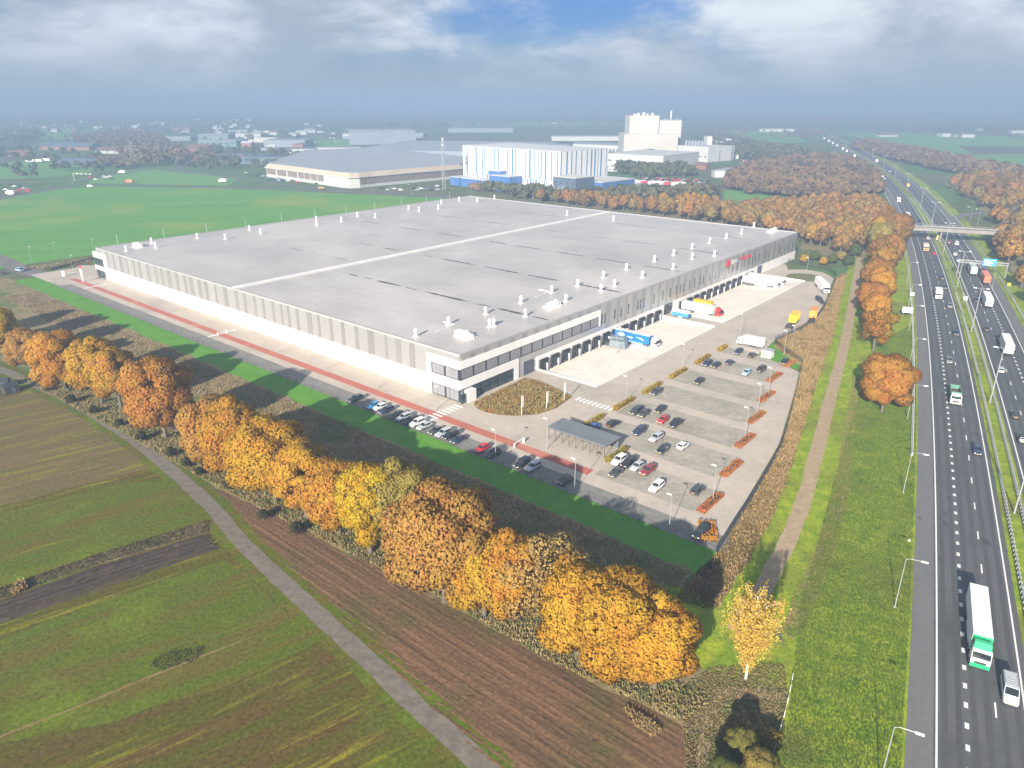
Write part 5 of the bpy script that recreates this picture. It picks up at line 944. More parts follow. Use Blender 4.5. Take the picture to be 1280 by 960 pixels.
FT = [((270.5, 503.83), ARTIC, WHT, WHT, 'white articulated truck at the slip lane beyond the bridge'), ((304.05, 595.66), RIGID, WHT, WHT, 'white box truck on the shaded bend beyond the bridge'), ((378.42, 770.97), ARTIC, WHT, WHT, 'white articulated truck by the dark brown wood'), ((471.67, 984.01), ARTIC, WHT, WHT, 'white articulated truck at the far motorway bend'), ((371.87, 698.11), RIGID, (.6, .4, .05), (.55, .35, .1), 'yellow box truck outbound beyond the bridge')]
for p, tm, cc, bc, lab in FT: drive(p, lambda q, a, y: truck(tm, q, a, cc, bc, lab))
for p in ((476.13, 1082.64), (510.63, 1183.83), (531.0, 1241.65), (557.18, 1327.9), (576.68, 1400.67), (595.26, 1481.67), (621.04, 1572.4)): drive(p, lambda q, a, y: truck([t for t in RIGID if t[0] in ('cab', 'cargo_box', 'chassis')], q, a, WHT, WHT, 'tiny white truck in the hazy far traffic', group='trucks in the far traffic'))
for k in range(26):
    y = random.uniform(700, 1500); off = random.choice((-8.75, -5.25, -1.75, 8.25, 11.75)); q, a = mw(y, off); c = random.choice(('white', 'silver', 'white', 'black', 'grey')); car(q, a if off > 3 else a + math.pi, c, random.choice(('hatch', 'sedan', 'suv')), 'tiny %s car in the hazy far traffic' % c, 'cars in the far traffic', far=True)
# yard: trucks at the docks stand nose out (towards -u)
NOSE = RZ_U + math.pi
def docked(tm, d, cab, box, label, ln=8.35, du=0.6, **k): return truck(tm, W(-ln - du, d), NOSE, cab, box, label, z=DZ * .78, **k)
b1 = docked(ARTIC, 77.3, (.72, .73, .78), (.015, .15, .52), 'blue trailer with white oval emblem and white cab at a dock', skirt=(.25, .45, .70))
for s in (-1,):
    mb = MB(); pts = [(1.35 * math.cos(a * math.pi / 12), .62 * math.sin(a * math.pi / 12)) for a in range(24)]
    mb.loft([[(-5.6 + p[0], -1.31, 2.75 + p[1]) for p in pts], [(-5.6 + p[0] , -1.28, 2.75 + p[1]) for p in pts]]); mb.build('emblem', M_LGREY, b1)
    mb = MB()
    for i, (x, w_, z_, h_) in enumerate(((-6.3, .5, 2.55, .45), (-5.6, .5, 2.55, .45), (-4.9, .5, 2.55, .45))): mb.box((x, -1.325, z_), (w_, .02, h_))
    o = mb.build('emblem_mark', mat('emblem_blue', (.05, .2, .55), (.06, .22, .55)), b1)
    mb = MB()
    for x, w_, z_ in ((-2.2, 2.6, 2.35), (-2.2, 2.2, 2.05), (1.5, 2.2, 2.7), (2.2, 1.4, 2.4), (3.0, .9, 2.1)): mb.box((x, -1.29, z_), (w_, .02, .16))
    mb.build('print_line', M_LGREY, b1)
mb = MB(); mb.box((-1.5, 0, 3.985), (13.55, 2.5, .05)); mb.build('trailer_roof', M_LGREY, b1)
docked(ARTIC, 126.0, (.50, .03, .03), (.62, .70, .64), 'red-cabbed truck with white and green trailer at a dock')
docked(ARTIC, 184.0, WHT, WHT, 'white articulated truck first of the pair beside the garage door'); docked(ARTIC, 190.2, WHT, WHT, 'white articulated truck second of the pair beside the garage door')
truck(SWAP, W(-6.5, 131.8), NOSE, WHT, (.72, .40, .02), 'yellow swap body docked behind the red-cabbed truck', name='swap_body_trailer', cat='trailer', z=DZ * .8)
q0 = (41.0, 68.9)
# blue portable cabin and compactors
mb = MB(); mb.box((0, 0, 1.1), (6.6, 1.4, 1.5)); c_ = empty('notice_board', (*W(-7.2, 111.6), PV), NOSE, 'blue and white board on a pedestal beside the glazed gate', 'sign')
mb.build('panel', mat('board_blue', (.05, .22, .60), (.06, .25, .6), .8, rough=.5), c_); mb = MB(); mb.box((0, 0, 0), (1.6, .8, 1.1)); mb.build('pedestal', M_LGREY, c_); mb = MB(); mb.box((0, 0, 2.6), (6.7, 1.5, .9)); mb.build('top_panel', M_WHITE, c_)
mb = MB(); mb.box((0, 0, .15), (6.0, 2.4, 2.2), tx=.92); mb.box((2.2, 0, 2.35), (1.2, 1.8, .25))
for i in range(7): mb.box((-2.5 + i * .8, 0, .2), (.1, 2.46, 2.0))
m_ = mb.mesh('hull', mat('compactor_paint', (.19, .24, .26), (.15, .19, .21), .7, rough=.5)); m2 = MB(); m2.box((-3.6, 0, .1), (1.4, 1.6, 1.3)); m2.box((-4.4, 0, .1), (.4, 1.9, 1.9)); m2 = m2.mesh('press', M_CHAS)
for (uu, vv_, lab) in ((-6.2, 70.0, 'grey-blue waste compactor standing out from the dock wall'), (-3.9, 73.4, 'grey-blue waste compactor tucked against the dock wall')):
    e = empty('waste_compactor', (*W(uu, vv_), DZ * .6), NOSE + .1, lab, 'compactor'); obj('hull', m_, e); obj('press', m2, e)
# far side of the yard
def swp(p, rz, col, lab): truck(SWAP, p, rz, WHT, col, lab, name='swap_body_trailer', cat='trailer')
swp((104.1, 255.77), RZ_V + .15, (.80, .50, .02), 'yellow swap body on an empty trailer chassis in the yard')
swp((113.63, 262.03), RZ_V + .25, (.62, .28, .06), 'orange swap body on a chassis by the curved fence')
truck(ARTIC, (134.65, 306.28), math.atan2(-1, -.15), WHT, WHT, 'white articulated truck parked by the fence near the turning circle')
put([('chassis', chassis(-6, 6)[1], [])] + truck_wheels((-4.5, -3.2, -1.9)), 'trailer_chassis', (*(126.01, 286.31), PV), math.atan2(-1, -.2), 'bare trailer chassis parked nose to the white truck', 'trailer')
truck(RIGID, (79.86, 228.9), RZ_U + .03, WHT, WHT, 'white box truck parked at the head of the car park')
# the bridge's car comes with the bridge

# ================================================================ street furniture
M_STEEL = mat('galvanised_steel', (.36, .37, .37), (.30, .31, .31), 1.0, rough=.45, metal=.2)
M_WPOLE = mat('white_pole', (.78, .78, .77), (.7, .7, .69), 1.0, rough=.5)
def lamp_tmpl(h, arm, n=1, r=.09):
    mb = MB(); mb.box((0, 0, 0), (.4, .4, .12)); mb.tube([(0, 0, 0), (0, 0, h * .5), (0, 0, h)], [r * 1.25, r, r * .7], 7)
    hd = MB(); ar = MB()
    for s in ((1,) if n == 1 else (1, -1)):
        if arm: ar.tube([(0, 0, h - .05), (s * arm * .25, 0, h + .25), (s * arm, 0, h + .3)], [r * .7, r * .6, r * .5], 5)
        hd.box((s * (arm + .35), 0, h + (.24 if arm else -.02)), (.95, .32, .16), ty=.7)
    out = [('post', mb.mesh('post', M_STEEL), []), ('lamp_head', hd.mesh('lamp_head', M_WPOLE), [])]
    if arm: out.append(('arm', ar.mesh('arm', M_STEEL), []))
    return out
LP_VERGE = lamp_tmpl(9.3, 2.2, 1, .07); LP_MED = lamp_tmpl(15.5, 1.6, 2, .13); LP_SITE = lamp_tmpl(7.6, .25, 1, .07); LP_FRONT = lamp_tmpl(6.2, .2, 1, .09)
for i, p in enumerate(((177.49, 317.99), (157.36, 276.6), (142.2, 245.9), (122.98, 208.06), (102.99, 169.9), (82.81, 132.1), (62.75, 95.55), (45.01, 62.62))):
    y, off = lane(p); q, a = mw(y, -16.5); put(LP_VERGE, 'street_lamp', (*q, 0), a - math.pi / 2, 'grey single-arm lamp post on the grassy motorway verge', 'street lamp', 'lamps along the motorway verge')
for p in ((232.67, 386.95), (196.44, 310.58), (163.62, 244.95), (130.64, 180.44), (100.55, 124.26), (270.67, 470.44), (306.02, 550.29), (351.92, 660.43), (393.53, 763.04), (434.49, 870.03), (480.06, 984.01)):
    y, off = lane(p); q, a = mw(y, 3.3); put(LP_MED, 'street_lamp', (*q, 0), a - math.pi / 2, 'tall double-headed lamp post in the motorway median', 'street lamp', 'lamps along the motorway median')
for p in ((309.57, 493.35), (308.93, 483.28), (210.52, 309.13)): put(LP_VERGE, 'street_lamp', (*p, 0), 2.6, 'grey lamp post beside the slip road', 'street lamp', 'lamps beside the slip road')
for p in ((-172.91, 301.4), (-153.3, 285.69), (-133.76, 269.7), (-114.31, 253.74), (-94.67, 236.69), (-76.09, 222.36), (-57.07, 206.3), (-38.54, 190.93), (-20.27, 176.1)):
    put(LP_FRONT, 'street_lamp', (*p, PV), RZ_V, 'pale lamp post at the kerb of the red cycle lane', 'street lamp', 'lamps along the red cycle lane')
for p in ((30.9, 180.17), (52.34, 207.36), (71.81, 186.73), (65.02, 174.51), (56.97, 159.01), (41.49, 129.51), (30.06, 117.96), (13.13, 132.43), (8.22, 152.52), (-3.75, 146.46), (92.89, 226.41), (139.14, 335.49), (88.26, 220.77), (34.07, 223.16), (79.73, 240.3)):
    put(LP_SITE, 'street_lamp', (*p, PV), RZ_U, 'slim pale lamp post in the car park', 'street lamp', 'lamps of the car park and yard')
# flagpoles
mb = MB(); mb.tube([(0, 0, 0), (0, 0, 5.6)], [.07, .05], 6); me = mb.mesh('pole', M_WPOLE); mb = MB(); mb.box((.42, 0, 2.2), (.75, .03, 3.2)); mf = mb.mesh('flag', mat('flag_cloth', (.72, .68, .68), (.6, .25, .28), .8, lo=.55, hi=.7))
for p, lab in (((2.51, 172.18), 'white banner flagpole at the rounded edge of the planting bed'), ((9.13, 175.04), 'white banner flagpole in the middle of the planting bed edge'), ((14.22, 181.28), 'white banner flagpole at the point of the planting bed')):
    e = empty('flagpole', (*p, .1), RZ_V, lab, 'flagpole', 'flagpoles of the planting bed'); obj('pole', me, e); obj('flag', mf, e)
# sign pillars at the far entrance
e = empty('totem_sign', (*(-194.66, 321.05), PV), RZ_U, 'white sign pillar with red head at the far entrance', 'sign'); mb = MB(); mb.box((0, 0, 0), (.5, .3, 2.6)); mb.build('post', M_WPOLE, e); mb = MB(); mb.box((0, 0, 2.6), (1.5, .35, 3.4)); mb.build('panel', M_WHITE, e); mb = MB(); mb.box((0, 0, 6.0), (1.52, .37, 1.3)); mb.build('head', M_LRED, e)
e = empty('barrier', (*(-209.35, 331.36), PV), RZ_V, 'white barrier cabinet with raised arm at the far entrance', 'barrier'); mb = MB(); mb.box((0, 0, 0), (1.2, .8, 2.6)); mb.build('cabinet', M_WHITE, e); mb = MB(); mb.box((3, 0, 1.0), (5, .1, .12)); mb.build('boom', M_WPOLE, e)
for p, lab in (((-210.91, 328.93), 'small red and white post beside the entrance barrier'),): e = empty('bollard', (*p, PV), 0, lab, 'bollard'); mb = MB(); mb.tube([(0, 0, 0), (0, 0, 1.3)], .12, 6); mb.build('post', M_LRED, e)
for u_, lab in ((107.0, 'white height bar across the front road with black posts'), (-28.6, 'white lift barrier across the red lane by the bicycle shelter')):
    e = empty('lift_barrier', (*W(u_, -8.0), PV), RZ_V, lab, 'barrier'); mb = MB(); mb.box((0, 0, 0), (.4, .5, 1.2)); mb.box((-3.4, 0, 0), (.25, .3, 1.0)); mb.build('post', M_WPOLE, e); mb = MB(); mb.box((-1.7, 0, 1.0), (3.6, .1, .14)); mb.build('boom', M_WPOLE, e)
# kiosk, transformer
e = empty('transformer_kiosk', (*(82.03, 218.43), PV), RZ_U, 'small white transformer kiosk on the grass triangle', 'kiosk'); mb = MB(); mb.box((0, 0, 0), (3.2, 2.6, 2.3)); mb.build('wall', M_WHITE, e); mb = MB(); mb.box((0, 0, 2.3), (3.5, 2.9, .15)); mb.build('roof', M_CAP, e); mb = MB(); mb.box((-.4, 1.31, .1), (1.1, .05, 1.9)); mb.box((.8, 1.31, .1), (1.1, .05, 1.9)); mb.build('door', M_STEEL, e)
sheet('grass_triangle', [(79.44, 219.99), (90.78, 235.8), (90.56, 211.67), (87.21, 206.65)], PV + .008, M_LAWN)
sheet('grass_edge', [(96.84, 241.21), (105.84, 251.74), (115.68, 264.19), (120.61, 271.97), (119.88, 268.58), (114.72, 260.97), (105.31, 248.79), (97.02, 239.38)], PV + .008, M_LAWN)
# bicycle shelter
e = empty('bicycle_shelter', (*W(-40, 0.6), PV), RZ_U, 'long dark flat-roofed bicycle shelter with slender posts', 'shelter'); mb = MB(); mb.box((0, 0, 3.0), (16.8, 6.6, .28)); mb.build('roof', mat('shelter_roof', (.13, .14, .15), (.16, .17, .18), .3, rough=.4), e)
mb = MB(); mb.box((0, 0, 2.82), (16.4, 6.2, .18)); mb.build('roof_frame', M_DARK, e)
mb = MB(); mb.tube([(0, 0, 0), (0, 0, 2.82)], .06, 6); mp_ = mb.mesh('post', M_DARK)
for i in range(9):
    for y in (-3.0, 3.0): obj('post', mp_, e, (-8 + i * 2, y, 0))
mb = MB(); mb.box((0, 0, .2), (1.9, .04, 2.3)); mg = mb.mesh('glass_screen', mat('shelter_glass', (.10, .12, .13), (.14, .15, .16), .8, rough=.1, spec=.7))
for i in range(8): obj('glass_screen', mg, e, (-7 + i * 2, -3.0, 0))
mb = MB()
for i in range(28): mb.tube([(-7.5 + i * .55, -1.0, 0), (-7.5 + i * .55, -1.0, .8), (-7.5 + i * .55, .2, .8), (-7.5 + i * .55, .2, 0)], .025, 4)
mb.build('bicycle_rack', M_STEEL, e)
# hedges
def hedge(p0, p1, w, h, col, lab, grp, n=900):
    rng = RNG; a = math.atan2(p1[1] - p0[1], p1[0] - p0[0]); L_ = math.dist(p0, p1); P = rng.uniform(-1, 1, (n, 3)); k = rng.integers(0, 3, n); P[np.arange(n), k] = np.sign(P[np.arange(n), k]) * rng.uniform(.85, 1.05, n); D = P * .6 + rng.normal(size=P.shape) * .6
    P = P * np.array([L_ / 2, w / 2, h / 2]) * (1 + rng.normal(size=(n, 1)) * .05) + np.array([0, 0, h / 2]); P[:, 2] = np.abs(P[:, 2])
    e = empty('hedge', ((p0[0] + p1[0]) / 2, (p0[1] + p1[1]) / 2, PV), a, lab, 'hedge', grp)
    o = obj('foliage', cards_mesh('foliage', P, D, rng.uniform(.10, .2, n), M_LEAF), e, color=jitter(col, .05)); mb = MB(); mb.box((0, 0, 0), (L_ * .9, w * .7, h * .55)); o = mb.build('branches', mat('hedge_wood', (.06, .045, .025), (.09, .07, .04), 2.0, rough=.95), e)
HN = ('second', 'third', 'fourth', 'fifth', 'sixth', 'seventh')
for i, (vc, hw, ua, ub) in enumerate(ROWS[1:]):
    hedge(W(-35, vc - hw * .85), W(-35, vc + hw * .75), 1.2, 1.2, (.36, .24, .02), 'yellow-green hedge heading the %s row of parking bays' % HN[i], 'yellow hedges heading the bay rows')
hedge(W(-49.6, -3.5), W(-49.6, 4.2), 1.2, 1.2, (.30, .24, .03), 'yellow-green hedge closing the end of the bicycle shelter', None)
HN2 = ('first',) + HN
for i, (vc, hw, ua, ub) in enumerate(ROWS):
    hedge(W(ub - 1.2, vc - min(hw, 4.6)), W(ub - 1.2, vc + min(hw, 4.0)), 1.7, .6, (.40, .15, .045), 'low orange hedge ending the %s row of parking bays' % HN2[i], 'orange hedges ending the bay rows', 1000)
hedge(W(-81.5, -18), W(-78.5, -13), 3.0, 1.0, (.50, .21, .02), 'bright orange shrub bed in the corner of the car park', None, 900)
# fences
def fence(path, label, h=2.0, step=2.6, m=None, cat='fence', wires=5, name='fence'):
    pts = catmull(path, step); e = empty(name, (*pts[0], 0), 0, label, cat); ox, oy = pts[0]; m = m or M_DARK
    pm = MB(); pm.box((0, 0, 0), (.08, .08, h)); me = pm.mesh('post', m)
    for p in pts: obj('post', me, e, (p[0] - ox, p[1] - oy, 0))
    mb = MB()
    for i in range(wires): mb.tube([(p[0] - ox, p[1] - oy, .15 + (h - .2) * i / (wires - 1)) for p in pts], .04 if wires > 5 else .022, 3, cap=False)
    mb.build('mesh_wires', m, e)
fence([W(230, -20.3), W(100, -20.3), W(0, -20.3), W(-50, -20.3), W(-84, -20.3)], 'thin dark wire fence between the verge bays and lawn', 1.3, 4.0, wires=3)
fence([W(-84.2, -19.8), W(-83.9, -17), W(-76.5, 31), (89.89, 210.21)], 'dark wire fence along the outer side of the car park', 2.2, 2.4, wires=9)
fence([(90.41, 210.94), (89.53, 219.99), (88.7, 228.9), (89.9, 233.6), (96.51, 240.3), (105.49, 249.27), (115.14, 262.03), (127.12, 282.6), (149.34, 327.32), (152.52, 342.3), (146.24, 352.09), (140.04, 362.4)], 'dark curving wire fence around the truck yard', 2.2, 2.4, wires=9)
fence([(39.92, 79.93), (37.68, 75.55), (35.07, 70.86), (31.89, 65.41)], 'old grey wooden post fence beside the verge', 1.2, 2.6, M_BIRCH, wires=2, name='wooden_fence')
fence([(33.62, 97.16), (32.53, 100.71), (31.32, 97.98)], 'short dark wire fence end in the reed ditch', 1.4, 2.4, wires=3)
# ---------------------------------------------------------------- motorway rails, gantry, bridge, signs
def rail(y0, y1, off, label, step=4.0):
    e = empty('guard_rail', (*mw(y0, off)[0], 0), 0, label, 'guard rail', None); ox, oy = mw(y0, off)[0]; ys = np.arange(y0, y1, step)
    bm = MB(); rings = []
    for y in ys:
        (p, a) = mw(y, off); c, s = -math.sin(a) * .09, math.cos(a) * .09
        rings.append([(p[0] - ox + c, p[1] - oy + s, .50), (p[0] - ox + c * 1.3, p[1] - oy + s * 1.3, .66), (p[0] - ox + c, p[1] - oy + s, .82), (p[0] - ox - c, p[1] - oy - s, .82), (p[0] - ox - c * 1.3, p[1] - oy - s * 1.3, .66), (p[0] - ox - c, p[1] - oy - s, .50)])
    bm.loft(rings); bm.build('beam', M_STEEL, e)
    pb = MB()
    y = y0
    while y < min(y1, y0 + 600):
        (p, a) = mw(y, off); pb.box((p[0] - ox, p[1] - oy, 0), (.12, .52, .78), a - math.pi / 2 + math.pi / 2); y += 1.33 if y < 300 else 4
    o = pb.build('posts', M_STEEL, e); o['kind'] = 'stuff'
rail(20, 1100, 2.0, 'steel guard rail in the median beside the oncoming carriageway'); rail(20, 1100, 4.6, 'steel guard rail in the median beside the outbound carriageway')
rail(142, 700, -15.2, 'steel guard rail along the grassy motorway verge'); rail(150, 700, 22.3, 'steel guard rail along the outbound hard shoulder')
# gantry with blue sign
gy = 336.0; g0, ga = mw(gy, 4.9); g1, _ = mw(gy, 24.0); e = empty('sign_gantry', (*g0, 0), math.atan2(g1[1] - g0[1], g1[0] - g0[0]), 'steel truss gantry over the outbound lanes', 'gantry'); gl = math.dist(g0, g1)
for x in (0, gl):
    mb = MB(); mb.tube([(0, 0, 0), (0, 0, 7.2)], .22, 8); obj('leg', mb.mesh('leg', M_STEEL), e, (x, -.5, 0)); mb = MB(); mb.tube([(0, 0, 0), (0, 0, 7.2)], .16, 8); obj('leg', mb.mesh('leg', M_STEEL), e, (x, .5, 0))
mb = MB()
for y_ in (-.5, .5):
    for z_ in (6.2, 7.3): mb.tube([(-.3, y_, z_), (gl + .3, y_, z_)], .13, 5)
    for i in range(int(gl / 1.2)): mb.tube([(i * 1.2, y_, 6.2 if i % 2 else 7.3), (i * 1.2 + 1.2, y_, 7.3 if i % 2 else 6.2)], .07, 4)
mb.build('truss', M_STEEL, e)
mb = MB(); mb.box((gl * .62, -.75, 5.6), (5.4, .12, 3.4)); s_ = mb.build('sign_panel', mat('sign_blue', (.03, .26, .62), (.04, .30, .66), .8, rough=.4), e)
mb = MB()
for x, w_, z_ in ((-1.2, 2.0, 8.2), (1.2, 1.6, 8.2), (-.6, 3.2, 7.5), (-.2, 3.6, 6.8), (-1.0, 2.4, 6.1)): mb.box((gl * .62 + x, -.83, z_ - .1), (w_, .03, .28))
mb.build('sign_print', M_LINE, s_)
# overpass
M_CONC = mat('bridge_concrete', (.25, .23, .20), (.19, .18, .16), .3, rough=.85); by = 424.0; c0, ba = mw(by, 5.0); bdir = math.atan2((262.8, 403.42)[1] - (223.98, 419.29)[1], (262.8, 403.42)[0] - (223.98, 419.29)[0])
e = empty('road_bridge', (*c0, 0), bdir, 'pale concrete road bridge crossing over the motorway', 'bridge')
mb = MB(); mb.box((0, 0, 6.2), (64, 9.0, .95)); mb.build('deck', mat('deck_asphalt', (.13, .125, .12), (.16, .15, .14), .3, rough=.85), e)
for s in (-1, 1):
    mb = MB(); mb.box((0, s * 4.75, 5.9), (64, .5, 1.9)); mb.build('parapet', M_CONC, e)
    mb = MB(); mb.tube([(-31, s * 4.75, 8.4), (31, s * 4.75, 8.4)], .06, 5)
    for i in range(21): mb.tube([(-31 + i * 3.1, s * 4.75, 7.8), (-31 + i * 3.1, s * 4.75, 8.4)], .04, 4)
    mb.build('railing', M_STEEL, e)
mb = MB(); mb.box((0, 0, 0), (.9, 7.5, 6.2)); obj('pier', mb.mesh('pier', M_CONC), e, (-1.2, 0, 0))
for x in (-26, 27): mb = MB(); mb.box((0, 0, 0), (2, 9.2, 6.2)); obj('abutment', mb.mesh('abutment', M_CONC), e, (x, 0, 0))
for s in (-1, 1):
    mb = MB(); L0 = 29 * s; L1 = 75 * s; pts = [(L0, -11), (L0, 11), (L1, 16), (L1, -16)]; top = [(L0, -5), (L0, 5), (L1, 5), (L1, -5)]
    mb.loft([[(p[0], p[1], 0) for p in pts], [(p[0], p[1], 6.9) for p in top]]); o = mb.build('embankment', M_GRASS, e)
q = W(0, 0); bc = (c0[0] - 12 * math.cos(bdir) + 1.8 * math.sin(bdir), c0[1] - 12 * math.sin(bdir) - 1.8 * math.cos(bdir))
o = put(CARS['estate'], 'car', (bc[0], bc[1], 7.15), bdir, 'dark estate car crossing the road bridge', 'car', None, color=COLR['black'])
# verge boards
def board(p, rz, w, h, z, m, lab, name='road_sign'):
    e = empty(name, (*p, 0), rz, lab, 'sign')
    for x in (-w * .35, w * .35): mb = MB(); mb.tube([(x, 0, 0), (x, 0, z + h * .5)], .06, 5); mb.build('post', M_STEEL, e)
    mb = MB(); mb.box((0, -.1, z), (w, .08, h)); mb.build('panel', m, e)
board((150.08, 264.19), mw(215, 0)[1] - math.pi / 2, 3.6, 2.2, 1.6, M_LGREY, 'grey back of a road sign on the motorway verge')
board((165.28, 290.11), mw(240, 0)[1] - math.pi / 2, 1.6, 1.4, 1.5, M_LGREY, 'small grey sign board near the guard rail')
board((184.36, 285.07), mw(240, 0)[1] - math.pi / 2, 1.4, 1.6, 1.0, M_WHITE, 'small white cabinet sign in the motorway median')
board((216.62, 307.7), mw(260, 0)[1] - math.pi / 2, 1.2, 1.2, 1.4, M_PLATE, 'small yellow road sign behind the outbound rail')
e = empty('marker_post', (*(74.27, 114.47), 0), 0, 'small white marker post in the verge grass', 'post'); mb = MB(); mb.box((0, 0, 0), (.3, .25, .5)); mb.build('post', M_WPOLE, e)
board((248.42, 422.33), mw(400, 0)[1] - math.pi / 2, 1.0, 2.6, .6, mat('pale_yellow', (.55, .5, .25), (.5, .45, .22)), 'pale yellow marker panel in the median before the bridge')
# sheds by the farm road
for p, a, lab in (((-146.29, 192.16), .3, 'dark garden shed in the grass beside the farm road'), ((-141.63, 188.51), .9, 'small black shed leaning beside the dark garden shed')):
    e = empty('garden_shed', (*p, 0), a, lab, 'shed'); mb = MB(); mb.box((0, 0, 0), (3.6, 2.8, 2.0)); mb.build('wall', M_CHAS, e); mb = MB(); mb.loft([[(-2, -1.6, 2.0), (2, -1.6, 2.0), (2, 1.6, 2.0), (-2, 1.6, 2.0)], [(-2, -.05, 2.9), (2, -.05, 2.9), (2, .05, 2.9), (-2, .05, 2.9)]]); mb.build('roof', M_DARK, e); mb = MB(); mb.box((.4, -1.42, .05), (.9, .05, 1.8)); mb.build('door', M_DOOR, e)

# ================================================================ the business park and the land beyond
M_FW = mat('far_white_wall', (.50, .50, .49), (.44, .44, .43), .05, rough=.6); M_FB = mat('far_blue_wall', (.045, .12, .32), (.06, .15, .36), .05, rough=.5); M_FD = mat('far_dark_wall', (.07, .10, .14), (.09, .12, .16), .05, rough=.5)
M_FG = mat('far_grey_wall', (.24, .27, .31), (.20, .23, .27), .03, rough=.6); M_FR = mat('far_grey_roof', (.26, .28, .31), (.31, .33, .35), .02, rough=.6); M_FBE = mat('beige_fascia', (.46, .37, .28), (.40, .33, .25), .05, rough=.5)
M_CREAM = mat('cream_wall', (.52, .48, .43), (.46, .43, .385), .03, rough=.6); M_BRICK = mat('brick_wall', (.26, .13, .09), (.22, .11, .08), .2, rough=.85); M_TILE = mat('roof_tiles', (.16, .08, .06), (.12, .07, .06), .2, rough=.8); M_FGR = mat('far_green_wall', (.16, .24, .24), (.14, .2, .2), .05)
def frame_of(p0, p1): return math.atan2(p1[1] - p0[1], p1[0] - p0[0]), math.dist(p0, p1)
def bld(p0, p1, depth, h, wall, roof, label, name='building', cat='building', win=None, gable=0, over=.4, z0=0.0, doors=0):
    """front from p0 to p1 (left to right as seen from the site), depth away from it"""
    a, w = frame_of(p0, p1); e = empty(name, (*p0, z0), a, label, cat)
    mb = MB(); mb.box((w / 2, depth / 2, 0), (w, depth, h)); mb.build('wall', wall, e); mb = MB()
    if gable: mb.loft([[(-over, -over, h + .05), (w + over, -over, h + .05), (w + over, depth + over, h + .05), (-over, depth + over, h + .05)], [(-over, depth / 2 - .05, h + gable), (w + over, depth / 2 - .05, h + gable), (w + over, depth / 2 + .05, h + gable), (-over, depth / 2 + .05, h + gable)]])
    else: mb.box((w / 2, depth / 2, h + .02), (w + over, depth + over, .5))
    mb.build('roof', roof, e)
    if win:
        rows, n, wh_, ww, zb, dz = win; mb = MB(); mb.box((0, -.05, 0), (ww, .2, wh_)); me = mb.mesh('window', M_GLASS)
        for r in range(rows):
            for i in range(n): obj('window', me, e, (w * (i + .5) / n, 0, zb + r * dz))
    if doors:
        mb = MB(); mb.box((0, -.05, 0), (3.4, .2, 3.6)); me = mb.mesh('dock_door', M_DOOR)
        for i in range(doors): obj('dock_door', me, e, (w * (i + .5) / doors, 0, .2))
    return e, w
# striped high-bay hall
A = (41.06, 635.29); B = (-47.54, 725.93); a_, w_ = frame_of(A, B); hz_ = 36.0; dp = 64.0
e = empty('high_bay_hall', (*A, 0), a_, 'tall white high-bay hall with vertical blue stripes', 'hall')    # local x to the left end, local -y depth
mb = MB(); mb.box((w_ / 2, -dp / 2, 0), (w_ - .6, dp - .6, hz_ - .4)); mb.build('wall', M_FW, e); mb = MB(); mb.box((w_ / 2, -dp / 2, hz_ - .4), (w_, dp, .5)); mb.build('roof', mat('pale_far_roof', (.48, .49, .51), (.42, .43, .45), .03), e)
M_ST = [mat('hall_white', (.62, .62, .61), (.56, .56, .55), .05), mat('stripe_blue', (.06, .17, .34), (.05, .15, .31), .2), mat('stripe_grey', (.17, .25, .33), (.15, .22, .3), .2)]
for z0, z1, ph in ((11.5, hz_ - .42, 0), (0.1, 11.4, 1)):
    x = 0; k = ph
    while x < w_ - .5:
        wd = random.choice((2.2, 3.5, 5.0, 1.6)) if k % 2 == 0 else random.choice((.9, 1.4, 2.0)); x1 = min(w_, x + wd); mb = MB(); mb.box(((x + x1) / 2, .02, z0), (x1 - x - .04, .12 + .05 * (k % 2), z1 - z0)); mb.build('cladding_panel', M_ST[0 if k % 2 == 0 else random.choice((1, 2))], e); x = x1; k += 1
    y = 0
    while y < dp - .5:
        wd = random.choice((3, 4.5, 6)) if k % 2 == 0 else random.choice((.8, 1.3, 1.8)); y1 = min(dp, y + wd); mb = MB(); mb.box((-.02, -(y + y1) / 2, z0), (.12 + .05 * (k % 2), y1 - y - .04, z1 - z0)); mb.build('cladding_panel', M_ST[0 if k % 2 == 0 else 1], e); y = y1; k += 1
def annex(x0, x1, y0, y1, h, m, nm='annex', win=None):
    mb = MB(); mb.box(((x0 + x1) / 2, (y0 + y1) / 2, 0), (abs(x1 - x0), abs(y1 - y0), h)); o = mb.build(nm, m, e); mb = MB(); mb.box(((x0 + x1) / 2, (y0 + y1) / 2, h + .02), (abs(x1 - x0) + .4, abs(y1 - y0) + .4, .5)); mb.build('annex_roof', M_FW, e)
    if win:
        for r in range(win[0]):
            for i in range(win[1]):
                mb = MB(); mb.box((x0 + (x1 - x0) * (i + .5) / win[1], max(y0, y1) + .02, 1.2 + r * 3.4), (1.4, .16, 1.6)); mb.build('window', M_GLASS, e)
annex(w_ - 48, w_ + 3, .3, 14, 7.5, M_FB); annex(w_ * .36, w_ * .56, .3, 16, 13, M_FB); annex(w_ * .52, w_ * .64, .3, 8, 16, M_FB); annex(-1, -26, 10, -14, 16.5, M_FD, 'office_wing', (4, 4)); annex(-1, -34, -15, -60, 12, M_FB)
for i in range(6): mb = MB(); mb.box((-26.2, -15 + i * 0, 3), (.2, .1, .1)); 
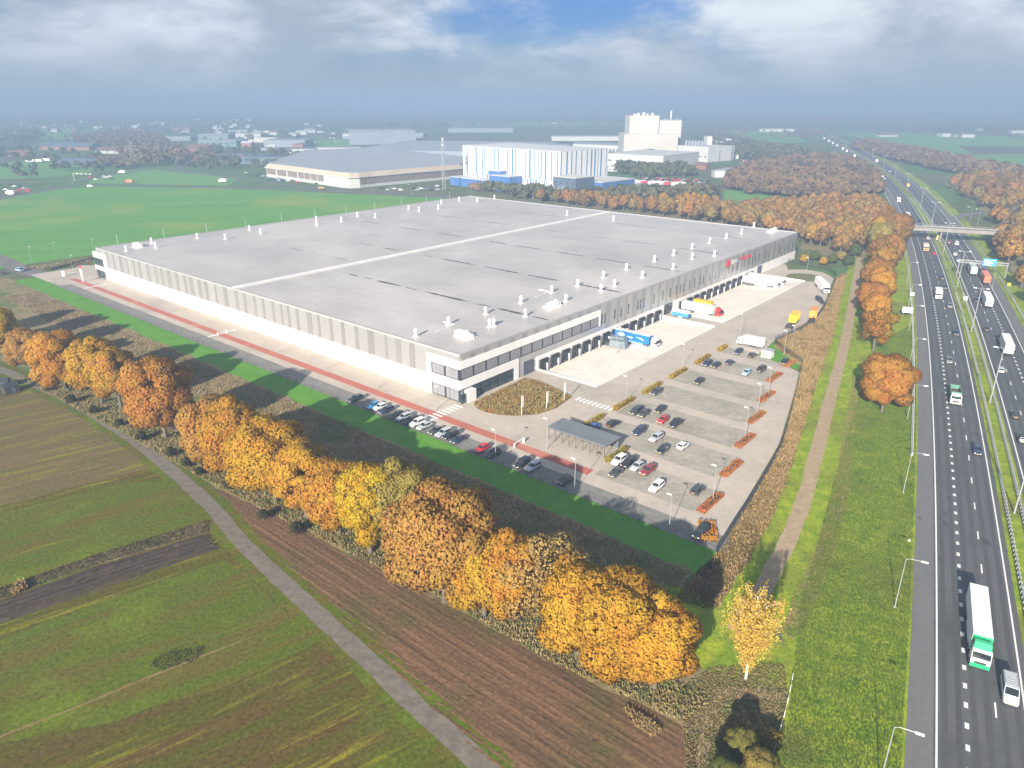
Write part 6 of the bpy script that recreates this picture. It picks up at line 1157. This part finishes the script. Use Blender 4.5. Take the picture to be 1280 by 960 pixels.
# beige warehouse with rounded corner
ra = [(-262.93, 795.76), (-216.5, 751.42), (-181.02, 715.06), (-161.86, 694.82), (-150.35, 686.38), (-141.48, 690.25), (-129.15, 704.8), (-95.36, 738.67), (-50.44, 783.18), (-37.64, 880.26), (-195.51, 1082.64), (-283.28, 1024.05)]
def ring(pts, k, z):
    cx = sum(p[0] for p in pts) / len(pts); cy = sum(p[1] for p in pts) / len(pts); return [(cx + (p[0] - cx) * k, cy + (p[1] - cy) * k, z) for p in pts]
e = empty('rounded_warehouse', (0, 0, 0), 0, 'beige-roofed warehouse with a rounded corner and a band of windows', 'warehouse')
mb = MB(); mb.loft([ring(ra, .985, 0), ring(ra, .985, 9.2)]); mb.build('wall', M_FW, e); mb = MB(); mb.loft([ring(ra, 1.0, 9.2), ring(ra, 1.0, 10.0)]); mb.build('eave', M_FW, e); mb = MB(); mb.loft([ring(ra, .995, 10.0), ring(ra, .96, 13.6)], cap=False); mb.build('fascia', M_FBE, e); mb = MB(); mb.loft([ring(ra, .961, 13.3), ring(ra, .958, 13.7)]); mb.build('roof', M_FR, e)
rr = ring(ra, .987, 0); M_WB = mat('tan_glass', (.22, .17, .14), (.18, .145, .125), .2, rough=.3)
for (i, n) in ((0, 3), (1, 4), (5, 2), (6, 8), (7, 9)):
    p, q = rr[i], rr[i + 1]; a, l = frame_of(p, q)
    for k in range(n):
        t = (k + .5) / n; mb = MB(); mb.box((0, 0, 0), (l / n * .86, .5, 5.6)); o = mb.build('window', M_WB, e, loc=(p[0] + (q[0] - p[0]) * t, p[1] + (q[1] - p[1]) * t, 3.2), rz=a)
# long grey sheds
bld((-233.46, 1082.64), (54.48, 1024.05), 260, 9, M_FG, M_FR, 'very long grey distribution shed behind the rounded warehouse', 'distribution_shed', 'shed')
bld((-294.9, 1375.56), (-177.44, 1400.67), 120, 21.9, M_FG, M_FR, 'blue-grey shed standing behind the very long grey shed', 'shed', 'shed')
bld((64.11, 1262.17), (173.14, 1183.83), 60, 9, M_FW, M_FR, 'long white depot hall beside the factory tower', 'depot_hall', 'hall', doors=22)
bld((79.62, 1510.75), (230.9, 1510.75), 50, 8, M_FW, M_FR, 'long pale shed behind the depot hall', 'shed', 'shed')
# factory
bld((115.34, 923.63), (175.9, 875.11), 95, 15.0, M_FW, M_FW, 'low white factory hall before the cream tower block', 'factory_hall', 'factory', win=(1, 7, 1.4, 5, 7, 1))
bld((164.43, 1114.44), (243.68, 1114.44), 60, 29.0, M_CREAM, M_CREAM, 'broad cream base block of the factory tower', 'factory_block', 'factory', win=(1, 1, 3, 12, 6, 1))
e1, w1 = bld((174.01, 1131.03), (217.21, 1131.03), 48, 53.9, M_CREAM, M_CREAM, 'tallest cream tower block of the factory', 'factory_tower', 'factory')
for i in range(5): mb = MB(); mb.box((8 + i * 6.5, 8 + (i % 2) * 9, 53.9 + .5), (4, 5, 2.6 + (i % 3))); mb.build('roof_plant', M_FW, e1)
e2, w2 = bld((218.41, 1131.03), (250.82, 1131.03), 48, 47.3, M_CREAM, M_CREAM, 'lower cream tower block with roof plant of the factory', 'factory_tower', 'factory')
for i in range(7): mb = MB(); mb.box((3 + i * 4.6, 4, 47.3 + .5), (2.6, 4, 1.5 + 1.3 * (i % 2))); mb.build('roof_plant', M_FG, e2)
mb = MB(); mb.tube([(20, 20, 47.3), (20, 20, 47.3 + 14)], 1.4, 8); mb.build('chimney', M_FW, e2)
e3, w3 = bld((224.45, 1024.05), (255.75, 984.01), 50, 18.6, M_FW, M_FW, 'white process hall with rows of silos on the roof', 'process_hall', 'factory', win=(1, 6, 1.4, 3, 6, 1))
for i in range(7): mb = MB(); mb.tube([(4 + i * 5.4, 12, 18.6), (4 + i * 5.4, 12, 18.6 + 7)], 1.8, 8); mb.build('silo', M_FG, e3)
bld((267.18, 1038.12), (273.81, 1038.12), 20, 29.2, M_FW, M_FW, 'slim white factory stair tower', 'stair_tower', 'tower')
bld((275.27, 1052.56), (286.76, 1045.29), 22, 9, M_FW, M_FW, 'white link building beside the stair tower', 'link_building', 'building', win=(2, 4, 1.4, 2, 2, 3.4))
bld((272.83, 997.02), (301.8, 1024.05), 28, 18.1, M_FW, M_FW, 'white four-storey office block by the factory car park', 'office_block', 'office', win=(4, 6, 1.5, 3, 1.5, 3.6))
bld((371.92, 1327.9), (383.15, 1327.9), 20, 12, M_FW, M_FW, 'small white upper block behind the factory office', 'office_block', 'office')
bld((110.41, 860.02), (144.01, 840.66), 20, 5, M_FW, M_FR, 'low white annex among shrubs before the factory', 'annex_building', 'building', win=(1, 8, 1.2, 2, 1.4, 1))
bld((215.1, 890.73), (227.71, 880.26), 12, 4, M_BRICK, M_TILE, 'small brick house in front of the process hall', 'house', 'house', gable=3, win=(1, 3, 1.2, 1.4, 1.2, 1))
bld((213.77, 787.33), (224.76, 787.33), 14, 6, M_FW, M_FW, 'small white shed at the edge of the dark brown wood', 'shed', 'shed')
bld((234.32, 822.13), (252.96, 850.23), 10, 4, M_FW, M_FR, 'low pale hut by the dark brown wood', 'hut', 'hut')
bld((94.63, 685.1), (110.41, 672.55), 14, 5, M_FW, M_FW, 'low white bay beside the blue annex', 'loading_bay', 'building')
# striped hall's neighbour: row of white trailers with red ends
for i in range(9):
    p = (109.37, 725.61); q = (164.09, 704.8); t = i / 8; x, y = p[0] + (q[0] - p[0]) * t, p[1] + (q[1] - p[1]) * t
    put([tt for tt in TRAILER if tt[0] != 'wheel'], 'trailer', (x, y, 0), math.atan2(q[1] - p[1], q[0] - p[0]) + .9, 'white trailer in the row beside the blue striped hall', 'trailer', 'white trailers beside the striped hall', colors={'trailer': (.78, .76, .75) if i % 3 else (.55, .08, .10)})
# far side left: barns, sheds, houses
bld((-778.1, 1241.65), (-683.14, 1221.78), 30, 5, M_BRICK, M_FD, 'long dark-roofed barn in the meadows', 'barn', 'barn', gable=6)
bld((-573.58, 946.9), (-522.77, 935.12), 22, 4, M_FD, M_FD, 'dark low shed behind the white trailers', 'shed', 'shed', gable=4)
bld((-540.99, 1305.26), (-474.75, 1305.26), 60, 10, M_FGR, M_FR, 'teal-grey hall with stepped roof at the junction', 'hall', 'hall', win=(1, 6, 2, 5, 5, 1)); bld((-624.22, 1510.75), (-563.71, 1510.75), 40, 12, M_FGR, M_FR, 'teal-grey rear hall behind the stepped hall', 'hall', 'hall')
bld((-400.95, 1024.05), (-329.1, 997.02), 30, 7, M_BRICK, M_FD, 'brick showroom row with dark roof by the junction', 'showroom', 'building', win=(1, 10, 2.4, 3, 1.2, 1)); bld((-427.83, 1305.26), (-356.06, 1305.26), 60, 11, M_FG, M_FG, 'plain grey box hall beyond the junction', 'hall', 'hall')
bld((-493.76, 1453.67), (-450.83, 1453.67), 20, 8, M_FW, M_FW, 'pale canopy hall beyond the junction', 'hall', 'hall'); bld((-347.58, 958.96), (-266.59, 946.9), 25, 8, M_FD, M_FD, 'black showroom with white sign boards', 'showroom', 'building', win=(1, 3, 3, 12, 4, 1)); bld((-285.46, 1024.05), (-232.75, 1052.56), 30, 5, mat('crate_wall', (.36, .27, .22), (.30, .2, .16), .2), M_FR, 'brown storage shed behind the rounded warehouse', 'shed', 'shed')
bld((-226.86, 1067.39), (-200.11, 1082.64), 30, 6, M_FW, M_FR, 'pale low building behind the rounded warehouse end', 'building', 'building')
for p0, w in zip(((-1440.81, 2259.34), (-1456.39, 2326.69), (-1352.48, 2195.74), (-1450.34, 2398.12), (-1376.03, 2326.69), (-1390.12, 2398.12), (-1410.27, 2474.01), (-1335.57, 2554.8), (-596.68, 2326.69), (-672.79, 2474.01), (133.56, 2554.8)), (17, 15, 19, 15, 17, 19, 13, 17, 19, 15, 15)):
    tag(bld(p0, (p0[0] + w, p0[1] + 2), 10, 4, M_FW, M_TILE, 'hazy white house with dark roof in the village', 'house', 'house', gable=4)[0], group='houses of the far village')
bld((947.85, 1674.71), (965.47, 1674.71), 25, 6, M_FW, M_FW, 'short white farm shed beyond the green fields', 'farm_shed', 'shed'); bld((966.06, 1639.19), (997.11, 1639.19), 25, 6, M_FW, M_FW, 'long white farm shed beyond the green fields', 'farm_shed', 'shed'); bld((1217.23, 1973.12), (1254.5, 1973.12), 25, 6, M_FW, M_FW, 'far white glasshouse among blue-grey copses', 'farm_shed', 'shed'); bld((1203.56, 1833.33), (1251.7, 1833.33), 25, 6, M_FW, M_FW, 'white farm hall beside the blue-grey copse', 'farm_shed', 'shed')
bld((626.09, 1924.25), (716.97, 1924.25), 12, 7, M_FW, M_FW, 'far white motorway viaduct parapet in the haze', 'viaduct', 'bridge')
# water tank and masts
e = empty('storage_tank', (*(-62.53, 787.33), 0), 0, 'pale cylindrical storage tank beside the lattice mast', 'tank'); mb = MB(); mb.tube([(0, 0, 0), (0, 0, 13)], 6, 20); mb.build('shell', M_FW, e); mb = MB(); mb.tube([(0, 0, 13), (0, 0, 14.2)], [6.1, 1], 20); mb.build('roof', M_FR, e)
def lattice(p, h, w, label, arms=0, name='lattice_mast', cat='mast', th=.16):
    e = empty(name, (*p, 0), .4, label, cat)
    for sx in (-1, 1):
        for sy in (-1, 1): mb = MB(); mb.tube([(sx * w, sy * w, 0), (sx * w * .25, sy * w * .25, h)], th, 4); mb.build('leg', M_STEEL, e)
    mb = MB(); n = int(h / 3)
    for i in range(n):
        z0, z1 = h * i / n, h * (i + 1) / n; k0, k1 = w * (1 - .75 * i / n), w * (1 - .75 * (i + 1) / n)
        for q in range(4):
            c = ((-1, -1), (1, -1), (1, 1), (-1, 1)); a, b = c[q], c[(q + 1) % 4]; mb.tube([(a[0] * k0, a[1] * k0, z0), (b[0] * k1, b[1] * k1, z1)], th * .6, 3, cap=False)
    mb.build('bracing', M_STEEL, e)
    for i in range(arms):
        z = h * (.66 + .15 * i); mb = MB(); mb.tube([(-9 + i * 2, 0, z), (0, 0, z + 1.2), (9 - i * 2, 0, z)], th * 1.2, 4); mb.build('cross_arm', M_STEEL, e)
    if not arms: mb = MB(); mb.box((0, 0, h - 3), (1.2, 1.2, 3)); mb.box((0, 0, h - 7), (1.6, 1.6, 1.6)); mb.build('antenna', M_FW, e)
lattice((-62.29, 678.77), 45.1, 1.3, 'red and white lattice mast by the storage tank'); lattice((-465.29, 923.63), 29.0, 3.0, 'steel power pylon rising from the dim wood', 2, 'power_pylon', 'pylon', .28)
# traffic on the cross roads, parked cars and lamps, all small
for p, col, lab in (((-376.96, 732.81), (.6, .22, .12), 'white and red truck on the cross road'), ((-433.61, 831.29), WHT, 'white truck waiting at the far junction'), ((-287.43, 740.15), WHT, 'white truck heading for the far junction'), ((-142.61, 711.61), (.75, .70, .68), 'white truck with red cab before the rounded warehouse'), ((-631.0, 984.01), WHT, 'white trailer first in the meadow row'), ((-620.51, 984.01), WHT, 'white trailer second in the meadow row'), ((-615.73, 997.02), WHT, 'white trailer last in the meadow row'), ((-435.6, 643.01), WHT, 'white lorry in the roadside car park')):
    truck([t for t in RIGID if t[0] in ('cab', 'cargo_box', 'chassis')] if 'trailer' not in lab else [TRAILER[0], TRAILER[1]], p, 2.9, (.5, .08, .06) if 'red' in lab else WHT, col, lab, z=.04)
car((-175.96, 685.1), .1, 'yellow', 'van', 'yellow van on the cross road', None); car((-398.52, 701.44), .1, 'white', 'van', 'white van on the cross road edge', None); car((-237.05, 342.3), 2.6, 'light blue', 'van', 'pale van on the access road by the meadow', None); car((-241.23, 335.49), 2.6, 'dark grey', 'hatch', 'dark grey hatchback at the access road bend', None)
def lot(poly, n, label, group, cols=('white', 'silver', 'black', 'dark blue', 'red', 'grey')):
    for p in scatter(poly, n, 4.6): c = random.choice(cols); put([FARCAR['sedan'][0], FARCAR['sedan'][1]], 'parked_car', (*p, .02), random.choice((.4, .4 + math.pi)), 'tiny %s car %s' % (c, label), 'car', group + ' ' + c, color=COLR[c])
lot([(333.52, 1082.64), (385.27, 1082.64), (333.24, 946.9), (291.35, 958.96)], 70, 'in the factory car park', 'cars in the factory car park')
lot([(135.19, 787.33), (198.73, 770.97), (195.72, 698.11), (168.68, 711.61), (129.89, 755.26)], 46, 'in the yard behind the wood', 'cars in the yard behind the wood')
lot([(-487.63, 711.61), (-468.71, 725.61), (-423.85, 648.72), (-431.67, 626.45)], 16, 'in the roadside car park', 'cars in the roadside car park'); lot([(-391.44, 1426.69), (-314.35, 1453.67), (-361.17, 1674.71), (-439.9, 1639.19)], 44, 'in the field car park', 'cars in the field car park'); lot([(-446.13, 787.33), (-434.07, 813.15), (-408.29, 763.04), (-428.64, 755.26)], 10, 'queueing at the far junction', 'cars queueing at the junction')
lot([(-309.38, 850.23), (-249.26, 787.33), (-167.13, 704.8), (-251.66, 755.26)], 22, 'before the rounded warehouse', 'cars before the rounded warehouse'); lot([(-125.69, 685.1), (-61.34, 711.61), (-47.21, 672.55), (-99.08, 654.52)], 18, 'beside the storage tank', 'cars beside the storage tank')
for x in range(26):
    p = FR[min(len(FR) - 1, 6 + x * 3)]; put(LP_VERGE, 'street_lamp', (p[0] + random.uniform(-3, 3), p[1] + random.choice((-7, 7)), 0), random.uniform(0, 6), 'pale lamp post along the cross road', 'street lamp', 'lamps along the cross road')
for p in ((-222.81, 382.65), (-238.38, 374.3), (-243.54, 362.4), (-210.08, 340.57)): put(LP_SITE, 'street_lamp', (*p, 0), 1.0, 'slim lamp post beside the meadow path', 'street lamp', 'lamps beside the meadow path')
e = empty('signal_gantry', (*(-444.06, 755.26), 0), -.2, 'white traffic signal gantry over the cross road', 'gantry'); mb = MB(); mb.tube([(0, 0, 0), (0, 0, 7)], .18, 6); mb.build('post', M_WPOLE, e); mb = MB(); mb.tube([(0, 0, 7), (22, 0, 7)], .16, 6); mb.build('boom', M_WPOLE, e)
for i in range(4): mb = MB(); mb.box((5 + i * 5, -.3, 6.4), (.8, .3, 1.3)); mb.build('signal', M_WPOLE, e)
# undergrowth hedge by the far entrance
hedge((-224.42, 344.04), (-216.12, 370.26), 3.2, 1.6, (.12, .13, .03), 'clipped green hedge beside the far entrance', None, 1400)

# more of the business park and village, small in the haze
for i, (p0, w, d, h, wall, roof, gb, lab) in enumerate((
        ((-700.66, 1510.75), 60, 30, 7, M_FG, M_FR, 0, 'grey workshop hall at the edge of the dim wood'), ((-610.69, 1639.19), 70, 40, 8, M_FW, M_FR, 0, 'pale workshop hall behind the stepped hall'), ((-511.89, 1183.83), 34, 16, 5, M_BRICK, M_TILE, 5, 'brick farmhouse beside the far junction'), ((-340.96, 1148.12), 40, 20, 6, M_FW, M_FR, 0, 'white tyre shop beside the black showroom'), ((-307.38, 1183.83), 70, 24, 6, M_CREAM, M_FR, 0, 'cream storage hall behind the rounded warehouse'),
        ((-310.52, 1639.19), 120, 50, 8, M_FG, M_FR, 0, 'flat grey hall beyond the blue-grey shed'), ((-157.72, 1877.71), 160, 60, 9, M_FG, M_FR, 0, 'long hazy grey hall beyond the very long shed'), ((-724.54, 1082.64), 30, 14, 4, M_BRICK, M_TILE, 5, 'brick farmhouse in the far meadows'), ((-633.22, 1148.12), 34, 16, 4, M_FW, M_TILE, 5, 'white farmhouse beside the dim wood'), ((-1073.02, 1639.19), 40, 16, 4, M_FW, M_TILE, 5, 'white cottage by the village trees'),
        ((-946.34, 1877.71), 40, 16, 4, M_FW, M_TILE, 5, 'white farmhouse behind the long barn'), ((-902.36, 2024.49), 50, 18, 5, M_BRICK, M_TILE, 5, 'hazy brick farm behind the teal hall'), ((810.43, 1674.71), 40, 16, 4, M_FW, M_TILE, 5, 'white farmhouse on the green fields'), ((1082.84, 2024.49), 60, 18, 5, M_BRICK, M_FR, 5, 'hazy brick farm beyond the green fields'), ((280.08, 1148.12), 26, 20, 7, M_FW, M_FW, 0, 'white plant room behind the process hall'), ((357.57, 1183.83), 30, 20, 6, M_FW, M_FR, 0, 'white gatehouse of the factory car park'))):
    bld(p0, (p0[0] + w, p0[1] + w * .05 * (-1) ** i), d, h, wall, roof, lab, 'building', 'building', gable=gb, win=(1, max(3, int(w / 9)), 1.6, 2.4, 1.6, 1))

for nm_, poly, n, mind, grp in (('low pale building', [(-846.87, 1790.97), (-721.89, 2024.49), (-403.93, 1924.25), (-318.48, 1510.75), (-371.2, 1351.32), (-377.49, 1148.12), (-460.03, 1082.64), (-607.24, 1305.26)], 34, 26, 'low pale buildings around the far junction'), ('low pale house', [(-1630.22, 2474.01), (-950.72, 2937.8), (-713.04, 2195.74), (-1076.47, 1973.12), (-1134.07, 1711.78)], 40, 40, 'low pale houses of the far village'), ('low pale factory building', [(325.31, 1400.67), (384.45, 1400.67), (353.14, 1148.12), (283.28, 1024.05), (264.52, 1082.64)], 10, 14, 'low pale buildings behind the process hall')):
    for p0 in scatter(poly, n, mind):
        w = random.uniform(9, 30) if 'house' not in nm_ else random.uniform(9, 15); a = random.uniform(-.3, .3)
        tag(bld(p0, (p0[0] + w * math.cos(a), p0[1] + w * math.sin(a)), random.uniform(8, 16), random.uniform(3.5, 6.5), random.choice((M_FW, M_FW, M_CREAM, M_FG, M_BRICK)), random.choice((M_FR, M_TILE, M_FW)), 'hazy %s with plain walls' % nm_ + (' in the far village' if 'house' in nm_ else ' beside the process hall' if 'factory' in nm_ else ' near the far junction'), 'house' if 'house' in nm_ else 'building', 'house' if 'house' in nm_ else 'building', gable=random.choice((0, 3.5, 4.5)))[0], group=grp)

# ================================================================ the air
mb = MB(); mb.box((0, 200, -3), (28000, 28000, 91))
hz = bpy.data.materials.new('haze_air'); hz.use_nodes = True; hz.node_tree.nodes.remove(hz.node_tree.nodes['Principled BSDF'])
pvn = hz.node_tree.nodes.new('ShaderNodeVolumePrincipled'); pvn.inputs['Color'].default_value = (0.25, 0.35, 0.51, 1); pvn.inputs['Density'].default_value = 0.00070
pvn.inputs['Anisotropy'].default_value = 0.0
hz.node_tree.links.new(pvn.outputs[0], hz.node_tree.nodes['Material Output'].inputs['Volume'])
tag(mb.build('haze', hz), 'pale blue haze lying over the flat land', 'haze', kind='stuff')
